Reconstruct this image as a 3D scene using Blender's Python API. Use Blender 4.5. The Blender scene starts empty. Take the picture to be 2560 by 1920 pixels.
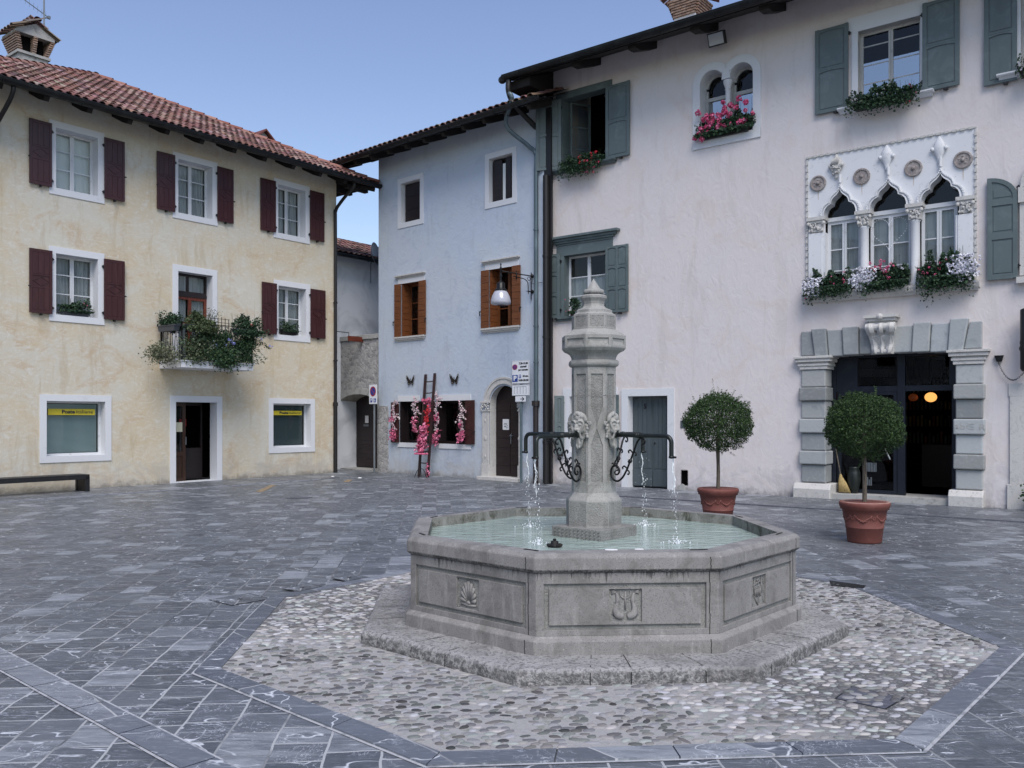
import bpy, bmesh, math, random
from mathutils import Vector, Matrix
PI = math.pi
R = math.radians
C = bpy.context.scene.collection

# ---------------------------------------------------------------- camera, world, sun, exposure
cam_d = bpy.data.cameras.new('camera'); cam = bpy.data.objects.new('camera', cam_d); C.objects.link(cam)
cam.location = (0, 0, 1.65); cam.rotation_euler = (R(90), 0, 0)
cam_d.sensor_width = 36; cam_d.lens = 36 * 2160 / 2560
cam_d.shift_y = 83 / 2560
cam_d.clip_start = 0.05; cam_d.clip_end = 2000
bpy.context.scene.camera = cam

SUN_EL, SUN_ROT = 52, 170
world = bpy.data.worlds.new('World'); bpy.context.scene.world = world; world.use_nodes = True
wn, wl_ = world.node_tree.nodes, world.node_tree.links
for n_ in list(wn): wn.remove(n_)
w_out = wn.new('ShaderNodeOutputWorld'); w_bg = wn.new('ShaderNodeBackground'); w_sky = wn.new('ShaderNodeTexSky')
w_sky.sky_type = 'NISHITA'; w_sky.sun_disc = False
w_sky.sun_elevation = R(SUN_EL); w_sky.sun_rotation = R(SUN_ROT)
w_sky.air_density = 1.3; w_sky.dust_density = 0.6; w_sky.ozone_density = 2.0; w_sky.altitude = 200
w_hs = wn.new('ShaderNodeHueSaturation'); w_hs.inputs['Saturation'].default_value = 1.0; w_hs.inputs['Hue'].default_value = 0.515
w_bg.inputs['Strength'].default_value = 0.15
wl_.new(w_sky.outputs[0], w_hs.inputs['Color']); wl_.new(w_hs.outputs[0], w_bg.inputs['Color']); wl_.new(w_bg.outputs[0], w_out.inputs['Surface'])

sd = bpy.data.lights.new('sun', 'SUN'); sun = bpy.data.objects.new('sun', sd); C.objects.link(sun)
sd.energy = 3.1; sd.angle = R(38); sd.color = (1.0, 0.94, 0.88)
_d = Vector((math.sin(R(SUN_ROT)) * math.cos(R(SUN_EL)), math.cos(R(SUN_ROT)) * math.cos(R(SUN_EL)), math.sin(R(SUN_EL))))
sun.rotation_euler = _d.to_track_quat('Z', 'Y').to_euler()
vs = bpy.context.scene.view_settings
vs.view_transform = 'Standard'; vs.look = 'None'; vs.exposure = 0.12; vs.gamma = 1.0
try: vs.use_curve_mapping = False
except Exception: pass

# ---------------------------------------------------------------- mesh helpers
class MB:
    """collects faces of one mesh"""
    def __init__(s): s.v = []; s.f = []; s.m = []; s.c = []; s.mi = 0; s.col = None; s.sm = []; s.smooth = False
    def add(s, vs, fs, T=None):
        b = len(s.v)
        for p in vs:
            s.v.append(tuple(T @ Vector(p)) if T is not None else tuple(p))
        for f in fs:
            s.f.append([b + i for i in f]); s.m.append(s.mi); s.c.append(s.col); s.sm.append(s.smooth)
        return s
    def box(s, x0, x1, y0, y1, z0, z1, T=None):
        if x0 > x1: x0, x1 = x1, x0
        if y0 > y1: y0, y1 = y1, y0
        if z0 > z1: z0, z1 = z1, z0
        return s.add([(x0,y0,z0),(x1,y0,z0),(x1,y1,z0),(x0,y1,z0),(x0,y0,z1),(x1,y0,z1),(x1,y1,z1),(x0,y1,z1)],
            [(0,3,2,1),(4,5,6,7),(0,1,5,4),(1,2,6,5),(2,3,7,6),(3,0,4,7)], T)
    def quad(s, a, b, c, d): return s.add([a,b,c,d], [(0,1,2,3)])
    def poly(s, pts): return s.add(pts, [tuple(range(len(pts)))])
    def prism_xz(s, pts, y0, y1, T=None):
        """pts (x,z) counter-clockwise seen from -y; y0<y1"""
        n = len(pts); vs = [(x, y0, z) for x, z in pts] + [(x, y1, z) for x, z in pts]
        fs = [tuple(range(n)), tuple(range(2*n-1, n-1, -1))]
        fs += [(i, i+n, (i+1) % n + n, (i+1) % n) for i in range(n)]
        return s.add(vs, fs, T)
    def prism_xy(s, pts, z0, z1, T=None):
        n = len(pts); vs = [(x, y, z0) for x, y in pts] + [(x, y, z1) for x, y in pts]
        fs = [tuple(range(n-1, -1, -1)), tuple(range(n, 2*n))]
        fs += [(i, (i+1) % n, (i+1) % n + n, i+n) for i in range(n)]
        return s.add(vs, fs, T)
    def prism_yz(s, pts, x0, x1, T=None):
        n = len(pts); vs = [(x0, y, z) for y, z in pts] + [(x1, y, z) for y, z in pts]
        fs = [tuple(range(n)), tuple(range(2*n-1, n-1, -1))]
        fs += [(i, i+n, (i+1) % n + n, (i+1) % n) for i in range(n)]
        return s.add(vs, fs, T)
    def lathe(s, prof, cx=0, cy=0, seg=24, ph=0, T=None, cap=True):
        """prof: (r,z) bottom to top"""
        vs = []; fs = []
        for r, z in prof:
            for i in range(seg):
                a = ph + 2*PI*i/seg; vs.append((cx + r*math.cos(a), cy + r*math.sin(a), z))
        for k in range(len(prof)-1):
            for i in range(seg):
                j = (i+1) % seg
                fs.append((k*seg+i, k*seg+j, (k+1)*seg+j, (k+1)*seg+i))
        if cap:
            fs.append(tuple(range(seg-1, -1, -1))); n = (len(prof)-1)*seg; fs.append(tuple(n+i for i in range(seg)))
        return s.add(vs, fs, T)
    def tube(s, pts, r, seg=8, cap=True, T=None):
        """round bar through pts; r number or list"""
        P = [Vector(p) for p in pts]; n = len(P); rr = r if isinstance(r, (list, tuple)) else [r]*n
        vs = []; fs = []; up = None
        for i, p in enumerate(P):
            t = (P[min(i+1, n-1)] - P[max(i-1, 0)])
            if t.length < 1e-9: t = Vector((0,0,1))
            t.normalize()
            if up is None:
                up = t.orthogonal().normalized()
            else:
                up = up - t*up.dot(t)
                up = up.normalized() if up.length > 1e-6 else t.orthogonal().normalized()
            w = t.cross(up)
            for k in range(seg):
                a = 2*PI*k/seg; vs.append(tuple(p + (up*math.cos(a) + w*math.sin(a))*rr[i]))
        for i in range(n-1):
            for k in range(seg):
                j = (k+1) % seg; fs.append((i*seg+k, i*seg+j, (i+1)*seg+j, (i+1)*seg+k))
        if cap: fs.append(tuple(range(seg-1,-1,-1))); fs.append(tuple((n-1)*seg+k for k in range(seg)))
        return s.add(vs, fs, T)
    def ball(s, c, r, seg=10, rings=6, T=None):
        rx, ry, rz = r if isinstance(r, (list, tuple)) else (r, r, r)
        vs = [(c[0], c[1], c[2]-rz)]; fs = []
        for k in range(1, rings):
            a = -PI/2 + PI*k/rings
            for i in range(seg):
                b = 2*PI*i/seg; vs.append((c[0]+rx*math.cos(a)*math.cos(b), c[1]+ry*math.cos(a)*math.sin(b), c[2]+rz*math.sin(a)))
        vs.append((c[0], c[1], c[2]+rz)); L = len(vs)-1
        for i in range(seg):
            j = (i+1) % seg; fs.append((0, 1+j, 1+i))
            for k in range(rings-2): fs.append((1+k*seg+i, 1+k*seg+j, 1+(k+1)*seg+j, 1+(k+1)*seg+i))
            fs.append((1+(rings-2)*seg+i, 1+(rings-2)*seg+j, L))
        return s.add(vs, fs, T)
    def band(s, pts, w, y0, y1, closed=False):
        """flat strip of width w following a path in the xz plane, from y0 (front) to y1"""
        n = len(pts)
        L = []; Rr = []
        for i in range(n):
            a = Vector(pts[(i-1) % n] if (closed or i > 0) else pts[i]); b = Vector(pts[(i+1) % n] if (closed or i < n-1) else pts[i])
            t = (b-a); t.normalize(); nn = Vector((-t.y, t.x)); p = Vector(pts[i])
            L.append(p + nn*w/2); Rr.append(p - nn*w/2)
        m = n if closed else n-1
        for i in range(m):
            j = (i+1) % n
            s.prism_xz([tuple(Rr[i]), tuple(Rr[j]), tuple(L[j]), tuple(L[i])], y0, y1)
        return s
    def build(s, name, mat, parent=None, smooth=None, bevel=0, merge=False):
        me = bpy.data.meshes.new(name); me.from_pydata(s.v, [], s.f)
        mats = mat if isinstance(mat, (list, tuple)) else [mat]
        for m_ in mats: me.materials.append(m_)
        me.polygons.foreach_set('material_index', s.m)
        sm = [bool(smooth)]*len(s.f) if smooth is not None else s.sm
        me.polygons.foreach_set('use_smooth', sm)
        if any(c is not None for c in s.c):
            ca = me.color_attributes.new('Col', 'FLOAT_COLOR', 'CORNER')
            buf = []
            for f, c in zip(s.f, s.c):
                c = c or (1, 1, 1)
                for _ in f: buf += [c[0], c[1], c[2], 1.0]
            ca.data.foreach_set('color', buf)
        if merge:
            bm = bmesh.new(); bm.from_mesh(me); bmesh.ops.remove_doubles(bm, verts=bm.verts, dist=1e-4)
            bmesh.ops.recalc_face_normals(bm, faces=bm.faces); bm.to_mesh(me); bm.free()
        me.update()
        o = bpy.data.objects.new(name, me); C.objects.link(o)
        if parent is not None: o.parent = parent
        if bevel:
            md = o.modifiers.new('b', 'BEVEL'); md.width = bevel; md.segments = 2; md.limit_method = 'ANGLE'; md.angle_limit = R(40)
        return o

def tag(o, label=None, cat=None, group=None, kind=None):
    if label: o['label'] = label
    if cat: o['category'] = cat
    if group: o['group'] = group
    if kind: o['kind'] = kind
    return o
def empty(name, loc=(0,0,0), rz=0, parent=None):
    o = bpy.data.objects.new(name, None); C.objects.link(o); o.location = loc; o.rotation_euler = (0, 0, rz)
    o.empty_display_size = 0.2
    if parent is not None: o.parent = parent
    return o
def thing(name, label, cat, loc=(0,0,0), rz=0, group=None): return tag(empty(name, loc, rz), label, cat, group)
def copy_tree(o, parent=None):
    c = o.copy(); C.objects.link(c)
    if parent is not None: c.parent = parent
    for ch in list(o.children): copy_tree(ch, c)
    return c
def bez(pts, n=8):
    """smooth path through points (Catmull-Rom)"""
    P = [Vector(p) for p in pts]; out = []
    for i in range(len(P)-1):
        a = P[max(i-1,0)]; b = P[i]; c = P[i+1]; d = P[min(i+2, len(P)-1)]
        for k in range(n):
            t = k/n; out.append(0.5*((2*b) + (c-a)*t + (2*a-5*b+4*c-d)*t*t + (3*b-a-3*c+d)*t**3))
    out.append(P[-1]); return [tuple(p) for p in out]
def text(s, size, mat, parent, x, y, z, name='lettering', bold=0.0, align='CENTER', sx=1.0, depth=0.002, roll=0, fit=None):
    """upright lettering facing local -y"""
    cu = bpy.data.curves.new(name, 'FONT'); cu.body = s; cu.size = size; cu.align_x = align; cu.align_y = 'CENTER'
    cu.extrude = depth; cu.offset = bold; cu.resolution_u = 3
    o = bpy.data.objects.new(name, cu); C.objects.link(o)
    dg = bpy.context.evaluated_depsgraph_get(); me = bpy.data.meshes.new_from_object(o.evaluated_get(dg))
    bpy.data.objects.remove(o); 
    me.materials.clear(); me.materials.append(mat)
    if fit: xs_ = [v.co.x for v in me.vertices]; sx = fit/(max(xs_)-min(xs_)); me.transform(Matrix.Translation((-(max(xs_)+min(xs_))/2, 0, 0)))
    o = bpy.data.objects.new(name, me); C.objects.link(o); o.parent = parent
    me.transform(Matrix.Translation((x, y, z)) @ Matrix.Rotation(roll, 4, 'Y') @ Matrix.Rotation(PI/2, 4, 'X') @ Matrix.Diagonal((sx, 1, 1, 1)))
    return o

# ---------------------------------------------------------------- materials
class NT:
    def __init__(s, name):
        s.m = bpy.data.materials.new(name); s.m.use_nodes = True; s.t = s.m.node_tree
        s.B = s.t.nodes.get('Principled BSDF'); s.out = s.t.nodes.get('Material Output')
        s.tc = s.t.nodes.new('ShaderNodeTexCoord')
    def n(s, typ, props=None, **ins):
        nd = s.t.nodes.new('ShaderNode' + typ)
        for k, v in (props or {}).items(): setattr(nd, k, v)
        for k, v in ins.items():
            key = k.replace('_', ' ')
            if key.isdigit(): key = int(key)
            s.put(nd.inputs[key], v)
        return nd
    def put(s, inp, v):
        if hasattr(v, 'bl_idname') and hasattr(v, 'outputs'): v = v.outputs[0]
        if isinstance(v, bpy.types.NodeSocket): s.t.links.new(v, inp)
        else:
            if isinstance(v, (tuple, list)) and len(v) == 3 and len(inp.default_value) == 4: v = (*v, 1)
            inp.default_value = v
    def mapc(s, st=(1,1,1), rot=(0,0,0), src=None, loc=(0,0,0)):
        return s.n('Mapping', Vector=src or s.tc.outputs['Object'], Scale=st, Rotation=rot, Location=loc)
    def noise(s, sc, detail=4, rough=.55, st=(1,1,1), dist=0, rot=(0,0,0), src=None):
        return s.n('TexNoise', Vector=s.mapc(st, rot, src), Scale=sc, Detail=detail, Roughness=rough, Distortion=dist).outputs[0]
    def ramp(s, v, lo, hi, a=0.0, b=1.0):
        return s.n('MapRange', Value=v, From_Min=lo, From_Max=hi, To_Min=a, To_Max=b).outputs[0]
    def math(s, op, a, b=0.0): 
        nd = s.t.nodes.new('ShaderNodeMath'); nd.operation = op; s.put(nd.inputs[0], a); s.put(nd.inputs[1], b); return nd.outputs[0]
    def mix(s, f, a, b, mode='MIX'):
        nd = s.t.nodes.new('ShaderNodeMix'); nd.data_type = 'RGBA'; nd.blend_type = mode
        s.put(nd.inputs[0], f); s.put(nd.inputs[6], a); s.put(nd.inputs[7], b); return nd.outputs[2]
    def bump(s, h, strength=.5, dist=.01, normal=None):
        nd = s.n('Bump', Height=h, Strength=strength, Distance=dist)
        if normal is not None: s.put(nd.inputs['Normal'], normal)
        return nd.outputs[0]
def simple(name, col, rough=.6, metal=0, spec=.5, noise=None, bump=None, emit=None, alpha=None, layers=(), attr=False, sheen=0, damp=None):
    """layers: (scale, colour, lo, hi, {noise options}); bump: (scale, strength, distance)"""
    N = NT(name); B = N.B
    if max(col[:3]) < .07: col = tuple(v*.62 for v in col[:3]); layers = [(L[0], tuple(v*.62 for v in L[1]), *L[2:]) for L in layers]
    c = col if len(col) == 4 else (*col, 1)
    B.inputs['Roughness'].default_value = rough; B.inputs['Metallic'].default_value = metal
    B.inputs['Specular IOR Level'].default_value = spec
    cur = c
    if attr:
        a = N.n('Attribute', {'attribute_name': 'Col'}).outputs['Color']
        cur = N.mix(1.0, a, c, 'MULTIPLY')
    for L in layers:
        sc, lc, lo, hi = L[:4]; op = dict(L[4]) if len(L) > 4 else {}
        amt = op.pop('amt', 1.0); vein = op.pop('vein', False)
        v = N.noise(sc, **op)
        if vein: v = N.math('ABSOLUTE', N.math('SUBTRACT', v, .5)); f = N.ramp(v, lo, hi, 1, 0)
        else: f = N.ramp(v, lo, hi)
        if amt != 1.0: f = N.math('MULTIPLY', f, amt)
        cur = N.mix(f, cur, (*lc, 1))
    if damp:   # rising damp and splash dirt along the foot of a wall, ragged at its upper edge
        z = N.n('SeparateXYZ', Vector=N.tc.outputs['Object']).outputs[2]; nz = N.noise(1.5, 8, .7, dist=1.2)
        f = N.ramp(N.math('ADD', z, N.math('MULTIPLY', N.math('SUBTRACT', nz, .5), 2.6)), .05, .55, .75, 0)
        cur = N.mix(f, cur, (*damp, 1)); f2 = N.ramp(N.math('ADD', z, N.math('MULTIPLY', N.math('SUBTRACT', N.noise(5, 8, .75), .5), .6)), .0, .14, .8, 0); cur = N.mix(f2, cur, (damp[0]*.5, damp[1]*.5, damp[2]*.5, 1))
    if isinstance(cur, tuple): B.inputs['Base Color'].default_value = cur
    else: N.t.links.new(cur, B.inputs['Base Color'])
    if bump:
        nm = None
        for b in (bump if isinstance(bump[0], (tuple, list)) else [bump]):
            op = dict(b[3]) if len(b) > 3 else {}
            nm = N.bump(N.noise(b[0], **op), b[1], b[2], nm)
        N.t.links.new(nm, B.inputs['Normal'])
    if emit: B.inputs['Emission Color'].default_value = (*emit[:3], 1); B.inputs['Emission Strength'].default_value = emit[3]
    return N.m
# plasters
M = {}
M['cream'] = simple('cream_plaster', (.55,.47,.335), .85, spec=.2, layers=[
    (.55, (.56,.535,.455), .40, .60, dict(detail=7, rough=.7, dist=1.0)),
    (.9, (.50,.385,.255), .52, .66, dict(detail=8, rough=.72, dist=1.4, amt=.85, st=(1,1,1.3))),
    (2.6, (.62,.605,.55), .50, .64, dict(detail=9, rough=.75, dist=3.0, amt=.75, st=(1,1,2.0))),
    (6, (.64,.62,.56), .55, .66, dict(detail=8, rough=.75, dist=4.5, amt=.6, st=(1,1,1.4))),
    (2.2, (.40,.345,.26), .60, .72, dict(detail=8, rough=.75, dist=1.5, amt=.5, st=(3,3,.8))),
    (1.1, (.44,.365,.25), .54, .66, dict(detail=8, rough=.7, dist=.6, amt=.55, st=(2.6,2.6,.45))),
    (9, (.43,.37,.27), .60, .70, dict(detail=6, rough=.7, dist=3.5, amt=.45, st=(1,1,1.6)))],
    bump=((7, .35, .014, dict(detail=8, dist=2.4)), (90, .25, .003)), damp=(.42,.39,.34))
M['blue'] = simple('blue_plaster', (.46,.525,.61), .85, spec=.2, layers=[
    (.5, (.48,.53,.585), .42, .62, dict(detail=6, rough=.6, dist=.6)),
    (1.4, (.35,.40,.50), .52, .70, dict(detail=8, rough=.7, dist=2.0, amt=.6, st=(1,1,1.5))),
    (3.0, (.47,.53,.64), .52, .64, dict(detail=9, rough=.75, dist=3.5, amt=.75)),
    (1.3, (.36,.395,.46), .55, .68, dict(detail=8, rough=.7, dist=.5, amt=.5, st=(2.6,2.6,.4))),
    (7, (.30,.345,.42), .60, .68, dict(detail=7, rough=.7, dist=4.0, amt=.5, st=(1,1,1.6)))],
    bump=((3.2, .45, .022, dict(detail=8, dist=2.4)), (70, .2, .002)), damp=(.42,.42,.42))
M['pink'] = simple('pink_plaster', (.645,.60,.59), .85, spec=.2, layers=[
    (.45, (.63,.60,.60), .42, .62, dict(detail=5, rough=.6, dist=.6)),
    (1.1, (.61,.53,.49), .50, .68, dict(detail=7, rough=.65, dist=1.5, amt=.6)),
    (5, (.43,.40,.42), .58, .70, dict(detail=9, rough=.75, dist=2.5, amt=.5, st=(2.2,2.2,.8))),
    (1.0, (.50,.455,.43), .54, .68, dict(detail=8, rough=.7, dist=.6, amt=.5, st=(2.4,2.4,.4))),
    (26, (.36,.34,.35), .66, .72, dict(detail=4, dist=3.0, amt=.5))],
    bump=((3.6, .42, .020, dict(detail=8, dist=1.8, st=(1.5,1.5,.8))), (60, .2, .003)), damp=(.44,.425,.43))
M['white_wall'] = simple('white_plaster', (.72,.74,.77), .85, spec=.2, layers=[(1.2, (.52,.54,.57), .5, .7, dict(detail=6, dist=1))], bump=(30, .3, .004))
M['old_plaster'] = simple('weathered_plaster', (.36,.33,.28), .9, spec=.2, layers=[
    (2.2, (.22,.21,.20), .48, .62, dict(detail=8, rough=.7, dist=1.5)), (5, (.50,.49,.46), .56, .66, dict(detail=8, dist=2, amt=.8))], bump=((9,.6,.02),(60,.4,.004)))
M['trim'] = simple('white_painted_stone', (.63,.645,.67), .75, spec=.25, layers=[
    (4, (.52,.53,.55), .58, .72, dict(detail=8, rough=.7, dist=1, amt=.7))], bump=(60, .2, .002))
M['marble'] = simple('white_marble', (.66,.67,.69), .55, spec=.35, layers=[
    (5, (.42,.42,.42), .58, .70, dict(detail=9, rough=.75, dist=1.5, amt=.8)),
    (14, (.30,.30,.29), .66, .72, dict(detail=6, dist=1, amt=.7))], bump=((40, .4, .004),))
M['old_marble'] = simple('weathered_pale_stone', (.52,.51,.49), .7, spec=.3, layers=[
    (6, (.33,.33,.32), .52, .66, dict(detail=9, rough=.75, dist=1.5, amt=.8)),
    (30, (.22,.22,.21), .62, .68, dict(detail=6, amt=.7))], bump=((45, .6, .006),))
M['grey_block'] = simple('grey_green_dressed_stone', (.31,.320,.315), .8, spec=.25, attr=True, layers=[
    (7, (.36,.375,.38), .52, .68, dict(detail=8, rough=.7, dist=1.2, amt=.7)),
    (3, (.20,.225,.24), .55, .7, dict(detail=6, dist=1, amt=.6)),
    (55, (.10,.11,.12), .70, .74, dict(detail=3, amt=.7))], bump=((18, .5, .012, dict(detail=6)), (90, .3, .003)))
M['roundel'] = simple('brown_stone', (.25,.22,.21), .7, layers=[(12, (.38,.35,.33), .5, .65, dict(detail=8, dist=1))], bump=(40,.7,.006))
M['stain'] = simple('rust_stain', (.50,.44,.39), .8)
# rubble stone wall
def rubble():
    N = NT('rubble_stone'); w = N.noise(4, 3)
    src = N.n('VectorMath', {'operation':'ADD'}, **{'0': N.mapc((1,1,1.35)), '1': N.n('VectorMath', {'operation':'SCALE'}, **{'0': N.n('TexNoise', Vector=N.mapc(), Scale=6.0).outputs['Color'], 'Scale': .22})}).outputs[0]
    v1 = N.n('TexVoronoi', {'feature':'F1'}, Vector=src, Scale=6.5); v2 = N.n('TexVoronoi', {'feature':'DISTANCE_TO_EDGE'}, Vector=src, Scale=6.5)
    g = N.n('SeparateColor', Color=v1.outputs['Color']).outputs[0]
    c = N.mix(g, (.22,.22,.225,1), (.44,.43,.42,1)); c = N.mix(N.ramp(N.noise(9, 8, .7), .5, .66), c, (.42,.41,.40,1))
    f = N.ramp(v2.outputs['Distance'], .02, .10); c = N.mix(f, (.43,.42,.41,1), c)
    N.put(N.B.inputs['Base Color'], c); N.B.inputs['Roughness'].default_value = .9; N.B.inputs['Specular IOR Level'].default_value = .2
    nm = N.bump(f, .7, .03); nm = N.bump(N.noise(40, 6), .6, .01, nm); N.put(N.B.inputs['Normal'], nm); return N.m
M['rubble'] = rubble()

# ---- slate paving
def slate(name, rot=0, bw=.30, rh=.27, mort=(.42,.43,.44), off=.37, mw=.007, base=((.060,.068,.080),(.140,.154,.174)), hatch=True, bricks=True):
    N = NT(name); c0 = N.mapc((1,1,1), (0,0,R(rot)+PI/2))
    # wander the joints a little
    wob = N.n('VectorMath', {'operation':'SCALE'}, **{'0': N.n('VectorMath', {'operation':'SUBTRACT'}, **{'0': N.n('TexNoise', Vector=c0, Scale=2.5, Detail=3.0).outputs['Color'], '1': (.5,.5,.5)}), 'Scale': .05})
    src = N.n('VectorMath', {'operation':'ADD'}, **{'0': c0, '1': wob}).outputs[0]
    br = N.n('TexBrick', {'offset': off, 'offset_frequency': 2, 'squash': .78, 'squash_frequency': 3}, Vector=src, Color1=(0,0,0,1), Color2=(1,1,1,1), Mortar=(.5,.5,.5,1), Scale=1.0, Mortar_Size=mw, Mortar_Smooth=.15, Bias=0.0, Brick_Width=bw, Row_Height=rh)
    rnd = N.n('SeparateColor', Color=br.outputs['Color']).outputs[0]; jn = br.outputs['Fac']
    if not bricks: jn = 0.0
    W = N.math('MULTIPLY', rnd, 37.0)
    def n4(sc, st, detail=5, dist=0, rough=.6, rz=0.0, w=W):
        return N.n('TexNoise', {'noise_dimensions':'4D'}, Vector=N.mapc(st, (0,0,rz)), W=w, Scale=sc, Detail=detail, Distortion=dist, Roughness=rough).outputs[0]
    c = N.mix(N.math('POWER', rnd, 1.7), (*base[0],1), (*base[1],1))
    c = N.mix(N.math('MULTIPLY', N.ramp(n4(2.2,(1,2.5,1),6,1.0), .45, .7), .6), c, (.10,.115,.125,1))
    c = N.mix(N.math('MULTIPLY', N.ramp(n4(9,(1,3,1),6,1.0,.7), .45, .75), .45), c, (.21,.22,.255,1))
    # long pale streaks along the cleavage, then sharp white veins in clusters
    s1 = N.ramp(n4(5.0,(.55,7.5,1),7,.8,.7,.04), .575, .67); s1 = N.math('MULTIPLY', s1, N.ramp(N.noise(.8,3), .38, .62, .3, 1.0))
    c = N.mix(s1, c, (.42,.45,.49,1))
    v = N.math('ABSOLUTE', N.math('SUBTRACT', n4(1.5,(1,1.9,1),3,.5,.5,.5), .5)); v = N.ramp(v, .0012, .0065, 1, 0)
    mk = N.ramp(n4(2.2,(1,1.6,1),4,.5), .44, .54); v = N.math('MULTIPLY', v, mk)
    c = N.mix(v, c, (.62,.65,.69,1))
    v2 = N.math('ABSOLUTE', N.math('SUBTRACT', n4(3.4,(1,2.8,1),5,.8,.6,-.25), .5)); v2 = N.ramp(v2, .0015, .010, 1, 0)
    mk2 = N.ramp(n4(2.0,(1,1.4,1),3,.8,.5,1.1), .55, .66); v2 = N.math('MULTIPLY', v2, mk2)
    c = N.mix(v2, c, (.56,.60,.68,1))
    c = N.mix(N.math('MULTIPLY', N.ramp(n4(3.0,(.8,3.0,1),8,.6,.72,.1), .57, .70), .55), c, (.34,.365,.40,1)); c = N.mix(N.math('MULTIPLY', N.ramp(N.noise(.35, 5, .6), .45, .6), .25), c, (.07,.078,.085,1))
    c = N.mix(N.math('MULTIPLY', N.math('MULTIPLY', N.ramp(rnd, .86, .90), N.ramp(n4(4.0,(.7,3.5,1),7,.6,.7,.1), .40, .60)), .75), c, (.33,.355,.385,1))
    fs_ = N.ramp(n4(11.0,(.7,7.0,1),6,1.0,.7,.22), .575, .66); fs_ = N.math('MULTIPLY', N.math('MULTIPLY', fs_, N.ramp(n4(2.6,(1,1.5,1),5,.6), .44, .60)), .75); c = N.mix(fs_, c, (.47,.50,.55,1))
    v3 = N.math('ABSOLUTE', N.math('SUBTRACT', n4(7.5,(1.6,1.0,1),4,1.0,.6,.9), .5)); v3 = N.math('MULTIPLY', N.ramp(v3, .0015, .011, 1, 0), N.ramp(n4(2.9,(1,1,1),4,.5,.5,2.0), .52, .60)); c = N.mix(N.math('MULTIPLY', v3, .8), c, (.55,.58,.63,1))
    near = N.ramp(N.n('VectorMath', {'operation':'DISTANCE'}, **{'0': N.tc.outputs['Object'], '1': (-2.0,3.5,0)}).outputs['Value'], 2.5, 6.0, 1, .30); jcol = N.mix(N.math('MULTIPLY', N.ramp(N.noise(1.3, 4), .36, .52), near), (.068,.074,.084,1), (*mort,1))
    c = N.mix(jn, c, jcol)
    N.put(N.B.inputs['Base Color'], c)
    N.put(N.B.inputs['Roughness'], N.ramp(n4(6,(1,2,1),5), .3, .7, .30, .58)); N.B.inputs['Specular IOR Level'].default_value = .55
    nm = N.bump(jn, .5, -.006)
    nm = N.bump(n4(14,(1,4,1),7,1.0,.65), .35, .006, nm)
    if hatch:
        wv = N.n('TexWave', {'wave_type':'BANDS','bands_direction':'X'}, Vector=N.mapc((1,1,1),(0,0,R(62))), Scale=26.0, Distortion=1.5, Detail=2.0)
        hm = N.ramp(rnd, .35, .45); nm = N.bump(N.math('MULTIPLY', wv.outputs['Fac'], hm), .35, .004, nm)
    N.put(N.B.inputs['Normal'], nm); return N.m
M['slate'] = slate('slate_paving', rot=-5)
M['slate_walk'] = slate('slate_walkway', rot=0, bw=.62, rh=.5)
M['slate_band'] = slate('slate_band', rot=49, bw=.62, rh=5.0, mw=.006, hatch=False, base=((.085,.098,.122),(.145,.162,.195)))
M['kerb'] = simple('pale_kerb', (.24,.25,.28), .7, layers=[(6,(.12,.13,.15),.5,.65,dict(detail=6))], bump=(40,.3,.004))
M['mortar_line'] = simple('mortar', (.40,.41,.43), .9, layers=[(12,(.24,.25,.27),.5,.62,dict(detail=6))], bump=(60,.5,.004))
def mortarbed():
    N = NT('mortar_bed'); cc = N.tc.outputs['Object']
    def blob(p, r): return N.ramp(N.math('ADD', N.n('VectorMath', {'operation':'DISTANCE'}, **{'0': cc, '1': p}).outputs['Value'], N.math('MULTIPLY', N.noise(1.6, 5, .6), .9)), r+.25, r+.75)
    f = N.math('MULTIPLY', N.math('MULTIPLY', blob((-1.5,7.6,0), 1.0), blob((2.35,5.05,0), .95)), blob((1.0,9.5,0), 1.0))
    c = N.mix(f, (.11,.11,.112,1), (.35,.345,.335,1)); c = N.mix(N.ramp(N.noise(40, 6, .7), .5, .62), c, (.30,.295,.29,1)); c = N.mix(N.ramp(N.noise(3, 6, .7), .58, .66), c, (.22,.23,.19,1))
    N.put(N.B.inputs['Base Color'], c); N.B.inputs['Roughness'].default_value = .9
    N.put(N.B.inputs['Normal'], N.bump(N.noise(60, 6, .7), .9, .008)); return N.m
M['bed'] = mortarbed()
M['pebble'] = simple('river_pebble', (1,1,1), .6, attr=True, bump=(50,.3,.003), spec=.3)
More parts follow.
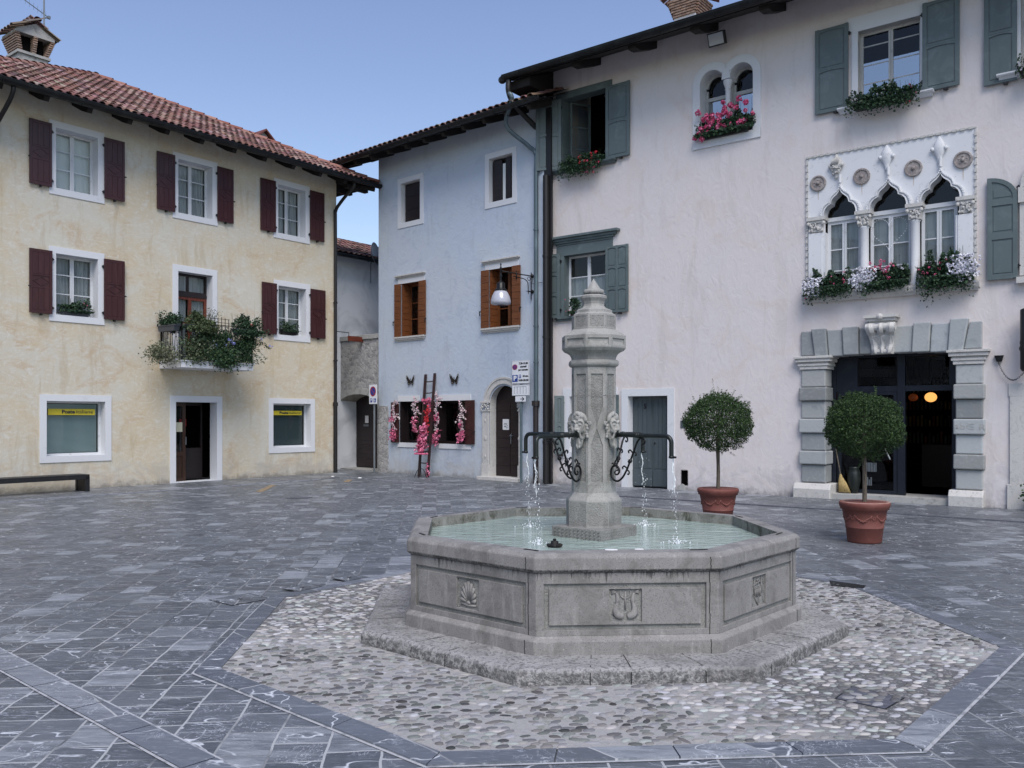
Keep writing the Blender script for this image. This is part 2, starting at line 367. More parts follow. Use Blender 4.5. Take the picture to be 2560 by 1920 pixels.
# ---- fountain stone
def fstone(name, a, b, rough_h=.25, drip=False, moss=0.0, dist=.004, sc=120, pits=False):
    N = NT(name); c = N.mix(N.noise(1.6, 6, .6, dist=.8), (*a,1), (*b,1))
    c = N.mix(N.ramp(N.noise(120, 3, .6), .56, .66, 0, .75), c, (a[0]*.5, a[1]*.5, a[2]*.5, 1)); c = N.mix(N.ramp(N.noise(95, 3, .6, src=N.mapc(loc=(5,3,1))), .63, .71, 0, .6), c, (.50,.50,.48,1))
    c = N.mix(N.math('MULTIPLY', N.ramp(N.noise(3.0, 7, .7, dist=1), .48, .64), .65), c, (a[0]*.62, a[1]*.62, a[2]*.60, 1))
    c = N.mix(N.math('MULTIPLY', N.ramp(N.noise(11, 7, .7, st=(1,1,.18)), .55, .66), .35), c, (.42,.41,.39,1))
    if pits:
        c = N.mix(N.ramp(N.noise(42, 5, .7), .50, .60, 0, .75), c, (.13,.13,.13,1)); c = N.mix(N.math('MULTIPLY', N.ramp(N.noise(1.4, 6, .65), .48, .62), .5), c, (.20,.195,.19,1))
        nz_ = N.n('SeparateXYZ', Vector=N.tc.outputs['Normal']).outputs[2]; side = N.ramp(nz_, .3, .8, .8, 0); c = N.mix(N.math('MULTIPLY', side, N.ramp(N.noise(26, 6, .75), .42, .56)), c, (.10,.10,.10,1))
    if drip:
        sep = N.n('SeparateXYZ', Vector=N.tc.outputs['Object']).outputs[2]
        nz = N.math('ADD', N.math('MULTIPLY', N.noise(70, 3, .7, st=(1,1,.03)), .6), N.math('MULTIPLY', N.noise(7, 4, .6, st=(1,1,.1)), .4)); thr = N.ramp(sep, .50, .655, .74, .47)
        d = N.ramp(N.math('SUBTRACT', nz, thr), 0, .05); d = N.math('MULTIPLY', d, N.ramp(sep, .655, .66, 1, 0)); c = N.mix(N.math('MULTIPLY', d, .8), c, (.045,.045,.042,1))
    if moss: c = N.mix(N.math('MULTIPLY', N.ramp(N.noise(5, 7, .75, dist=1), .48, .6), moss), c, (.055,.058,.040,1))
    N.put(N.B.inputs['Base Color'], c); N.B.inputs['Roughness'].default_value = .85; N.B.inputs['Specular IOR Level'].default_value = .25
    nm = N.bump(N.noise(sc, 5, .7), rough_h, dist); nm = N.bump(N.noise(14, 5, .6), .3, .006, nm); N.put(N.B.inputs['Normal'], nm); return N.m
M['fs'] = fstone('fountain_stone', (.200,.192,.185), (.285,.275,.265), .35, drip=True)
M['fs_col'] = fstone('fountain_column_stone', (.27,.268,.25), (.36,.355,.335), .3)
M['fs_rough'] = fstone('bush_hammered_stone', (.25,.25,.235), (.34,.335,.315), 1.0, dist=.014, sc=75)
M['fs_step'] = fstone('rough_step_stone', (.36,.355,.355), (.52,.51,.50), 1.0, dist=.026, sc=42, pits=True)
M['fs_in'] = fstone('mossy_inner_stone', (.20,.20,.18), (.27,.265,.24), .4, moss=.85)
M['fs_mask'] = fstone('carved_mask_stone', (.30,.295,.275), (.40,.395,.37), .3, dist=.003)
M['joint'] = simple('dark_joint', (.035,.035,.033), .95)
def water():
    N = NT('fountain_water'); c = N.mix(N.ramp(N.noise(1.1, 4, .55, dist=.6), .35, .65), (.27,.345,.305,1), (.38,.46,.42,1))
    N.put(N.B.inputs['Base Color'], c); N.B.inputs['Roughness'].default_value = .06; N.B.inputs['IOR'].default_value = 1.33
    N.B.inputs['Specular IOR Level'].default_value = .6
    n1 = N.noise(5, 3, .5, st=(1,2.2,1), dist=.8); n2 = N.noise(17, 3, .5, st=(1,2.0,1), dist=.5)
    N.put(N.B.inputs['Normal'], N.bump(n2, .45, .025, N.bump(n1, .5, .09))); return N.m
M['water'] = water()
M['foam'] = simple('white_water_drops', (.80,.84,.86), .15, spec=.6)
M['iron'] = simple('black_iron', (.018,.019,.020), .42, .6, layers=[(20,(.05,.052,.055),.55,.7,dict(detail=6))], bump=(60,.3,.002))
M['iron_rust'] = simple('rusty_black_iron', (.016,.015,.014), .6, .3, layers=[(30,(.07,.045,.03),.58,.68,dict(detail=6))], bump=(60,.5,.003))
M['pipe'] = simple('dark_green_pipe', (.028,.036,.034), .38, .4, layers=[(8,(.06,.065,.06),.55,.7,dict(detail=6))], bump=(50,.2,.002))
M['pipe_grey'] = simple('grey_green_downpipe', (.085,.12,.138), .4, .3, layers=[(3,(.14,.19,.21),.5,.7,dict(detail=6,st=(3,3,.6)))])
M['pipe_dark'] = simple('dark_downpipe', (.022,.020,.021), .5, .2)
M['pipe_brown'] = simple('brown_pipe', (.030,.021,.022), .5)
# ---- joinery
M['sh_red'] = simple('oxblood_shutter_paint', (.0699,.0175,.019), .38, layers=[(3,(.095,.030,.030),.5,.7,dict(detail=5,st=(4,4,.5)))], bump=(60,.2,.002))
M['sh_orange'] = simple('orange_brown_wood', (.155,.052,.016), .5, layers=[(6,(.10,.030,.010),.48,.66,dict(detail=6,st=(.6,1,8)))], bump=(40,.2,.002))
M['sh_dkred'] = simple('dark_red_shutter', (.0699,.0160,.0165), .45, layers=[(5,(.040,.010,.011),.5,.68,dict(detail=5))])
M['sh_green'] = simple('grey_green_shutter_paint', (.095,.125,.128), .5, layers=[(4,(.125,.16,.163),.52,.7,dict(detail=7,dist=1)),(2,(.075,.098,.10),.52,.7,dict(detail=5,st=(1,1,.4)))], bump=(30,.2,.003))
M['wood_white'] = simple('white_window_paint', (.60,.62,.64), .45, layers=[(7,(.48,.49,.49),.6,.7,dict(detail=6))])
M['wood_grey'] = simple('grey_window_paint', (.42,.42,.41), .5, layers=[(7,(.30,.30,.29),.55,.7,dict(detail=6))])
M['wood_redbrown'] = simple('varnished_red_wood', (.13,.028,.014), .35, layers=[(5,(.07,.016,.010),.5,.66,dict(detail=5,st=(5,5,.5)))])
M['wood_brown'] = simple('brown_door_wood', (.065,.028,.015), .4, layers=[(5,(.040,.018,.010),.48,.66,dict(detail=6,st=(6,6,.6)))])
M['wood_black'] = simple('blackish_brown_wood', (.017,.010,.011), .5, layers=[(5,(.030,.016,.016),.5,.68,dict(detail=6,st=(.6,1,6)))], bump=(30,.2,.003))
M['door_dk'] = simple('dark_oxblood_door', (.020,.0085,.011), .42, layers=[(4,(.034,.014,.016),.5,.68,dict(detail=6,st=(.6,1,5)))], bump=(30,.25,.003))
M['door_slate'] = simple('slate_green_door_paint', (.062,.080,.088), .45, layers=[(3,(.08,.10,.108),.5,.68,dict(detail=6,st=(5,5,.5)))])
M['navy'] = simple('navy_metal', (.016,.022,.036), .4, .2, layers=[(5,(.030,.038,.055),.55,.7,dict(detail=5))])
M['eave_dk'] = simple('dark_eave_timber', (.018,.014,.013), .8, layers=[(5,(.035,.026,.022),.5,.68,dict(detail=6,st=(1,5,5)))])
M['gutter'] = simple('dark_copper_gutter', (.022,.024,.026), .38, .5, layers=[(4,(.05,.055,.055),.5,.7,dict(detail=6))])
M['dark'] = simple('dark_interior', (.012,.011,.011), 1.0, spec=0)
M['dark_red'] = simple('dark_red_interior', (.010,.005,.004), 1.0, spec=0)
def glass():
    N = NT('window_glass'); g = N.n('BsdfGlossy', Roughness=.015, Color=(1,1,1,1)); t = N.n('BsdfTransparent', Color=(.86,.9,.9,1))
    f = N.n('Fresnel', IOR=1.55, Normal=N.bump(N.noise(1.5, 2), .12, .03)); ff = N.math('ADD', N.math('MULTIPLY', f.outputs[0], .70), .0)
    mx = N.t.nodes.new('ShaderNodeMixShader'); N.put(mx.inputs[0], ff); N.put(mx.inputs[1], t); N.put(mx.inputs[2], g); N.put(N.out.inputs['Surface'], mx); return N.m
M['glass'] = glass()
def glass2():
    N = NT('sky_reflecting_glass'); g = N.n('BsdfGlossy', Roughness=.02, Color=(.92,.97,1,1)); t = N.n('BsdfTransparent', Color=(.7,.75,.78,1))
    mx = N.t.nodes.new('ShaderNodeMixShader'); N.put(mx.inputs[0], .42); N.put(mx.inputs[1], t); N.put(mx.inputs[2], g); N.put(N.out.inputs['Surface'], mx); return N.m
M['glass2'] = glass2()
M['curtain'] = simple('white_net_curtain', (.50,.52,.52), .9, layers=[(3,(.36,.38,.39),.45,.65,dict(detail=3,st=(6,1,.3)))])
M['blind'] = simple('pale_blind', (.75,.77,.74), .8)
M['blind_green'] = simple('green_tinted_blind', (.42,.52,.51), .7)
M['blind_dk'] = simple('dark_tinted_blind', (.10,.145,.15), .6)
# ---- roofs and so on
M['tile'] = simple('terracotta_roof_tile', (1,1,1), .8, attr=True, layers=[(9,(.10,.055,.045),.60,.70,dict(detail=6,amt=.6))], bump=(40,.3,.004))
M['tile_pan'] = simple('roof_underlay', (.075,.035,.028), .9)
M['brick'] = simple('chimney_brick', (.25,.175,.135), .9, attr=True, layers=[(12,(.42,.33,.26),.5,.66,dict(detail=6,amt=.6))], bump=(40,.6,.006))
M['cement'] = simple('grey_cement', (.36,.36,.345), .9, layers=[(5,(.20,.20,.19),.52,.66,dict(detail=8,rough=.75)),(14,(.05,.05,.045),.63,.7,dict(detail=8,amt=.8))], bump=(50,.5,.006))
M['terra'] = simple('terracotta', (.145,.044,.034), .7, layers=[(7,(.19,.072,.055),.52,.68,dict(detail=8,dist=1,amt=.7)),(3,(.15,.040,.026),.5,.68,dict(detail=5,amt=.6))], bump=(70,.2,.002))
M['terra_dry'] = simple('pale_terracotta_rim', (.32,.19,.16), .8, layers=[(9,(.22,.075,.05),.5,.62,dict(detail=7))])
M['soil'] = simple('soil', (.025,.019,.014), .95, bump=(60,1,.01))
M['leaf'] = simple('green_leaf', (1,1,1), .55, spec=.3, attr=True)
M['petal'] = simple('flower_petal', (1,1,1), .7, attr=True)
M['bark'] = simple('grey_bark', (.12,.10,.075), .85, layers=[(14,(.055,.045,.035),.48,.62,dict(detail=6,st=(3,3,.5)))], bump=(30,.6,.006))
M['plastic_grey'] = simple('grey_planter_plastic', (.055,.062,.075), .5)
M['plastic_dk'] = simple('dark_planter', (.02,.017,.016), .6)
M['sign_white'] = simple('white_sign_face', (.68,.70,.74), .4)
M['sign_blue'] = simple('sign_blue', (.012,.045,.25), .4)
M['sign_red'] = simple('sign_red', (.33,.02,.03), .4)
M['black'] = simple('black_paint', (.012,.012,.014), .5)
M['galv'] = simple('galvanised_steel', (.20,.22,.235), .45, .6, layers=[(6,(.13,.145,.15),.5,.7,dict(detail=5,st=(4,4,.4)))])
M['yellow'] = simple('yellow_sign', (.62,.50,.03), .4)
M['navy_txt'] = simple('navy_lettering', (.012,.015,.06), .5)
M['road_yellow'] = simple('faded_yellow_paint', (.26,.195,.115), .8, layers=[(20,(.12,.12,.12),.55,.64,dict(detail=6))])
M['paper'] = simple('white_paper', (.72,.72,.72), .8)
M['paper_y'] = simple('yellowed_notice', (.55,.54,.40), .8)
M['red_paper'] = simple('red_notice', (.38,.02,.015), .7)
M['pink_tulle'] = simple('pink_tulle', (.66,.14,.26), .8, layers=[(14,(.50,.09,.18),.5,.65,dict(detail=5))])
M['ladder'] = simple('dark_red_ladder_paint', (.045,.016,.020), .5, layers=[(8,(.025,.012,.013),.5,.65,dict(detail=5))])
M['straw'] = simple('straw', (.42,.31,.13), .85, layers=[(12,(.28,.19,.07),.5,.65,dict(detail=5,st=(6,6,.4)))], bump=(60,.8,.006,dict(st=(6,6,.3))))
M['globe'] = simple('lit_warm_globe', (.9,.6,.25), .5, emit=(1.0,.46,.12,1.15))
M['globe_dim'] = simple('dim_red_globe', (.25,.07,.03), .5, emit=(1.0,.22,.06,.035))
M['lampglass'] = simple('frosted_lamp_glass', (.40,.41,.47), .18, spec=.7)
M['led'] = simple('white_light_beads', (.85,.86,.9), .4)
M['dish'] = simple('pale_grey_dish', (.42,.45,.48), .5)
M['bench'] = simple('black_bench_steel', (.022,.023,.026), .5, .2, layers=[(4,(.05,.05,.052),.55,.7,dict(detail=6))])
M['butter_dk'] = simple('brown_black_wing', (.018,.010,.007), .6)
M['butter_pale'] = simple('pale_wing_patch', (.45,.46,.44), .6)
M['slate_dark'] = simple('dark_slate_cover', (.085,.09,.11), .6, layers=[(6,(.16,.165,.19),.52,.68,dict(detail=6,st=(1,3,1)))], bump=(30,.3,.005))

# ---------------------------------------------------------------- wall frames: x along the wall, y into the building, z up
WALL = {'L': ((-8.463, 21.405), (math.sin(R(38.2)), math.cos(R(38.2)))),
        'B': ((-3.638, 25.494), (math.sin(R(47.6)), -math.cos(R(47.6)))),
        'P': ((5.854, 17.820), (math.sin(R(52.3)), -math.cos(R(52.3))))}
def wrot(w): d = WALL[w][1]; return math.atan2(d[1], d[0])
def wpos(w, u, y=0, z=0):
    (px, py), (dx, dy) = WALL[w]; return (px + dx*u - dy*y, py + dy*u + dx*y, z)
def at_wall(w, name, label, cat, u, y, z, group=None, turn=0): return thing(name, label, cat, wpos(w, u, y, z), wrot(w)+turn, group)
# ---------------------------------------------------------------- building helpers
def wall_sheet(mb, u0, u1, z0, z1, holes, y=0.0):
    us = sorted({u0, u1, *[h[0] for h in holes], *[h[1] for h in holes]}); zs = sorted({z0, z1, *[h[2] for h in holes], *[h[3] for h in holes]})
    for a, b in zip(us, us[1:]):
        run = None
        for c, d in zip(zs, zs[1:]):
            cx, cz = (a+b)/2, (c+d)/2
            if any(h[0] < cx < h[1] and h[2] < cz < h[3] for h in holes) or not (u0 < cx < u1 and z0 < cz < z1):
                if run: mb.quad((a,y,run[0]),(b,y,run[0]),(b,y,run[1]),(a,y,run[1])); run = None
                continue
            run = (run[0], d) if run else (c, d)
        if run: mb.quad((a,y,run[0]),(b,y,run[0]),(b,y,run[1]),(a,y,run[1]))
def arc(u0, u1, zs, zc, n=16):
    """points of an arch from (u0,zs) over the crown to (u1,zs), elliptical"""
    cu = (u0+u1)/2; r = (u1-u0)/2
    return [(cu - r*math.cos(PI*i/n), zs + (zc-zs)*math.sin(PI*i/n)) for i in range(n+1)]
def spandrel(mb, pts, ztop, y=0.0):
    for a, b in zip(pts, pts[1:]): mb.quad((a[0],y,a[1]),(b[0],y,b[1]),(b[0],y,ztop),(a[0],y,ztop))
def soffit(mb, pts, y0, y1):
    for a, b in zip(pts, pts[1:]): mb.quad((a[0],y0,a[1]),(b[0],y0,b[1]),(b[0],y1,b[1]),(a[0],y1,a[1]))
def corr(mb, u0, u1, z0, z1, y, period=.09, amp=.014, seed=0):
    rnd = random.Random(seed); n = max(4, int((u1-u0)/.018)); ph = rnd.random()*6
    xs = [u0+(u1-u0)*i/n for i in range(n+1)]
    ys = [y + amp*math.sin(ph + (x-u0)*2*PI/period*(1+.2*math.sin(x*3.1+ph))) for x in xs]
    vs = [(x, yy, z0) for x, yy in zip(xs, ys)] + [(x, yy, z1) for x, yy in zip(xs, ys)]
    mb.add(vs, [(i, i+1, n+2+i, n+1+i) for i in range(n)])
def casement(root, u0, u1, z0, z1, y, mat, leaves=2, hz=(), fw=.05, mw=.022, name='casement', top=None):
    mb = MB(); d = .045
    mb.box(u0, u0+fw, y, y+d, z0, z1); mb.box(u1-fw, u1, y, y+d, z0, z1)
    mb.box(u0+fw, u1-fw, y+.002, y+d-.002, z1-fw, z1); mb.box(u0+fw, u1-fw, y+.002, y+d-.002, z0, z0+fw*1.15)
    w = (u1-u0)/leaves
    for k in range(1, leaves):
        c = u0 + w*k; mb.box(c-.042, c-.0025, y-.006, y+d, z0+fw*1.15, z1-fw); mb.box(c+.0025, c+.042, y-.006, y+d, z0+fw*1.15, z1-fw)
    edges = [u0+fw] + [x for k in range(1, leaves) for x in (u0+w*k-.042, u0+w*k+.042)] + [u1-fw]
    for k in range(leaves):
        for f in hz:
            z = z0+fw + (z1-z0-2*fw)*f; mb.box(edges[2*k], edges[2*k+1], y+.012, y+d-.010, z-mw/2, z+mw/2)
    return mb.build(name, mat, root)
def pane(root, u0, u1, z0, z1, y, m='glass'): mb = MB(); mb.quad((u0+.01,y,z0+.01),(u1-.01,y,z0+.01),(u1-.01,y,z1-.01),(u0+.01,y,z1-.01)); return mb.build('pane', M[m], root)
def window(root, op, tw=.15, depth=.25, proud=.02, trim='trim', frame='wood_white', leaves=2, hz=(.36, .70), cur='net', seed=0, label=None, fw=.05, tb=None, sides=True):
    u0, u1, z0, z1 = op; tb = tw if tb is None else tb
    mb = MB()
    if tw > 0:
        mb.box(u0-tw, u0, -proud, .015, z0, z1); mb.box(u1, u1+tw, -proud, .015, z0, z1)
        mb.box(u0-tw, u1+tw, -proud-.001, .015, z1, z1+tw); mb.box(u0-tw, u1+tw, -proud-.001, .015, z0-tb, z0)
    yb = .015 if tw > 0 else .0
    mb.box(u0-.03, u0, yb, depth+.06, z0, z1); mb.box(u1, u1+.03, yb, depth+.06, z0, z1)
    mb.box(u0-.03, u1+.03, yb, depth+.06, z1, z1+.03); mb.box(u0-.03, u1+.03, yb, depth+.06, z0-.03, z0)
    w = mb.build('window', M[trim], root)
    casement(w, u0, u1, z0, z1, depth, M[frame], leaves, hz, fw)
    pane(w, u0, u1, z0, z1, depth+.022)
    c = MB()
    if cur == 'net':
        m = (u0+u1)/2; corr(c, u0+.02, m-.03, z0+.02, z1-.02, depth+.11, seed=seed); c.build('curtain', M['curtain'], w); c = MB(); corr(c, m+.03, u1-.02, z0+.02, z1-.02, depth+.11, seed=seed+5); c.build('curtain', M['curtain'], w)
    elif cur == 'flat': corr(c, u0+.02, u1-.02, z0+.02, z1-.02, depth+.1, .3, .006, seed); c.build('blind', M['blind'], w)  # flat pale sheet behind the glass stands in for bright reflected sky
    elif cur == 'cafe': corr(c, u0+.03, u1-.03, z0+.03, z0+(z1-z0)*.66, depth+.07, .16, .008, seed); c.build('curtain', M['curtain'], w)
    if label: w['label'] = label
    return w
def iron_hinges(parent, pts, y=-.05):
    for x, z in pts:
        mb = MB(); mb.box(x-.035, x+.035, y-.012, y+.012, z-.012, z+.012); mb.box(x-.012, x+.012, y-.02, y+.03, z-.03, z+.03); mb.build('hinge', M['black'], parent)
def place_mb(mb, u, ang, side):
    """swing everything in mb about the vertical line x=u, y=0 by ang degrees"""
    T = Matrix.Translation((u,0,0)) @ Matrix.Rotation(R(ang), 4, 'Z') @ Matrix.Translation((-u,0,0)); mb.v = [tuple(T @ Vector(p)) for p in mb.v]
def shutter_red(root, u0, u1, z0, z1, hinge, ang=0, seed=0):
    """dark red board shutter, planks above and below a lozenge panel"""
    mb = MB(); y0, y1 = -.075, -.045; H = z1-z0; s = .055
    mb.box(u0, u1, y0+.012, y1, z0, z1)
    mb.box(u0, u0+s, y0, y0+.0115, z0, z1); mb.box(u1-s, u1, y0, y0+.0115, z0, z1)
    za, zb, zc, zd = z0+s*1.3, z0+H*.415, z0+H*.585, z1-s*1.2
    for a, b in ((z0, za), (zb-.035, zb), (zc, zc+.035), (zd, z1)): mb.box(u0+s, u1-s, y0+.0005, y0+.0115, a, b)
    w = (u1-u0-2*s)/3
    for lo, hi in ((za, zb-.035), (zc+.035, zd)):
        for k in range(3): mb.box(u0+s+k*w+.004, u0+s+(k+1)*w-.004, y0+.003, y0+.0115, lo+.004, hi-.004)
    cu, cz = (u0+u1)/2, (zb+zc)/2; hw, hh = (u1-u0)/2-s-.02, (zc-zb)/2-.022
    loz = [(cu-hw, cz), (cu, cz-hh), (cu+hw, cz), (cu, cz+hh)]
    mb.band(loz, .012, y0+.002, y0+.0115, closed=True)
    place_mb(mb, u1 if hinge == 'r' else u0, ang, 0)
    o = mb.build('shutter', M['sh_red'], root, bevel=.002)
    x = u1+.01 if hinge == 'r' else u0-.01
    iron_hinges(o, [(x, z0+H*.10), (x, z1-H*.13)]); 
    k = MB(); k.box((u0+u1)/2-.015, (u0+u1)/2+.015, -.11, -.02, z0-.045, z0-.002); k.build('shutter_stay', M['black'], o); k = MB(); k.box(u0-.03 if hinge == 'r' else u1-.01, u0+.01 if hinge == 'r' else u1+.03, -.095, -.075, z0+H*.40, z0+H*.42); k.build('shutter_stay', M['black'], o)
    return o
def shutter_green(root, u0, u1, z0, z1, hinge, rows=(.5,), cols=1, ang=0, arched=False, w_st=.075):
    mb = MB(); y0, y1 = -.085, -.045
    def panels(mbx):
        cw = (u1-u0-w_st*(cols+1))/cols; zs = [0] + list(rows) + [1]
        for c in range(cols+1):
            a = u0+c*(cw+w_st); mbx.box(a, a+w_st, y0, y0+.018, z0, z1)
        for r in range(len(zs)-1):
            lo, hi = z0+(z1-z0)*zs[r], z0+(z1-z0)*zs[r+1]; lo += w_st*(.9 if r == 0 else .5); hi -= w_st*(.9 if r == len(zs)-2 else .5)
            for c in range(cols):
                a = u0+w_st+c*(cw+w_st)
                # raised field with a slightly arched top
                n = 6; pts = [(a+.022, lo+.022), (a+cw-.022, lo+.022)] + [(a+cw-.022-(cw-.044)*i/n, hi-.045+.022*math.sin(PI*i/n)) for i in range(n+1)]
                mbx.prism_xz(pts, y0+.008, y0+.018)
                top = [(a+cw, hi+w_st*.5), (a, hi+w_st*.5), (a, hi-.018)] + [(a+cw*i/n, hi-.018+.026*math.sin(PI*i/n)) for i in range(1, n)] + [(a+cw, hi-.018)]
                if r < len(zs)-2 or not arched: mbx.prism_xz(top, y0+.0004, y0+.018)
                mbx.box(a, a+cw, y0+.0004, y0+.018, lo-w_st*.5 if r else z0, lo)
    if not arched:
        mb.box(u0, u1, y0+.018, y1, z0, z1); panels(mb)
    else:
        r = (u1-u0)*.97; zsp = z1 - (u1-u0)*.80
        pr = [(u0, z0), (u1, z0), (u1, zsp)] + [(u1-(u1-u0)*(1-math.cos(PI/2*i/10)), zsp+(z1-zsp)*math.sin(PI/2*i/10)) for i in range(1, 11)]
        mb.prism_xz(pr, y0+.018, y1)
        inn = [(u1-(u1-u0)*(1-math.cos(PI/2*i/10)), zsp+(z1-zsp)*math.sin(PI/2*i/10)) for i in range(11)]
        mb.band([(u1-w_st/2, z0+.01), (u1-w_st/2, zsp)] + [(x*1.0-(w_st/2)*math.cos(PI/2*(i/10)), z-(w_st/2)*math.sin(PI/2*(i/10))) for i, (x, z) in enumerate(inn)][1:], w_st, y0, y0+.018)
        mb.box(u0, u0+w_st, y0-.0005, y0+.018, z0, z1-.01)
        for a, b in ((z0, z0+.09), (z0+(z1-z0)*.39, z0+(z1-z0)*.45), (z0+(z1-z0)*.72, z0+(z1-z0)*.775)): mb.box(u0+w_st, u1-w_st, y0+.0004, y0+.018, a, b)
        mb.box(u0+w_st+.025, u1-w_st-.025, y0+.009, y0+.018, z0+.115, z0+(z1-z0)*.37); mb.box(u0+w_st+.025, u1-w_st-.025, y0+.009, y0+.018, z0+(z1-z0)*.475, z0+(z1-z0)*.70)
        ww = u1-u0-2*w_st-.05; zb = z0+(z1-z0)*.80
        mb.prism_xz([(u0+w_st+.025, zb), (u1-w_st-.025, zb)] + [(u0+w_st+.025+ww*math.cos(PI/2*i/6), zb+.12*math.sin(PI/2*i/6)+.02) for i in range(7)], y0+.009, y0+.018)
    place_mb(mb, u1 if hinge == 'r' else u0, ang, 0)
    o = mb.build('shutter', M['sh_green'], root, bevel=.003)
    x = u1+.012 if hinge == 'r' else u0-.012; iron_hinges(o, [(x, z0+(z1-z0)*.12), (x, z1-(z1-z0)*.12)])
    if not arched: k = MB(); k.box((u0+u1)/2+.05, (u0+u1)/2+.12, -.12, -.03, z0-.045, z0-.012); k.build('shutter_stay', M['black'], o)
    return o
def shutter_plank(root, u0, u1, z0, z1, mat, n=8, y0=-.07, y1=-.035, ang=0, hinge='l', keyhole=False):
    mb = MB(); mb.box(u0+.004, u1-.004, y0+.012, y1, z0+.004, z1-.004); h = (z1-z0)/n
    for k in range(n): mb.box(u0, u1, y0, y0+.0115, z0+k*h+.005, z0+(k+1)*h-.005)
    place_mb(mb, u1 if hinge == 'r' else u0, ang, 0)
    o = mb.build('shutter', M[mat], root, bevel=.003)
    x = u0-.02 if hinge == 'r' else u1+.02
    k = MB(); k.box(x-.03, x+.02, y0-.01, y0+.01, z0+(z1-z0)*.28, z0+(z1-z0)*.30); k.box(x-.035, x-.02, y0-.01, y0+.01, z0+(z1-z0)*.22, z0+(z1-z0)*.30); k.build('shutter_stay', M['black'], o)
    return o
def tiles(mb, P0, du, dn, up, ncol, nrow, pitch, row, rnd, ok=lambda u, t: True, r=.085, cols=None):
    """barrel tiles: P0 eave corner, du along the eave, dn up the slope (unit vectors), up = roof normal"""
    pal = cols or [(.185,.090,.072),(.215,.115,.095),(.165,.082,.067),(.27,.165,.140),(.205,.105,.087),(.175,.083,.068),(.30,.21,.18),(.10,.055,.050)]
    for i in range(ncol):
        for k in range(nrow):
            u = (i+.5)*pitch; t = k*row
            if not ok(u, t): continue
            mb.col = pal[int(rnd.random()*len(pal))]; jit = (rnd.random()-.5)*.02; L = row*1.22
            c = [v*(0.88+rnd.random()*.24) for v in mb.col]; mb.col = tuple(c)
            a = P0 + du*(u+jit) + dn*(t-.02) + up*(.035+rnd.random()*.012); b = P0 + du*(u+jit*.3) + dn*(t+L) + up*.012
            n = 6; vs = []
            for p, rr in ((a, r), (b, r*.86)):
                for q in range(n+1):
                    an = PI*q/n; vs.append(p + du*(-math.cos(an)*rr) + up*(math.sin(an)*rr*.7))
            for q in range(n+1): # thickness at the lower lip
                an = PI*q/n; vs.append(a + du*(-math.cos(an)*(r-.014)) + up*(math.sin(an)*(r*.7-.014)))
            fs = [(q, q+1, n+2+q, n+1+q) for q in range(n)] + [(2*(n+1)+q, 2*(n+1)+q+1, q+1, q) for q in range(n)]
            mb.add(vs, fs)
    mb.col = None
def ridge_tiles(mb, A, B, r=.105, step=.38, rnd=random, side=None):
    A = Vector(A); B = Vector(B); d = (B-A); L = d.length; d.normalize(); s = d.cross(Vector((0,0,1))).normalized(); up = s.cross(d)
    n = int(L/step)
    for k in range(n):
        c = rnd.choice([(.24,.095,.07),(.28,.13,.10),(.21,.075,.055),(.32,.17,.13)]); mb.col = c
        a = A + d*(k*step-.03) + up*.035; b = A + d*((k+1)*step+.03) + up*.01; vs = []
        for p, rr in ((a, r), (b, r*.85)):
            for q in range(9): an = PI*q/8; vs.append(p - s*math.cos(an)*rr + up*math.sin(an)*rr*.85)
        mb.add(vs, [(q, q+1, 10+q, 9+q) for q in range(8)])
    mb.col = None
def gutter(root, pts, r=.075, name='gutter', mat='gutter', brackets=1.6):
    """half-round gutter along a level line in front of the eave"""
    mb = MB(); A = Vector(pts[0]); B = Vector(pts[1]); d = (B-A).normalized(); s = d.cross(Vector((0,0,1)))
    n = 10; vs = []
    for p in (A, B):
        for q in range(n+1): an = PI+PI*q/n; vs.append(p + s*math.cos(an)*r + Vector((0,0,1))*math.sin(an)*r)
    for p in (A, B):
        for q in range(n+1): an = PI+PI*q/n; vs.append(p + s*math.cos(an)*(r-.006) + Vector((0,0,1))*(math.sin(an)*(r-.006)))
    fs = [(q, q+1, n+2+q, n+1+q) for q in range(n)] + [(2*(n+1)+q+1, 2*(n+1)+q, 3*(n+1)+q, 3*(n+1)+q+1) for q in range(n)]
    mb.add(vs, fs); mb.add(vs[:n+1], [tuple(range(n+1))]); mb.add(vs[n+1:2*n+2], [tuple(range(n, -1, -1))])
    for e in (-1, 1): mb.tube([tuple(A+s*e*r), tuple(B+s*e*r)], .011, 6)
    L = (B-A).length; k = .5
    while k < L:
        p = A + d*k; mb.tube([tuple(p + s*math.cos(PI+PI*q/8)*(r+.006) + Vector((0,0,1))*math.sin(PI+PI*q/8)*(r+.006)) for q in range(9)], .009, 5); k += brackets
    return mb.build(name, M[mat], root)
def rafters(root, u0, u1, n, y0, y1, z, slope, w=.11, h=.14):
    mb = MB()
    for k in range(n):
        u = u0+(u1-u0)*k/(n-1); zz = lambda y: z + (y-y0)*slope
        pts = [(y0, zz(y0)-.03), (y0+.06, zz(y0)-h*.8), (y0+.30, zz(y0+.3)-h*1.25), (y1, zz(y1)-h*1.3), (y1, zz(y1)), (y0, zz(y0))]
        mb.prism_yz(pts, u-w/2, u+w/2)
    return mb.build('rafters', M['eave_dk'], root)
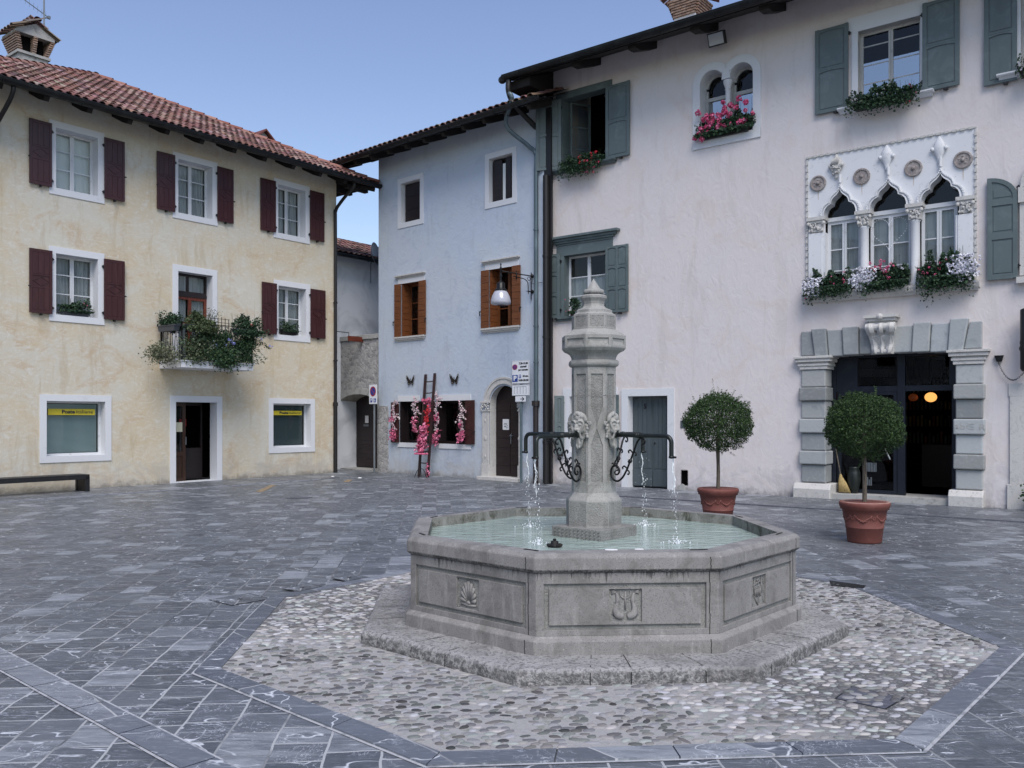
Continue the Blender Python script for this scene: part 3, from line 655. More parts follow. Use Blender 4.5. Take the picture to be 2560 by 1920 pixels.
def leafball(mb, rnd, n, sample, size, pal, flat=.5):
    for _ in range(n):
        p = Vector(sample(rnd)); s = size*(.6+rnd.random()*.8)
        a = Vector((rnd.gauss(0,1), rnd.gauss(0,1), rnd.gauss(0,1))).normalized(); b = a.orthogonal().normalized()
        b = Matrix.Rotation(rnd.random()*6.28, 3, a) @ b; c = a.cross(b)
        col = rnd.choice(pal); k = .75+rnd.random()*.5; mb.col = (col[0]*k, col[1]*k, col[2]*k)
        mb.add([p - b*s*.5, p + c*s*flat*.5 + a*s*.08, p + b*s*.5, p - c*s*flat*.5 + a*s*.08], [(0,1,2,3)])
    mb.col = None
GREEN = [(.035,.075,.030),(.040,.085,.032),(.026,.055,.026),(.055,.10,.042),(.03,.07,.045)]
DKGREEN = [(.020,.048,.026),(.028,.062,.030),(.016,.038,.022),(.036,.075,.034)]
OLIVE = [(.055,.085,.035),(.075,.105,.045),(.045,.07,.03),(.10,.12,.06)]
def florets(mb, rnd, c, r, n, pal, size=.02):
    """round head of small petals"""
    for _ in range(n):
        d = Vector((rnd.gauss(0,1), rnd.gauss(0,1), rnd.gauss(0,1))).normalized(); p = Vector(c) + d*r*(.6+.4*rnd.random())
        a = (d + Vector((rnd.gauss(0,.3), rnd.gauss(0,.3), rnd.gauss(0,.3)))).normalized(); b = a.orthogonal().normalized(); e = a.cross(b); s = size*(.7+rnd.random()*.6)
        col = rnd.choice(pal); k = .85+rnd.random()*.3; mb.col = tuple(min(1, x*k) for x in col)
        mb.add([p+b*s*.5, p+(b+e)*s*.38-a*s*.1, p+e*s*.5, p+(e-b)*s*.38-a*s*.1, p-b*s*.5, p-(b+e)*s*.38-a*s*.1, p-e*s*.5, p+(b-e)*s*.38-a*s*.1], [(0,1,2,3,4,5,6,7)])
    mb.col = None
PINKS = [(.62,.07,.20),(.70,.13,.28),(.55,.05,.15),(.72,.22,.36)]
WHITES = [(.72,.72,.78),(.80,.80,.84),(.66,.66,.74)]
REDS = [(.55,.03,.05),(.60,.05,.09),(.62,.02,.03)]
BLUES = [(.28,.32,.75),(.34,.38,.80),(.24,.26,.65)]
def planter(root, w, d, h, mat='plastic_grey', x=0, y=0, z=0):
    mb = MB(); a = .88
    mb.add([(x-w/2*a,y-d/2*a,z),(x+w/2*a,y-d/2*a,z),(x+w/2*a,y+d/2*a,z),(x-w/2*a,y+d/2*a,z),(x-w/2,y-d/2,z+h),(x+w/2,y-d/2,z+h),(x+w/2,y+d/2,z+h),(x-w/2,y+d/2,z+h)], [(0,3,2,1),(0,1,5,4),(1,2,6,5),(2,3,7,6),(3,0,4,7)])
    mb.box(x-w/2-.012, x+w/2+.012, y-d/2-.012, y-d/2+.006, z+h-.025, z+h+.003); mb.box(x-w/2-.012, x+w/2+.012, y+d/2-.006, y+d/2+.012, z+h-.025, z+h+.003)
    mb.box(x-w/2-.012, x-w/2+.006, y-d/2+.006, y+d/2-.006, z+h-.025, z+h+.003); mb.box(x+w/2-.006, x+w/2+.012, y-d/2+.006, y+d/2-.006, z+h-.025, z+h+.003)
    p = mb.build('planter', M[mat], root)
    s = MB(); s.quad((x-w/2,y-d/2,z+h-.02),(x+w/2,y-d/2,z+h-.02),(x+w/2,y+d/2,z+h-.02),(x-w/2,y+d/2,z+h-.02)); s.build('soil', M['soil'], p)
    return p
# ================================================================ cream post office building (wall frame L)
cream = thing('post_office_building', 'cream plastered three-storey house with oxblood shutters and a balcony over the post office door', 'house', wpos('L', 0), wrot('L'))
UL, UR = -5.45, 5.28
ups = [(-2.75,-1.81,6.76,8.10), (.20,1.16,6.76,8.10), (3.20,4.14,6.76,8.10)]
mids = [(-2.75,-1.81,3.94,5.30), (3.21,4.16,3.94,5.30)]
bald = (.20,1.16,3.02,5.30); posts = [(-2.95,-1.64,.78,2.01), (3.04,4.33,.80,2.03)]; pdoor = (.14,1.29,0,2.03)
mb = MB(); wall_sheet(mb, UL, UR, -.1, 8.75, ups+mids+posts+[bald, pdoor])
mb.quad((UR,0,-.1),(UR,9,-.1),(UR,9,8.75),(UR,0,8.75)); mb.quad((UL,9,-.1),(UL,0,-.1),(UL,0,8.75),(UL,9,8.75)); mb.quad((UR,9,-.1),(UL,9,-.1),(UL,9,8.75),(UR,9,8.75))
mb.build('wall', M['cream'], cream)
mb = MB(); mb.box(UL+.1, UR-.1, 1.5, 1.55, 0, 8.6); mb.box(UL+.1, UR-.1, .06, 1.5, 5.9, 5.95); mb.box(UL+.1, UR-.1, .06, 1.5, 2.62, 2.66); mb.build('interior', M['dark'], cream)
for k, o in enumerate(ups): window(cream, o, cur=('flat','net','net')[k], seed=k*3+1, label=('window with a bright white blind', None, None)[k])
for k, o in enumerate(mids): window(cream, o, cur='net', seed=k*7+20)
for k, (a, b) in enumerate(((-3.33,-2.86),(-1.68,-1.20),(-.38,.09),(1.28,1.75),(2.61,3.09),(4.27,4.78))):
    shutter_red(cream, a, b, 6.74, 8.15, 'r' if k % 2 == 0 else 'l', ang=(0,0,-1,0,-2,0)[k])
for k, (a, b) in enumerate(((-3.33,-2.85),(-1.69,-1.20),(2.64,3.12),(4.29,4.82))):
    shutter_red(cream, a, b, 3.93, 5.33, 'r' if k % 2 == 0 else 'l')
# balcony door
mb = MB(); u0,u1,z0,z1 = bald
mb.box(u0-.15,u0,-.02,.015,z0,z1); mb.box(u1,u1+.14,-.02,.015,z0,z1); mb.box(u0-.15,u1+.14,-.021,.015,z1,z1+.16)
mb.box(u0-.03,u0,.015,.3,z0,z1); mb.box(u1,u1+.03,.015,.3,z0,z1); mb.box(u0-.03,u1+.03,.015,.3,z1,z1+.03)
bd = mb.build('balcony_door', M['trim'], cream)
casement(bd, u0, u1, z0, 4.72, .25, M['wood_redbrown'], 2, (.62,), .075, .03, 'door_leaves'); casement(bd, u0, u1, 4.80, z1, .25, M['wood_black'], 1, (), .05, name='transom')
mb = MB(); mb.box(u0, u1, .235, .30, 4.72, 4.80); mb.build('transom_bar', M['wood_black'], bd)
pane(bd, u0, u1, z0, 4.72, .272); pane(bd, u0, u1, 4.80, z1, .272)
c = MB(); corr(c, u0+.03, (u0+u1)/2-.05, z0, z1-.05, .36, seed=3); corr(c, (u0+u1)/2+.05, u1-.03, z0, z1-.05, .36, seed=8); c.build('curtain', M['curtain'], bd)
# balcony
mb = MB(); mb.box(-.29, 1.72, -.98, -.002, 2.84, 2.985); mb.box(-.315, 1.745, -1.005, -.002, 2.985, 3.02)
bal = mb.build('balcony', M['trim'], cream, bevel=.006)
mb = MB(); zt = 3.93; zb = 3.10
xs0, xs1, yf = -.26, 1.69, -.95
for x, y in ((xs0,yf),(xs1,yf),(xs0,-.03),(xs1,-.03)): mb.box(x-.014,x+.014,y-.014,y+.014,3.02,zt+.02)
for z in (zt, zt-.14, zb): mb.box(xs0, xs1, yf-.012, yf+.012, z-.008, z+.008); mb.box(xs0-.012, xs0+.012, yf, -.03, z-.0075, z+.0075); mb.box(xs1-.012, xs1+.012, yf, -.03, z-.0075, z+.0075)
def bal_bar(x, y, dx, dy, s):
    pts = [(x+dx*s*.018*math.sin(t*PI*2), y+dy*s*.018*math.sin(t*PI*2), zb+(zt-.14-zb)*t) for t in [i/10 for i in range(11)]]
    mb.tube(pts, .0075, 5)
n = 19
for k in range(1, n): bal_bar(xs0+(xs1-xs0)*k/n, yf, 1, 0, 1 if k % 2 else -1)
for k in range(1, 9):
    for x in (xs0, xs1): bal_bar(x, yf+.92*k/9, 0, 1, 1 if k % 2 else -1)
for k in range(12):
    x = xs0+.1+k*.16; mb.tube([(x+.035*math.cos(a), yf, zt-.07+.035*math.sin(a)) for a in [i*.5 for i in range(11)]], .006, 5)
mb.build('railing', M['iron'], bal)
# post office windows with their signs
for k, o in enumerate(posts):
    u0,u1,z0,z1 = o
    w = window(cream, o, .145, .22, cur=None, leaves=1, hz=(), fw=.045, tb=.14)
    mb = MB()
    nsl = 44
    for i in range(nsl):
        z = z0+.06+(z1-z0-.12)*i/nsl; mb.box(u0+.05, u1-.05, .31, .325, z, z+(z1-z0-.12)/nsl*.8)
    mb.build('venetian_blind', M['blind_green' if k == 0 else 'blind_dk'], w, )
    sx0, sx1, sz0, sz1 = ((u0+.10, u1-.14, z1-.31, z1-.17), (u0+.03, u1-.16, z1-.32, z1-.20))[k]
    mb = MB(); mb.box(sx0, sx1, .190, .215, sz0, sz1); sg = mb.build('shop_sign', M['yellow'], w)
    mb = MB(); mb.box(sx0-.006, sx0+.012, .185, .216, sz0-.006, sz1+.006); mb.build('sign_edge', M['navy_txt'], w)
    sz = (sz1-sz0)*.80; W_ = sx1-sx0
    t1 = text('Poste', sz, M['navy_txt'], w, sx0+W_*.435, .187, (sz0+sz1)/2, bold=.004, fit=W_*.27)
    t2 = text('italiane', sz*.98, M['navy_txt'], w, sx0+W_*.775, .187, (sz0+sz1)/2, fit=W_*.36)
# post office door
mb = MB(); u0,u1,z0,z1 = pdoor
mb.box(u0-.155,u0,-.02,.015,0,z1); mb.box(u1,u1+.155,-.02,.015,0,z1); mb.box(u0-.155,u1+.155,-.021,.015,z1,z1+.16)
mb.box(u0-.03,u0,.015,.3,0,z1); mb.box(u1,u1+.03,.015,.3,0,z1); mb.box(u0-.03,u1+.03,.015,.3,z1,z1+.03); mb.box(u0,u1,-.03,.30,0,.03)
dr = mb.build('door', M['trim'], cream)
mb = MB(); um = u0+.42
mb.box(u0, um, .24, .285, .03, .12); mb.box(u0, um, .24, .285, .66, .78); mb.box(u0, um, .24, .285, 1.93, z1); mb.box(u0, u0+.07, .241, .284, .12, 1.93); mb.box(um-.09, um, .241, .284, .12, 1.93)
mb.box(u0+.07, um-.09, .26, .28, .12, .66); mb.box(u0+.10, um-.12, .25, .26, .16, .62)
lf = mb.build('door_leaf', M['wood_brown'], dr, bevel=.004); 
pane(dr, u0+.07, um-.09, .78, 1.93, .262)
mb = MB(); mb.box(um-.02, um-.005, .20, .24, .95, 1.15); mb.build('door_handle', M['galv'], dr)
mb = MB(); mb.box(u0+.09, u0+.33, .248, .256, 1.28, 1.52); mb.box(u0+.10,u0+.32,.246,.248,1.36,1.375); mb.build('notice', M['paper_y'], dr)
mb = MB(); mb.box(u0+.42, u0+.62, .55, .556, 1.42, 1.60); mb.build('notice', M['red_paper'], dr, )
mb = MB(); mb.box(um+.02, u1-.06, .56, .60, .05, .85); mb.box(um+.02, um+.07, .56, .60, .85, 1.95); mb.box(u1-.11, u1-.06, .56, .60, .85, 1.95); mb.box(um+.02,u1-.06,.56,.60,1.95,2.03); mb.build('inner_door', M['wood_black'], dr)
# roof: hipped end facing the square
ex0, ex1, ey, ez = -6.30, 6.13, -.85, 8.58; ap = Vector((.45, 4.70, 11.38)); bk = 12.0
sl = (ap.z-ez)/(ap.y-ey)
A0, A1 = Vector((ex0,ey,ez)), Vector((ex1,ey,ez)); Bk = Vector((.45, bk, ap.z)); K0 = Vector((ex0,bk,ez)); K1 = Vector((ex1,bk,ez))
mb = MB(); mb.mi = 0
for q in ((A0,A1,ap),(A1,K1,Bk,ap),(K0,A0,ap,Bk)): mb.add([tuple(v) for v in q], [tuple(range(len(q)))])
lo = Vector((0,0,-.09))
for q in ((A0,ap,A1),(A1,ap,Bk,K1),(K0,Bk,ap,A0)): mb.add([tuple(v+lo) for v in q], [tuple(range(len(q)))])
for a, b in ((A0,A1),(A1,K1),(K0,A0)): mb.add([tuple(a+lo),tuple(b+lo),tuple(b),tuple(a)], [(0,1,2,3)])
roof = mb.build('roof', M['eave_dk'], cream)
rnd = random.Random(5); mb = MB()
dn = (ap - Vector((.45,ey,ez))).normalized(); du = Vector((1,0,0)); up = du.cross(dn)
ncol = int((ex1-ex0)/.185); L = (ap-Vector((.45,ey,ez))).length
def okf(u, t):
    f = (t+.25)/L; x = ex0+u; return ex0+(.45-ex0)*f < x < ex1-(ex1-.45)*f
tiles(mb, A0, du, dn, up, ncol, int(L/.33), .185, .33, rnd, okf, r=.075)
# right-hand slope (turns away)
dn2 = (ap-Vector((ex1,ap.y,ez))).normalized(); du2 = Vector((0,1,0)); up2 = du2.cross(dn2); L2 = (ap-Vector((ex1,ap.y,ez))).length
tiles(mb, A1, du2, dn2, up2, 30, int(L2/.33), .185, .33, rnd, lambda u, t: u > (t+.2)/L2*(ap.y-ey))
ridge_tiles(mb, A1+Vector((0,0,.02)), ap, rnd=rnd); ridge_tiles(mb, A0+Vector((0,0,.02)), ap, rnd=rnd); ridge_tiles(mb, ap, Bk, rnd=rnd)
mb.build('roof_tiles', M['tile'], roof)
gutter(cream, ((ex0-.02,ey-.07,ez-.04),(ex1+.04,ey-.07,ez-.04)), r=.105)
rafters(cream, -5.1, 5.0, 12, ey+.08, .0, ez-.09, sl)
mb = MB(); mb.box(UR+.02, ex1, -.45, -.30, 8.38, 8.50); mb.box(UR+.02, ex1, .25, .40, 8.42, 8.55); mb.tube([(UR,0,8.62),(ex1-.05,ey+.05,8.42)], .07, 6); mb.build('corner_rafters', M['eave_dk'], cream)
# pipes
mb = MB(); mb.tube(bez([(UR-.06,-.85,8.42),(UR-.07,-.80,8.30),(UR-.08,-.30,7.95),(UR-.09,-.075,7.7),(UR-.09,-.07,7.2),(UR-.09,-.07,1.9)],5), .048, 10); mb.tube([(UR-.09,-.07,2.05),(UR-.09,-.07,0)], .06, 10); mb.tube([(UR-.09,-.07,1.98),(UR-.09,-.07,2.09)], .075, 10); mb.tube([(UR-.09,-.07,5.0),(UR-.09,-.07,5.04)], .065, 10); mb.tube([(UR-.09,-.07,3.3),(UR-.09,-.07,3.34)], .065, 10)
mb.build('downpipe', M['pipe_dark'], cream)
mb = MB(); mb.tube(bez([(-3.98,-.87,8.46),(-3.98,-.87,8.36),(-4.0,-.70,8.15),(-4.12,-.10,7.55),(-4.14,-.075,7.3),(-4.14,-.07,3)],5), .045, 10); mb.build('downpipe', M['pipe_dark'], cream)
# chimney
cx, cy, zr = -1.12, 5.3, 10.2
chim = MB(); chim.box(cx-.38, cx+.38, cy-.32, cy+.32, zr, 11.50); chim.box(cx-.43, cx+.43, cy-.37, cy+.37, 11.50, 11.57)
chimney = chim.build('chimney', M['cement'], cream)
mb = MB(); rnd = random.Random(2)
for k in range(8):
    f = k/7; e = .02+.12*f; z = 11.57+k*.056; mb.col = rnd.choice([(1,1,1),(.8,.75,.7),(1.2,1.1,1.0)])
    for sx in (-1, 1): mb.box(cx+sx*(.32+e)-.06, cx+sx*(.32+e)+.06, cy-.30-e, cy+.30+e, z, z+.042)
    mb.box(cx-.05, cx+.05, cy-.34-e, cy-.18, z, z+.042); mb.box(cx-.05, cx+.05, cy+.18, cy+.34+e, z, z+.042)
mb.col = None; mb.build('chimney_bricks', M['brick'], chimney)
mb = MB(); mb.box(cx-.27, cx+.27, cy-.24, cy+.24, 11.57, 12.01); mb.build('flue', M['dark'], chimney)
mb = MB(); mb.prism_xz([(cx-.50,12.01),(cx+.50,12.01),(cx+.50,12.08),(cx,12.36),(cx-.50,12.08)], cy-.45, cy+.45); mb.build('chimney_gable', M['cement'], chimney)
mb = MB(); rnd = random.Random(9)
for sx in (-1, 1):
    du = Vector((0, sx, 0)); top = Vector((cx, cy-.55*sx, 12.40)); low = Vector((cx+sx*.60, cy-.55*sx, 12.06)); dn = (top-low).normalized(); up = du.cross(dn)
    tiles(mb, low, du, dn, up, 6, 2, .195, .40, rnd, r=.09, cols=[(.20,.12,.10),(.14,.10,.09),(.25,.20,.18)])
ridge_tiles(mb, (cx, cy-.56, 12.40), (cx, cy+.56, 12.40), r=.10, rnd=rnd); mb.build('chimney_tiles', M['tile'], chimney)
# aerial
ant = at_wall('L', 'tv_aerial', 'thin metal television aerial on a mast beside the left chimney', 'aerial', -.58, 5.6, 0)
mb = MB(); mb.tube([(0,0,10.7),(0,0,14.4)], .024, 8); mb.tube([(-.15,0,11.93),(0,0,11.93)], .012, 6); mb.build('mast', M['galv'], ant)
mb = MB(); mb.tube([(.14,0,12.98),(-1.1,0,13.48)], .012, 6); mb.tube([(.0,0,12.93),(.13,0,12.99)], .02, 6); mb.box(.10,.17,-.03,.03,12.95,13.03)
for k in range(11): x = .05-k*.11; z = 13.02+k*.0445; mb.tube([(x,0,z-.10),(x,0,z+.10)], .004, 4)
mb.build('boom', M['galv'], ant)

# ================================================================ blue house (frame B)
blue = thing('blue_house', 'pale blue plastered house with orange-brown shutters and a round-arched marble doorway', 'house', wpos('B', 0), wrot('B'))
bup = [(.57,1.40,7.28,8.43), (4.12,4.95,7.28,8.43)]; bmid = [(.60,1.40,3.98,5.52), (4.14,4.98,3.99,5.52)]; bg = [(.53,1.66,.92,2.10), (2.12,3.30,.92,2.10)]
bdoor = (4.14,5.16,0,2.50)
mb = MB(); wall_sheet(mb, -.47, 6.0, -.1, 9.7, bup+bmid+bg+[bdoor]); spandrel(mb, arc(4.14,5.16,1.96,2.47), 2.50)
mb.quad((6.0,0,-.1),(6.0,8,-.1),(6.0,8,9.7),(6.0,0,9.7)); mb.quad((-.47,8,-.1),(-.47,0,-.1),(-.47,0,9.7),(-.47,8,9.7)); mb.quad((6.0,8,-.1),(-.47,8,-.1),(-.47,8,9.7),(6.0,8,9.7))
mb.build('wall', M['blue'], blue)
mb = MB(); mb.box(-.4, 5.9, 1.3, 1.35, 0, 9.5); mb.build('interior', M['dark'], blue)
for k, (u0,u1,z0,z1) in enumerate(bup):
    w = window(blue, (u0,u1,z0,z1), .145, .18, cur=None, leaves=1, hz=(.45,), frame='wood_black', fw=.05)
    mb = MB()
    if k == 0: shutter_plank(w, u0+.04, u1-.10, z0+.02, z1-.03, 'wood_black', 3, y0=.12, y1=.15)
    else:
        mb.box(u0+.03, u0+.36, .10, .135, z0+.02, z1-.05); mb.box(u1-.32, u1-.14, .08, .12, z0+.02, z1-.05); mb.build('inner_shutter', M['wood_black'], w)
        mb = MB(); mb.box(u0+.37, u0+.48, .125, .14, z0+.03, z1-.16); mb.box(u1-.13, u1-.05, .125, .14, z0+.03, z1-.22); mb.build('bright_pane', M['blind'], w)
for k, (u0,u1,z0,z1) in enumerate(bmid):
    w = window(blue, (u0,u1,z0,z1), 0, .30, cur=None, leaves=2, hz=(.33,.66), frame='sh_orange', trim='sh_orange', fw=.06)
    c = MB(); corr(c, u1-.34, u1-.05, z0+.05, z1-.1, .42, seed=k); c.build('curtain', M['curtain'], w)
    c = MB(); c.box(u0-.16,u1+.18,-.015,.0,z1,z1+.14); c.build('frieze', M['trim'], w)
    co = MB(); a, b = u0-.30, u1+.26
    for i, (dz, pr) in enumerate(((.0,.03),(.035,.055),(.07,.085))): co.box(a+.09-.03*i, b-.09+.03*i, -pr, .0, z1+.14+dz, z1+.14+dz+.034)
    co.build('cornice', M['old_marble'], w)
    si = MB(); 
    for i, (dz, pr) in enumerate(((.0,.085),(-.045,.06),(-.085,.03))): si.box(a+.02+.03*i, b-.02-.03*i, -pr, .0, z0-.045+dz, z0+dz)
    si.build('sill', M['old_marble'], w)
    shutter_plank(blue, u0-.27, u0+.002, z0, z1, 'sh_orange', 9, hinge='r'); shutter_plank(blue, u1, u1+.28, z0, z1, 'sh_orange', 9, hinge='l')
    mb = MB(); h_ = (z1-z0)/9
    for i in range(9): mb.box(u0+.005, u0+.03, .03, .28, z0+i*h_+.005, z0+(i+1)*h_-.005)
    mb.build('folded_shutter', M['sh_orange'], w)
for k, (u0,u1,z0,z1) in enumerate(bg):
    w = window(blue, (u0,u1,z0,z1), 0, .25, cur=None, leaves=2, hz=(), frame='wood_black', trim='wood_black', fw=.06)
    c = MB(); a, b = ((.43,1.38),(2.19,3.44))[k]; c.box(a, b, -.02, .0, z1+.005, z1+.17); c.build('lintel', M['trim'], w); c = MB(); c.box(a, b, -.025, .0, z0-.135, z0-.005); c.build('sill', M['trim'], w)
shutter_plank(blue, .18, .52, .91, 2.09, 'sh_dkred', 8, hinge='r'); shutter_plank(blue, 1.66, 1.90, .91, 2.09, 'wood_black', 8, hinge='l'); shutter_plank(blue, 1.92, 2.11, .91, 2.09, 'wood_black', 8, hinge='r'); shutter_plank(blue, 3.28, 3.62, .92, 2.11, 'sh_dkred', 6, hinge='l')
# window display things behind the right pane
mb = MB(); mb.ball((2.95,.42,1.08), (.10,.06,.13), 10, 6); mb.build('window_display', M['blind'], blue)
# arched marble doorway
u0,u1,_,_ = bdoor
dwo = None
for a, b in ((3.87, u0), (u1, 5.27)):
    dw = MB()
    dw.box(a, b, -.05, .0, 0, .42); dw.box(a+.02, b-.02 if b < 5 else b-.03, -.035, .0, .42, 1.80)
    dw.box(a+.035, a+.05, -.045, -.036, .5, 1.72); dw.box(b-.06, b-.045, -.045, -.036, .5, 1.72); dw.ball(((a+b)/2, -.04, 1.10), (.05,.015,.07), 10, 6)
    for z_ in (.62, 1.56): dw.ball(((a+b)/2, -.04, z_), (.03,.012,.05), 8, 5)
    dw.box(a-.01, b+.01, -.055, .0, 1.80, 1.84); dw.box(a-.02, b+.02, -.075, .0, 2.02, 2.07)
    (dw.box(u0-.04, u0, .0, .24, 0, 1.96) if a < u0 else dw.box(u1, u1+.04, .0, .24, 0, 1.96))
    if dwo is None: dwo = empty('doorway', (0,0,0), 0, blue)
    dw.build('pilaster', M['old_marble'], dwo, bevel=.004)
rnd = random.Random(3)
for a, b in ((3.86, u0+.01), (u1-.01, 5.27)):
    cp = MB()
    for i in range(26): cp.ball((a+(b-a)*rnd.random(), -.035-.03*rnd.random(), 1.85+.16*rnd.random()), (.022,.018,.028), 6, 4)
    cp.build('capital', M['old_marble'], dwo, smooth=True)
ar = MB(); cxd = (u0+u1)/2
for r0, r1, y0 in ((.51,.56,.045),(.56,.65,.03),(.65,.70,.05)):
    n = 24
    for i in range(n):
        a0, a1 = PI*i/n, PI*(i+1)/n
        P = lambda r, a: (cxd - r*math.cos(a), 2.03 + (r*.95)*math.sin(a))
        ar.prism_xz([P(r0,a1), P(r0,a0), P(r1,a0), P(r1,a1)][::-1], -y0, .0)
soffit(ar, arc(u0,u1,2.03,2.03+.51*.95), .0, .24); ar.box(u0-.03,u0,0,.24,1.96,2.03); ar.box(u1,u1+.03,0,.24,1.96,2.03); ar.build('arch', M['old_marble'], dwo)
th = MB(); th.box(3.84, 5.28, -.20, .30, 0, .10); th.build('threshold', M['old_marble'], dwo, bevel=.01)
dl = MB()
pts = arc(u0-.02,u1+.02,1.96,2.50); dl.prism_xz([(u0-.02,.10),(u1+.02,.10)]+pts[::-1], .25, .29)
for c0, c1 in ((u0+.03, cxd-.01),(cxd+.01, u1-.03)):
    for k in range(8): dl.box(c0, c1, .238, .249, .16+k*.235, .16+k*.235+.225)
door = dl.build('door', M['door_dk'], dwo, bevel=.003)
hd = MB(); hd.tube([(cxd+.05,.235,.95),(cxd+.05,.20,.97),(cxd+.05,.20,1.20),(cxd+.05,.235,1.22)], .010, 6); hd.box(cxd-.0,cxd+.10,.20,.237,1.16,1.18); hd.build('door_handle', M['galv'], door)
nt = MB(); nt.box(4.39,4.61,.225,.235,1.32,1.60); no = nt.build('notice', M['paper'], door); nt = MB(); rnd = random.Random(1)
for i in range(16): a = 4.43+rnd.random()*.12; z = 1.36+rnd.random()*.12; nt.box(a, a+.03+rnd.random()*.02, .222, .2245, z, z+.012)
nt.build('notice_print', M['galv'], door)
# exposed stone strip at the left foot of the wall
mb = MB(); mb.prism_xz([(-.455,0),(-.02,0),(.0,.5),(-.03,1.1),(.01,1.7),(-.02,1.97),(-.455,2.0)], -.018, .0); mb.build('exposed_stone', M['rubble'], blue)
# roof
ex0, ex1, ey, ez = -1.72, 6.6, -.9, 9.25
sl = .42; mb = MB(); rdy = 4.2; rz = ez+sl*(rdy-ey)
for q, dz in ((((ex0,ey,ez),(ex1,ey,ez),(ex1,rdy,rz),(ex0,rdy,rz)),0),(((ex0,ey,ez),(ex0,rdy,rz),(ex1,rdy,rz),(ex1,ey,ez)),-.09)): mb.add([(a,b,c_+dz) for a,b,c_ in q], [(0,1,2,3)])
mb.add([(ex0,rdy,rz),(ex1,rdy,rz),(ex1,9,ez),(ex0,9,ez)], [(0,1,2,3)])
mb.add([(ex0,ey,ez-.09),(ex1,ey,ez-.09),(ex1,ey,ez),(ex0,ey,ez)], [(0,1,2,3)]); mb.add([(ex0,rdy,rz-.09),(ex0,ey,ez-.09),(ex0,ey,ez),(ex0,rdy,rz)], [(0,1,2,3)])
broof = mb.build('roof', M['eave_dk'], blue)
mb = MB(); rnd = random.Random(8); dn = Vector((0,1,sl)).normalized(); du = Vector((1,0,0))
tiles(mb, Vector((ex0,ey,ez)), du, dn, du.cross(dn), int((ex1-ex0)/.215), 14, .215, .36, rnd, r=.095, cols=[(.17,.095,.075),(.20,.12,.10),(.13,.08,.07),(.24,.16,.13),(.16,.085,.065)])
mb.build('roof_tiles', M['tile'], broof)
gutter(blue, ((ex0+.02,ey-.05,ez-.04),(ex1,ey-.05,ez-.04)), r=.08, mat='gutter'); rafters(blue, -1.3, 6.2, 11, ey+.06, .0, ez-.09, sl)
mb = MB(); 
for y_ in (-.62, .6, 1.8): mb.box(ex0+.03, -.47, y_, y_+.12, ez+sl*(y_-ey)-.22, ez+sl*(y_-ey)-.10)
mb.build('verge_rafters', M['eave_dk'], blue)

# ================================================================ stone gate wall between the two (frame B, set back)
gate = at_wall('B', 'stone_gate_wall', 'rubble stone wall with an arched doorway between the cream house and the blue house', 'wall', 0, .10, 0)
ga, gb, gs, gc = -2.62, -.64, 1.98, 2.36
mb = MB(); wall_sheet(mb, -3.1, -.47, -.1, 4.02, [(ga,gb,-.1,gc)]); spandrel(mb, arc(ga,gb,gs,gc), gc); mb.build('masonry', M['rubble'], gate)
mb = MB(); mb.quad((-3.1,.7,-.1),(ga,.7,-.1),(ga,.7,2.9),(-3.1,.7,2.9)); mb.quad((-.47,.75,4.02),(-3.1,.75,4.02),(-3.1,.75,-.1),(-.47,.75,-.1)); mb.build('back_face', M['rubble'], gate)
mb = MB(); rnd = random.Random(4); x = -3.1
while x < -.5:
    w_ = .28+rnd.random()*.14; mb.box(x+.006, min(x+w_, -.475), -.05, .80, 4.02+rnd.random()*.01, 4.16+rnd.random()*.015); x += w_
mb.build('coping', M['cement'], gate, bevel=.012)
mb = MB(); mb.quad((ga,0,-.1),(ga,.7,-.1),(ga,.7,gs),(ga,0,gs)); mb.quad((gb,.7,-.1),(gb,0,-.1),(gb,0,gs),(gb,.7,gs)); soffit(mb, arc(ga,gb,gs,gc), 0, .7); mb.build('reveal', M['old_plaster'], gate)
mb = MB(); n = 9
for i in range(n):
    a0, a1 = PI*i/n+.01, PI*(i+1)/n-.01; cu = (ga+gb)/2; r = (gb-ga)/2
    P = lambda k, a: (cu-(r+k)*math.cos(a), gs+(gc-gs+k*.9)*math.sin(a)-(.06 if k else 0)*0)
    mb.prism_xz([P(0,a0), P(0,a1), P(.22,a1), P(.22,a0)], -.012, .0)
mb.box(gb, gb+.16, -.015, 0, 0, 2.0); mb.build('arch_stones', M['cement'], gate, bevel=.006)
mb = MB(); mb.box(-2.66, -.6, .66, .70, .05, 2.36)
for k in range(16): mb.box(-2.66, -1.14, .645, .659, .08+k*.14, .08+k*.14+.132)
gd = mb.build('door', M['door_dk'], gate); mb = MB(); mb.box(-2.05,-1.88,.625,.632,1.47,1.70); mb.build('notice', M['paper'], gd)
mb = MB(); mb.box(-2.12,-1.86,.62,.64,1.36,1.42); mb.build('letter_slot', M['galv'], gd)
mb = MB(); mb.box(-2.66,-.6,-.02,.66,0,.05); mb.build('threshold', M['cement'], gate)
it = at_wall('B', 'door_intercom', 'dark metal intercom box on the left reveal of the stone arch', 'intercom', ga+.10, .42, 1.27); it.rotation_euler.z += 0
mb = MB(); mb.box(0,.035,-.12,.12,-.17,.17); mb.build('case', M['gutter'], it, bevel=.006); mb = MB(); mb.box(.036,.045,-.07,.0,.02,.10); mb.box(.036,.045,.03,.08,-.08,.02); mb.build('buttons', M['galv'], it)
it.location = wpos('B', ga, .62, 1.27)

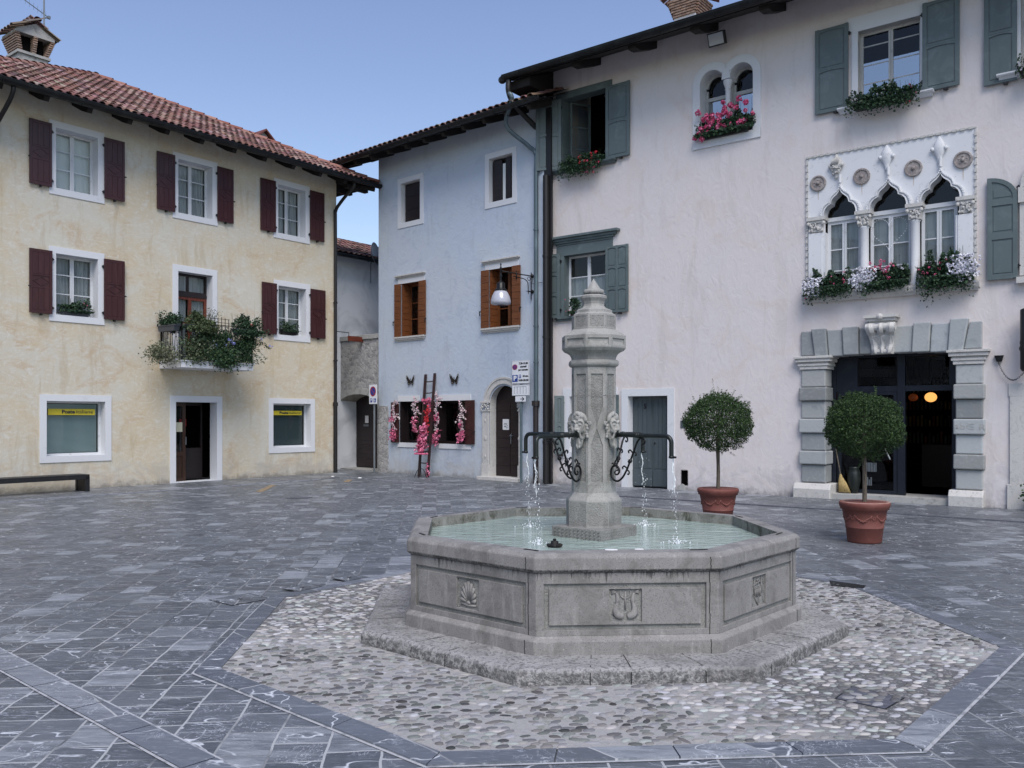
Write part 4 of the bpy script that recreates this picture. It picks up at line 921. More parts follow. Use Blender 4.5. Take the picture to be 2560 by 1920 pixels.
# ================================================================ white house beyond (frame L)
white = at_wall('L', 'white_house', 'plain white rendered house behind the stone gate wall with a low tiled roof', 'house', 0, 1.2, 0)
mb = MB(); wall_sheet(mb, 5.2, 17, 0, 6.80, []); mb.build('wall', M['white_wall'], white)
e = Vector((5.0,-.55,6.70)); sl2 = .36; mb = MB()
mb.add([(5.0,-.55,6.70),(17,-.55,6.70),(17,4,6.70+4.55*sl2),(5.0,4,6.70+4.55*sl2)], [(0,1,2,3),(3,2,1,0)]); mb.add([(5.0,-.55,6.61),(17,-.55,6.61),(17,-.55,6.70),(5.0,-.55,6.70)], [(0,1,2,3)]); mb.add([(5.0,-.55,6.61),(5,4,6.61+4.55*sl2),(17,4,6.61+4.55*sl2),(17,-.55,6.61)], [(0,1,2,3)])
wr = mb.build('roof', M['eave_dk'], white)
mb = MB(); dn = Vector((0,1,sl2)).normalized(); du = Vector((1,0,0)); tiles(mb, e, du, dn, du.cross(dn), 26, 11, .215, .38, random.Random(12)); mb.build('roof_tiles', M['tile'], wr)
gutter(white, ((5.0,-.60,6.66),(12,-.60,6.66)), r=.08)
mb = MB(); mb.box(6.6-.0, 7.0, 5.1, 5.6, 8.0, 11.0); mb.prism_xz([(6.05,11.0),(7.5,11.0),(6.78,11.62)], 4.4, 5.4); ggo = mb.build('gabled_chimney', M['cement'], white)
mb = MB(); mb.band([(5.95,10.98),(6.78,11.68),(7.6,10.98)], .06, 4.25, 5.5); mb.build('gable_tiles', M['terra'], ggo)
mb = MB(); mb.box(5.8,6.9,-1.15,-1.11,3.95,4.10); mb.build('wooden_rail', M['wood_redbrown'], white)
mb = MB(); mb.tube([(5.2,-1.1,4.2),(5.85,-1.1,4.2),(5.85,-1.1,4.0)], .012, 5); mb.build('wall_hook', M['black'], white)
dsh = at_wall('L', 'satellite_dish', 'pale grey satellite dish on the low roof behind the blue house corner', 'satellite dish', 7.42, .75, 6.86)
mb = MB(); mb.lathe([(.0,0),(.12,.01),(.24,.04),(.33,.08),(.38,.12)], 0, 0, 24, cap=False, T=Matrix.Rotation(R(80),4,'X') @ Matrix.Rotation(R(25),4,'Y')); mb.build('dish_bowl', M['dish'], dsh, smooth=True)
mb = MB(); mb.tube([(0,0,0),(0,.1,-.3),(0,.1,-.9)], .02, 6); mb.tube([(0,0,-.2),(.15,-.45,.1)], .01, 5); mb.build('dish_arm', M['galv'], dsh)
# ================================================================ pink palazzo (frame P)
pink = thing('pink_palazzo', 'large pale pink plastered building with a triple ogee window and a dressed stone portal', 'building', wpos('P', 0), wrot('P'))
uL = -6.11
P_u1 = (-5.80,-4.55,7.76,9.50); P_m1 = (-5.76,-4.57,4.13,5.63); P_u2 = (1.24,2.38,7.80,9.26); P_u3 = (4.03,5.2,7.80,9.40)
P_bif = (-2.13,-.91,7.76,9.26); P_g1 = (-5.60,-4.45,.80,2.16); P_d5 = (-3.96,-2.93,0,2.14); P_port = (.62,2.99,0,2.90); P_dr = (4.08,5.2,0,2.05); P_niche = (-2.59,-2.44,.12,.46)
gcols = [(.62,1.20),(1.50,2.14),(2.42,3.02)]; gz0, gzs, gzt = 4.14, 5.68, 6.19
P_gw = (4.10,5.0,4.14,6.0)
mb = MB(); holes = [P_u1,P_m1,P_u2,P_u3,P_bif,P_g1,P_d5,P_port,P_dr,P_niche,(.60,3.04,gz0,6.20),P_gw]
wall_sheet(mb, uL, 9.0, -.1, 10.4, holes)
mb.quad((uL,9,-.1),(uL,0,-.1),(uL,0,10.4),(uL,9,10.4)); mb.quad((9,0,-.1),(9,9,-.1),(9,9,10.4),(9,0,10.4)); mb.quad((9,9,-.1),(uL,9,-.1),(uL,9,10.4),(9,9,10.4))
pw = mb.build('wall', M['pink'], pink)
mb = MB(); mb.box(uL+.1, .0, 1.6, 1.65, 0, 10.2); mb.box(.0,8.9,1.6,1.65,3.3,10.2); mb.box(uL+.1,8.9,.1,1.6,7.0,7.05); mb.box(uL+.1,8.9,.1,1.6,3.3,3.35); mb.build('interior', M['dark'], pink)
# --- upper left window, half open, dark inside
def pshutter(*a, **k): return shutter_green(pink, *a, **k)
w = window(pink, P_u1, .0, .22, cur=None, leaves=1, hz=(.33,.66), trim='sh_green', frame='sh_green')
for ch_ in list(w.children):
    if ch_.name.startswith(('casement','pane')): bpy.data.objects.remove(ch_)
mb = MB(); u0,u1,z0,z1 = P_u1; mb.box(u0-.20,u0,-.02,.0,z0,z1); mb.box(u1,u1+.06,-.02,.0,z0,z1); mb.box(u0-.20,u1+.16,-.022,.0,z1,z1+.17); mb.build('surround', M['sh_green'], w)
op = empty('open_casement', (u0+.06,.24,0), R(60), w); casement(op, 0, .56, z0, z1, 0, M['sh_green'], 1, (.33,.66), .045); pane(op, 0, .56, z0, z1, .02)
mb = MB(); mb.prism_yz([(-.14,z0-.045),(.2,z0-.045),(.2,z0),(-.16,z0),(-.16,z0-.02)], u0-.26, u1+.30); mb.prism_yz([(-.09,z0-.09),(0,z0-.09),(0,z0-.045),(-.12,z0-.045)], u0-.23, u1+.27); mb.build('sill', M['sh_green'], w)
pshutter(-4.53,-3.88,7.77,9.51,'l', rows=(.5,)); pshutter(-6.48,-5.84,7.77,9.51,'r', rows=(.5,), ang=24)
# --- lower left window with cornice
u0,u1,z0,z1 = P_m1
w = window(pink, P_m1, 0, .20, cur='cafe', leaves=2, hz=(.33,.66), frame='wood_white', trim='sh_green')
mb = MB(); mb.box(u0-.22,u0,-.025,.0,z0,z1); mb.box(u1,u1+.20,-.025,.0,z0,z1); mb.box(u0-.22,u1+.20,-.028,.0,z1,z1+.24); mb.build('surround', M['sh_green'], w)
mb = MB()
for dz, h_, pr, ex in ((.25,.05,.04,.0),(.30,.05,.075,.05),(.35,.06,.11,.11),(.41,.06,.16,.20)): mb.box(u0-.24-ex,u1+.20+ex,-pr,0,z1+dz,z1+dz+h_-.001)
mb.build('cornice', M['sh_green'], w, bevel=.006)
mb = MB(); mb.box(u0-.26,u1+.24,-.10,.05,z0-.06,z0-.001); mb.box(u0-.22,u1+.2,-.06,0,z0-.11,z0-.061); mb.build('sill', M['sh_green'], w)
pshutter(-6.21,-5.86,4.11,5.70,'r', rows=(.36,.68), ang=0); pshutter(-4.53,-3.92,4.12,5.70,'l', rows=(.36,.68), cols=2, w_st=.06)
# --- upper right windows
def big_window(o, seed):
    u0,u1,z0,z1 = o
    w = window(pink, o, 0, .16, cur=None, leaves=2, hz=(.29,.56,.84) if seed else (.30,.58,.86), frame='wood_grey', trim='wood_grey', fw=.055)
    mb = MB(); mb.box(u0-.12,u0,-.02,0,z0,z1); mb.box(u1,u1+.05,-.02,0,z0,z1); mb.box(u0-.20,u1+.13,-.022,0,z1,z1+.30); mb.build('surround', M['trim'], w)
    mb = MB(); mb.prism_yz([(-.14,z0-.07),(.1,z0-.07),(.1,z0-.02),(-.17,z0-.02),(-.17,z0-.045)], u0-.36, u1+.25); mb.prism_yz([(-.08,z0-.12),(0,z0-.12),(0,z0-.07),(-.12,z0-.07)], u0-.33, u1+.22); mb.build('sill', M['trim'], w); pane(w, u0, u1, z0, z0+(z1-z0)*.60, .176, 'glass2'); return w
big_window(P_u2, 1); big_window(P_u3, 0)
pshutter(.42,1.07,7.77,9.47,'r', rows=(.51,)); pshutter(2.43,3.06,7.77,9.44,'l', rows=(.50,)); pshutter(3.46,3.98,7.64,9.44,'r', rows=(.50,))
# --- double round-arched window
mb = MB(); cL, cR, rr = -1.845, -1.18, .275; u0,u1,z0,z1 = P_bif
zs_ = 8.98
def bif_outer():
    pts = [(-2.30,7.59),(-.74,7.58),(-.74,8.98)]
    pts += [(-1.17+.43*math.cos(a), 8.98+.44*math.sin(a)) for a in [PI*i/14 for i in range(1, 12)]]
    pts += [(-1.53,9.22)]
    pts += [(-1.86+.44*math.cos(a), 8.98+.44*math.sin(a)) for a in [PI*(3+i)/14 for i in range(0, 11)]]
    return pts + [(-2.30,8.98)]
outer = bif_outer()
# surround drawn as strips around the opening so that the middle stays open
mb.box(-2.30,u0,-.03,0,7.59,8.98); mb.box(u1,-.74,-.03,0,7.59,8.98); mb.box(-2.30,-.74,-.031,0,7.58,z0)
def top_strip(mb, c, r, Rr, a0, a1, n=16, y0=-.03, y1=0):
    for i in range(n):
        a, b = a0+(a1-a0)*i/n, a0+(a1-a0)*(i+1)/n
        p = lambda r_, t: (c+r_*math.cos(t), 8.98+r_*math.sin(t))
        mb.prism_xz([p(r,a), p(Rr,a), p(Rr,b), p(r,b)], y0, y1)
top_strip(mb, -1.185, .275, .445, 0, PI*.80); top_strip(mb, -1.855, .275, .445, PI*.20, PI)
mb.prism_xz([(-1.62,8.99),(-1.42,8.99),(-1.45,9.20),(-1.52,9.27),(-1.60,9.20)], -.029, 0)
bw_ = mb.build('window', M['trim'], pink)
mb = MB()
for c in (-1.855, -1.185):
    pts = [(c-.275*math.cos(PI*i/14), 8.98+.275*math.sin(PI*i/14)) for i in range(15)]; soffit(mb, pts, 0, .30); spandrel(mb, pts, 9.27, .0)
mb.quad((u0,0,z0),(u0,.34,z0),(u0,.34,8.98),(u0,0,8.98)); mb.quad((u1,.34,z0),(u1,0,z0),(u1,0,8.98),(u1,.34,8.98)); mb.quad((u0,0,z0),(u1,0,z0),(u1,.34,z0),(u0,.34,z0))
mb.build('reveal', M['trim'], bw_)
mb = MB(); 
for c in (-1.845, -1.19):
    mb.box(c-.28,c-.225,.28,.33,z0,8.92); mb.box(c+.225,c+.28,.28,.33,z0,8.92); mb.box(c-.28,c+.28,.275,.335,8.68,8.76)
    for i in range(14):
        a, b = PI*i/14, PI*(i+1)/14; p = lambda r_, t: (c+r_*math.cos(t), 8.98+r_*math.sin(t)); mb.prism_xz([p(.22,a),p(.29,a),p(.29,b),p(.22,b)], .28, .33)
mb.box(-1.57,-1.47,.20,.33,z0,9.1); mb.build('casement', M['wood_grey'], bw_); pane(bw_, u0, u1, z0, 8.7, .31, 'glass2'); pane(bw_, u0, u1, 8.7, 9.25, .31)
mb = MB(); mb.lathe([(.075,z0),(.075,z0+.06),(.058,z0+.09),(.055,8.76),(.07,8.78),(.06,8.81),(.085,8.88),(.10,8.92),(.10,8.98)], -1.515, .08, 14); mb.build('column', M['trim'], bw_)
# --- ogee triple window
gp_ = MB(); gp_.box(.225,3.335,-.012,-.0,6.20,6.965); gp_.box(.225,.30,-.012,0,4.12,6.20); gp_.box(3.27,3.335,-.012,0,4.12,6.20); gp_.box(.30,.60,-.0105,0,4.12,6.20); gp_.box(3.04,3.27,-.0105,0,4.12,6.20)
def ogee(c, w, zs, zt, n=10):
    """trefoil ogee outline, left springing to right springing"""
    h = zt-zs; L = [(-1,0),(-.985,.16),(-.90,.31),(-.76,.41),(-.60,.455),(-.55,.47),(-.53,.55),(-.475,.64),(-.36,.715),(-.20,.79),(-.08,.88),(0,1)]
    pts = [(c+x*w, zs+z*h) for x, z in L]; return pts + [(2*c-x, z) for x, z in pts[-2::-1]]
cen = [(.91,.31),(1.82,.33),(2.74,.33)]
for (c, w_), (a, b) in zip(cen, ((.60,1.365),(1.365,2.28),(2.28,3.04))): 
    pts = ogee(c, w_, gzs, gzt); pts = [(a, gzs)] + pts + [(b, gzs)]
    for p, q in zip(pts, pts[1:]):
        if q[0] > p[0]: gp_.quad((p[0],-.0121,p[1]),(q[0],-.0121,q[1]),(q[0],-.0121,6.20),(p[0],-.0121,6.20))
gw = gp_.build('gothic_window', M['marble'], pink)
for c, w_ in cen:
    mb = MB()
    pts = ogee(c, w_, gzs, gzt); soffit(mb, pts, -.10, .16)
    def scaled(k): return [(c+(x-c)*(1+k/w_) , gzs+(z-gzs)*(1+k*1.15/(gzt-gzs))) for x, z in pts]
    for k0, k1, y0 in ((0,.028,-.085),(.028,.050,-.065),(.050,.085,-.095),(.085,.102,-.05)):
        A_, B_ = scaled(k0), scaled(k1)
        for i in range(len(pts)-1): mb.add([(A_[i][0],y0,A_[i][1]),(A_[i+1][0],y0,A_[i+1][1]),(B_[i+1][0],y0,B_[i+1][1]),(B_[i][0],y0,B_[i][1]),(A_[i][0],-.01,A_[i][1]),(A_[i+1][0],-.01,A_[i+1][1]),(B_[i+1][0],-.01,B_[i+1][1]),(B_[i][0],-.01,B_[i][1])], [(3,2,1,0),(0,1,5,4),(2,3,7,6)])
    mb.tube([(c,-.07,gzt+.13),(c,-.07,gzt+.29)], .028, 8)
    # rope beads on the outer roll
    o_ = scaled(.068); 
    for i in range(len(o_)-1):
        for t in (0, .5): mb.ball((o_[i][0]*(1-t)+o_[i+1][0]*t, -.094, o_[i][1]*(1-t)+o_[i+1][1]*t), (.016,.010,.016), 6, 4)
    mb.build('ogee_arch', M['marble'], gw)
for i, (c, z) in enumerate(((.83,6.42),(1.785,6.42),(2.715,6.40))):
    mb = MB(); mb.smooth = True; mb.lathe([(.022,0),(.045,.02),(.03,.06),(.075,.15),(.115,.24),(.12,.31),(.10,.38),(.05,.46),(.01,.52)], 0, 0, 12, T=Matrix.Translation((c,-.04,z)) @ Matrix.Diagonal((.92,.5,.95,1)))
    mb.ball((c-.115,-.06,z+.26), (.042,.035,.042), 10, 7); mb.ball((c+.115,-.06,z+.26), (.042,.035,.042), 10, 7)
    if i == 0:
        rnd = random.Random(6)
        for k in range(22): a = rnd.random()*PI; hh = rnd.random(); rr = .05+.06*hh; mb.ball((c-rr*math.cos(a), -.05-rr*.6*math.sin(a), z+.06+hh*.2), .020, 6, 4)
        for k in range(8): mb.tube([(c-.10+.02*k,-.10,z+.27+.0*k),(c-.06+.02*k,-.105,z+.38+.01*(4-abs(k-4)))], .009, 5)
    mb.build('finial', M['old_marble'] if i == 0 else M['marble'], gw)
rnd = random.Random(7)
for i, (c, z) in enumerate(((.465,6.39),(1.315,6.385),(2.26,6.38),(3.11,6.385))):
    mb = MB(); T = Matrix.Translation((c,-.012,z)) @ Matrix.Rotation(PI/2,4,'X')
    mb.lathe([(.160,0),(.160,.03),(.150,.04),(.128,.04),(.122,.022),(.0,.026)], 0, 0, 28, T=T, cap=False); mb.ball((c,-.05,z), (.036,.03,.036), 10, 6)
    if i == 1:
        for k in range(18): a = 2*PI*k/18; mb.tube([(c+.12*math.cos(a),-.046,z+.12*math.sin(a)),(c+.158*math.cos(a+.2),-.046,z+.158*math.sin(a+.2))], .011, 5)
    if i in (0, 3):
        for k in range(5): a = 2*PI*k/5+.3; mb.ball((c+.07*math.cos(a),-.034,z+.07*math.sin(a)), (.03,.012,.016), 8, 4)
    mb.build('roundel', M['roundel'], gw, smooth=False)
    mb = MB(); mb.add([(c-.012,-.0128,z-.16),(c+.010,-.0128,z-.16),(c+.004,-.0128,z-.34-.05*i%.1),(c-.008,-.0128,z-.30)], [(0,1,2,3)]); mb.build('rust_stain', M['stain'], gw)
mb = MB()
for k in range(23): u = .225+k*3.11/23; (mb.box(u, u+.075, -.045, 0, 6.925, 6.968), mb.box(u+.078, u+.132, -.03, 0, 6.935, 6.962))
for k in range(21): z = 4.13+k*.133; (mb.box(.222,.262,-.045,0,z,z+.072), mb.box(.228,.255,-.03,0,z+.076,z+.13), mb.box(3.298,3.338,-.045,0,z,z+.072), mb.box(3.305,3.332,-.03,0,z+.076,z+.13))
mb.build('dentil_border', M['old_marble'], gw)
for a, b, c0, c1 in ((.28,.55,.55,.61),(3.03,3.28,2.99,3.03)): mb = MB(); mb.box(a, b, -.06, .0, 4.14, 5.38); mb.box(c0,c1,-.045,.16,4.14,5.38); mb.build('pilaster', M['marble'], gw)
for c in (1.355, 2.285): mb = MB(); mb.smooth = True; mb.lathe([(.105,4.14),(.105,4.2),(.085,4.24),(.082,5.36),(.095,5.38),(.085,5.40)], c, .02, 18); mb.build('column', M['marble'], gw)
rnd = random.Random(11)
for a, b, dy in ((.25,.62,0),(1.20,1.51,.02),(2.13,2.44,.02),(3.0,3.31,0)):
    mb = MB(); mb.box(a, b, -.11, .14, 5.63, 5.70); mb.box(a+.03, b-.03, -.085, .13, 5.58, 5.63); mb.box(a+.05, b-.05, -.06, .12, 5.40, 5.58)
    for k in range(26): mb.ball((a+.05+(b-a-.1)*rnd.random(), -.065-.02*rnd.random(), 5.42+.16*rnd.random()), (.022,.02,.026), 6, 4)
    for sx in (a+.03, b-.03): mb.ball((sx,-.08,5.57), (.035,.03,.04), 8, 6)
    mb.build('capital', M['old_marble'], gw)
for k, (a, b) in enumerate(((.61,1.27),(1.44,2.20),(2.37,2.99))):
    cs = casement(gw, a, b, gz0, 5.60, .13, M['wood_white'], 2, (.30,.62), .06, .022, 'casement'); pane(gw, a, b, gz0, 5.60, .152)
    mb = MB(); mb.box(a, b, .10, .17, 5.60, 5.68); mb.build('transom', M['wood_white'], gw); pane(gw, a-.1, b+.1, 5.68, 6.2, .16)
    c = MB(); n = 5
    for i in range(n): c.add([(a+.03,.21+.012*(i%2),gz0+.42+i*.21),(b-.03,.21+.012*(i%2),gz0+.42+i*.21-(.02 if i == 0 else 0)),(b-.03,.20,gz0+.42+(i+1)*.21),(a+.03,.20,gz0+.42+(i+1)*.21)], [(0,1,2,3)])
    c.build('roman_blind', M['curtain'], gw)
mb = MB(); mb.prism_yz([(-.13,4.02),(.0,4.02),(0,4.14),(-.16,4.14),(-.16,4.10)], .17, 3.39); mb.prism_yz([(-.08,3.97),(0,3.97),(0,4.02),(-.11,4.02)], .20, 3.36)
for k in range(60): mb.box(.20+k*.0525, .20+k*.0525+.03, -.155, -.13, 4.045, 4.085)
mb.build('sill', M['old_marble'], gw)
# --- next gothic window, only its shutter and left edge are in view
mb = MB(); mb.box(4.02,4.12,-.06,0,4.16,5.45); mb.box(4.0,4.16,-.10,0,5.45,5.72); mb.box(3.98,5.1,-.15,0,4.02,4.13); 
for i in range(8): a, b = PI/2*i/8, PI/2*(i+1)/8; mb.prism_xz([(4.45-.30*math.cos(a),5.72+.42*math.sin(a)),(4.45-.42*math.cos(a),5.72+.55*math.sin(a)),(4.45-.42*math.cos(b),5.72+.55*math.sin(b)),(4.45-.30*math.cos(b),5.72+.42*math.sin(b))][::-1], -.08, 0)
mb.build('gothic_window', M['old_marble'], pink); shutter_green(pink, 3.51, 3.99, 4.12, 5.96, 'r', arched=True)
# --- ground floor: shuttered window, door number 5, niche
u0,u1,z0,z1 = P_g1; w = window(pink, P_g1, .20, .22, cur=None, leaves=2, hz=(.5,), tb=.15)
shutter_green(pink, -6.02, -5.78, .74, 2.18, 'r', rows=(.5,), ang=40); shutter_green(pink, -4.42, -4.12-.06, .70, 2.18, 'l', rows=(.5,), ang=0)
u0,u1,z0,z1 = P_d5; mb = MB(); mb.box(u0-.17,u0,-.02,.01,0,z1); mb.box(u1,u1+.17,-.02,.01,0,z1); mb.box(u0-.17,u1+.17,-.021,.01,z1,z1+.17)
mb.box(u0-.03,u0,.01,.3,0,z1); mb.box(u1,u1+.03,.01,.3,0,z1); mb.box(u0-.03,u1+.03,.01,.3,z1,z1+.03); d5 = mb.build('door', M['trim'], pink)
mb = MB(); um = (u0+u1)/2+.02
for a, b in ((u0, um-.004),(um+.004, u1)):
    mb.box(a, b, .215, .24, .03, z1); mb.box(a+.004, b-.004, .20, .2145, .05, .42)
    n = 4
    for i in range(n): mb.box(a+.03+(b-a-.06)*i/n+.004, a+.03+(b-a-.06)*(i+1)/n-.004, .205, .2145, .46, z1-.05)
dl5 = mb.build('door_leaves', M['door_slate'], d5, bevel=.003); text('5', .16, M['black'], d5, u0+.34, .200, 1.90, bold=.006)
mb = MB(); mb.ball((um+.06,.185,1.05), .022, 8, 6); mb.build('door_handle', M['iron'], d5)
mb = MB(); u0,u1,z0,z1 = P_niche; mb.box(u0-.02,u1+.02,.10,.12,0,.5); mb.box(u0-.015,u0,0,.1,z0,z1); mb.box(u1,u1+.015,0,.1,z0,z1); mb.box(u0,u1,0,.1,z1,z1+.015); mb.tube([(u1-.03,.05,0),(u1-.03,.05,.45)], .02, 6); nn = mb.build('wall_recess', M['dark'], pink); mb = MB(); mb.prism_xz([(u0-.10,0),(u0+.10,0),(u0+.09,.13),(u0+.02,.16),(u0-.08,.10)], -.03, .0); mb.build('cement_patch', M['cement'], nn)
# --- portal
stn = M['grey_block']; rnd = random.Random(21); portal = empty('portal', (0,0,0), 0, pink)
def gcol(mb):
    k = .72+rnd.random()*.62; t = rnd.random()*.05; mb.col = (k*(1-t), k, k*(1+t))
for a, b, s in ((.13,.62,-1),(2.99,3.44,1)):
    por = MB(); zs_ = [.32,.69,.97,1.33,1.62,1.98,2.26,2.62]
    for i in range(7):
        proud = i % 2 == 1; gcol(por); e_ = .035 if proud else 0
        por.box(a-(e_ if s < 0 else .03*proud), b+(e_ if s > 0 else .03*proud), -.11 if proud else -.055, .35, zs_[i]+.004, zs_[i+1]-.004)
    jmb = por.build('jamb', stn, portal, bevel=.022)
for a, b in ((-.01,.74),(2.88,3.46)): mb = MB(); mb.prism_yz([(-.16,0),(.36,0),(.36,.31),(-.09,.31),(-.13,.25),(-.165,.20)], a, b); mb.build('plinth', M['old_marble'], portal, bevel=.02)
for a, b in ((.10,.66),(2.95,3.46)):
    mb = MB()
    for z, h_, pr, ex in ((2.62,.07,.08,.0),(2.69,.05,.10,.03),(2.74,.03,.085,.02),(2.77,.07,.13,.07),(2.84,.05,.16,.10)): mb.box(a-ex, b+ex, -pr, .36, z, z+h_-.002)
    mb.build('impost', M['old_marble'], portal, bevel=.006)
xs = [.12,.34,.64,.95,1.27,1.56,1.90,2.27,2.58,2.90,3.22,3.43]; vo = MB()
bs = [.12,.42,.68,.98,1.27,1.56,1.88,2.24,2.55,2.86,3.12,3.43]
for i in range(11):
    if i == 5: continue
    gcol(vo); pr = i % 2 == 1; tz = 3.40+(.035 if pr else 0) + (.03 if i == 9 else 0)
    bz = 2.90 if (i < 1 or i > 9) else 2.86+.05*math.sin(PI*(i)/10)-.02
    vo.prism_xz([(bs[i]+.004,bz),(bs[i+1]-.004,bz),(xs[i+1]-.004,tz),(xs[i]+.004,tz)], -.11 if pr else -.06, .35)
gcol(vo); vo.prism_xz([(1.56,2.9),(1.88,2.9),(1.90,3.38),(1.56,3.38)], -.05, .35); vo.build('voussoirs', stn, portal, bevel=.02)
ks = MB(); c = 1.72
ks.box(c-.30,c+.30,-.30,0,3.56,3.62); ks.box(c-.26,c+.26,-.26,0,3.50,3.56); ks.box(c-.22,c+.22,-.22,0,3.47,3.50)
for dx in (-.19, 0, .19):
    w_ = .10 if dx else .075
    pr = bez([(0,-.24,3.46),(0,-.30,3.38),(0,-.26,3.28),(0,-.17,3.20),(0,-.12,3.05),(0,-.15,2.95),(0,-.13,2.88),(0,-.08,2.87)], 4)
    f = lambda z: .62+.38*min(1,max(0,(z-2.87)/.5))
    vs = [( (c+dx*f(p[2])-w_*f(p[2])*.8), p[1], p[2]) for p in pr] + [((c+dx*f(p[2])), p[1]-.035, p[2]) for p in pr] + [((c+dx*f(p[2])+w_*f(p[2])*.8), p[1], p[2]) for p in pr]
    n = len(pr); ks.add(vs, [(i, n+i, n+i+1, i+1) for i in range(n-1)] + [(n+i, 2*n+i, 2*n+i+1, n+i+1) for i in range(n-1)])
ks.prism_yz([(-.22,3.47),(-.20,3.2),(-.11,3.05),(-.10,2.87),(0,2.87),(0,3.47)], c-.20, c+.20)
ks.tube([(c-.27,-.23,3.38),(c+.27,-.23,3.38)], .075, 12); ks.tube([(c-.16,-.11,2.92),(c+.16,-.11,2.92)], .05, 10); ks.ball((c,-.29,3.58), (.06,.05,.06), 8, 6)
ks.build('keystone_console', M['old_marble'], portal)
text('abC R', .16, M['cement'], portal, 3.24, -.1115, 1.475, 'chalk_scrawl', sx=1.3, roll=R(3))
# portal glazing
mb = MB(); y = .38; d = .07
mb.box(.60,.70,.36,y+d,0,2.95); mb.box(2.85,3.02,.36,y+d,0,2.95); mb.box(.70,2.85,y,y+d,2.16,2.27); mb.box(1.88,2.02,y-.01,y+d+.01,0.12,2.95); mb.box(.70,2.85,y,y+d,2.84,2.98); mb.box(.70,1.12,y+.01,y+d,2.27,2.84); mb.box(2.80,2.85,y+.01,y+d,2.27,2.84)
gl = mb.build('glazed_screen', M['navy'], portal)
mb = MB(); mb.box(.72,1.87,y+.01,y+.05,.12,.20); mb.box(.72,1.87,y+.01,y+.05,2.09,2.16); mb.box(.72,.80,y+.011,y+.049,.20,2.09); mb.box(1.80,1.87,y+.011,y+.049,.20,2.09); gdo = mb.build('glass_door', M['navy'], gl); pane(gdo, .80, 1.80, .20, 2.09, y+.03); pane(gl, 1.12, 1.88, 2.27, 2.84, y+.03); pane(gl, 2.02, 2.80, 2.27, 2.84, y+.03)
mb = MB(); mb.tube([(1.60,y-.05,1.23),(1.74,y-.05,1.23)], .012, 6); mb.tube([(1.66,y-.04,1.02),(1.76,y-.08,.82)], .014, 6); mb.build('door_handle', M['galv'], gdo)
mb = MB(); rnd = random.Random(5)
for k in range(9): mb.box(1.22+k*.03, 1.24+k*.03, y+.02, y+.026, .56, .74)
for k in range(4): mb.box(1.26+k*.035, 1.285+k*.035, y+.02, y+.026, .28, .40+.05*(k%2))
mb.build('window_lettering', M['galv'], gdo)
mb = MB(); mb.box(.60,3.02,-.06,.9,.0,.12); mb.build('step', M['cement'], portal)
mb = MB(); mb.add([(.3,.46,0),(3.2,.46,0),(3.2,6,0),(.3,6,0),(.3,.46,3.2),(3.2,.46,3.2),(3.2,6,3.2),(.3,6,3.2)], [(0,1,2,3),(4,7,6,5),(2,6,7,3),(1,5,6,2),(0,3,7,4)]); mb.build('bar_interior', M['dark_red'], portal)
mb = MB(); mb.box(1.4,3.1,4.6,5.2,0,1.0); mb.build('bar_counter', M['wood_brown'], portal)
mb = MB(); rnd = random.Random(31)
for s_ in range(4):
    mb.col = None
    for k in range(26): u = .8+k*.09; h_ = .16+rnd.random()*.14; mb.col = rnd.choice([(.16,.05,.02),(.05,.08,.04),(.20,.13,.05),(.10,.10,.10)]); mb.tube([(u,5.7,1.0+s_*.42),(u,5.7,1.0+s_*.42+h_)], .028, 6)
mb.col = None; mb.build('bottles', M['petal'], portal, )
mb = MB(); mb.box(3.98,5.4,-.03,0,2.02,2.26); mb.box(3.86,4.10,-.035,0,.45,2.02); mb.box(3.82,4.12,-.05,0,0,.45); mb.box(3.84,4.11,-.032,0,2.02,2.25); df = mb.build('doorway', M['old_marble'], pink, bevel=.008); mb = MB(); mb.box(4.05,5.3,.25,.29,0,2.1); mb.build('door', M['door_slate'], df)
# --- eaves
ex0, ex1, ey, ez = -6.75, 9.6, -1.08, 9.93; sl = .40
mb = MB(); ry = 5.0; rz = ez+sl*(ry-ey)
mb.add([(ex0,ey,ez),(ex1,ey,ez),(ex1,ry,rz),(ex0,ry,rz)], [(0,1,2,3)]); mb.add([(ex0,ey,ez-.10),(ex0,ry,rz-.10),(ex1,ry,rz-.10),(ex1,ey,ez-.10)], [(0,1,2,3)]); mb.add([(ex0,ey,ez-.1),(ex1,ey,ez-.1),(ex1,ey,ez),(ex0,ey,ez)], [(0,1,2,3)]); mb.add([(ex0,ry,rz-.1),(ex0,ey,ez-.1),(ex0,ey,ez),(ex0,ry,rz)], [(0,1,2,3)]); mb.add([(ex0,ry,rz),(ex1,ry,rz),(ex1,10,ez),(ex0,10,ez)], [(0,1,2,3)])
prf = mb.build('roof', M['eave_dk'], pink)
mb = MB(); dn = Vector((0,1,sl)).normalized(); du = Vector((1,0,0)); tiles(mb, Vector((ex0,ey+.20,ez+.02)), du, dn, du.cross(dn), int((ex1-ex0)/.215), 15, .215, .36, random.Random(14)); mb.build('roof_tiles', M['tile'], prf)
gutter(pink, ((ex0+.0,ey-.08,ez+.01),(ex1,ey-.08,ez+.01)), r=.11, brackets=1.25); 
mb = MB()
for k in range(11):
    u = -6.3+k*1.5; zz = lambda y_: ez-.10+(y_-ey)*sl; mb.prism_yz([(ey+.10,zz(ey+.1)-.02),(ey+.12,zz(ey+.1)-.09),(ey+.35,zz(ey+.35)-.17),(0,zz(0)-.17),(0,zz(0)),(ey+.1,zz(ey+.1))], u-.10, u+.10)
mb.build('rafters', M['eave_dk'], pink)
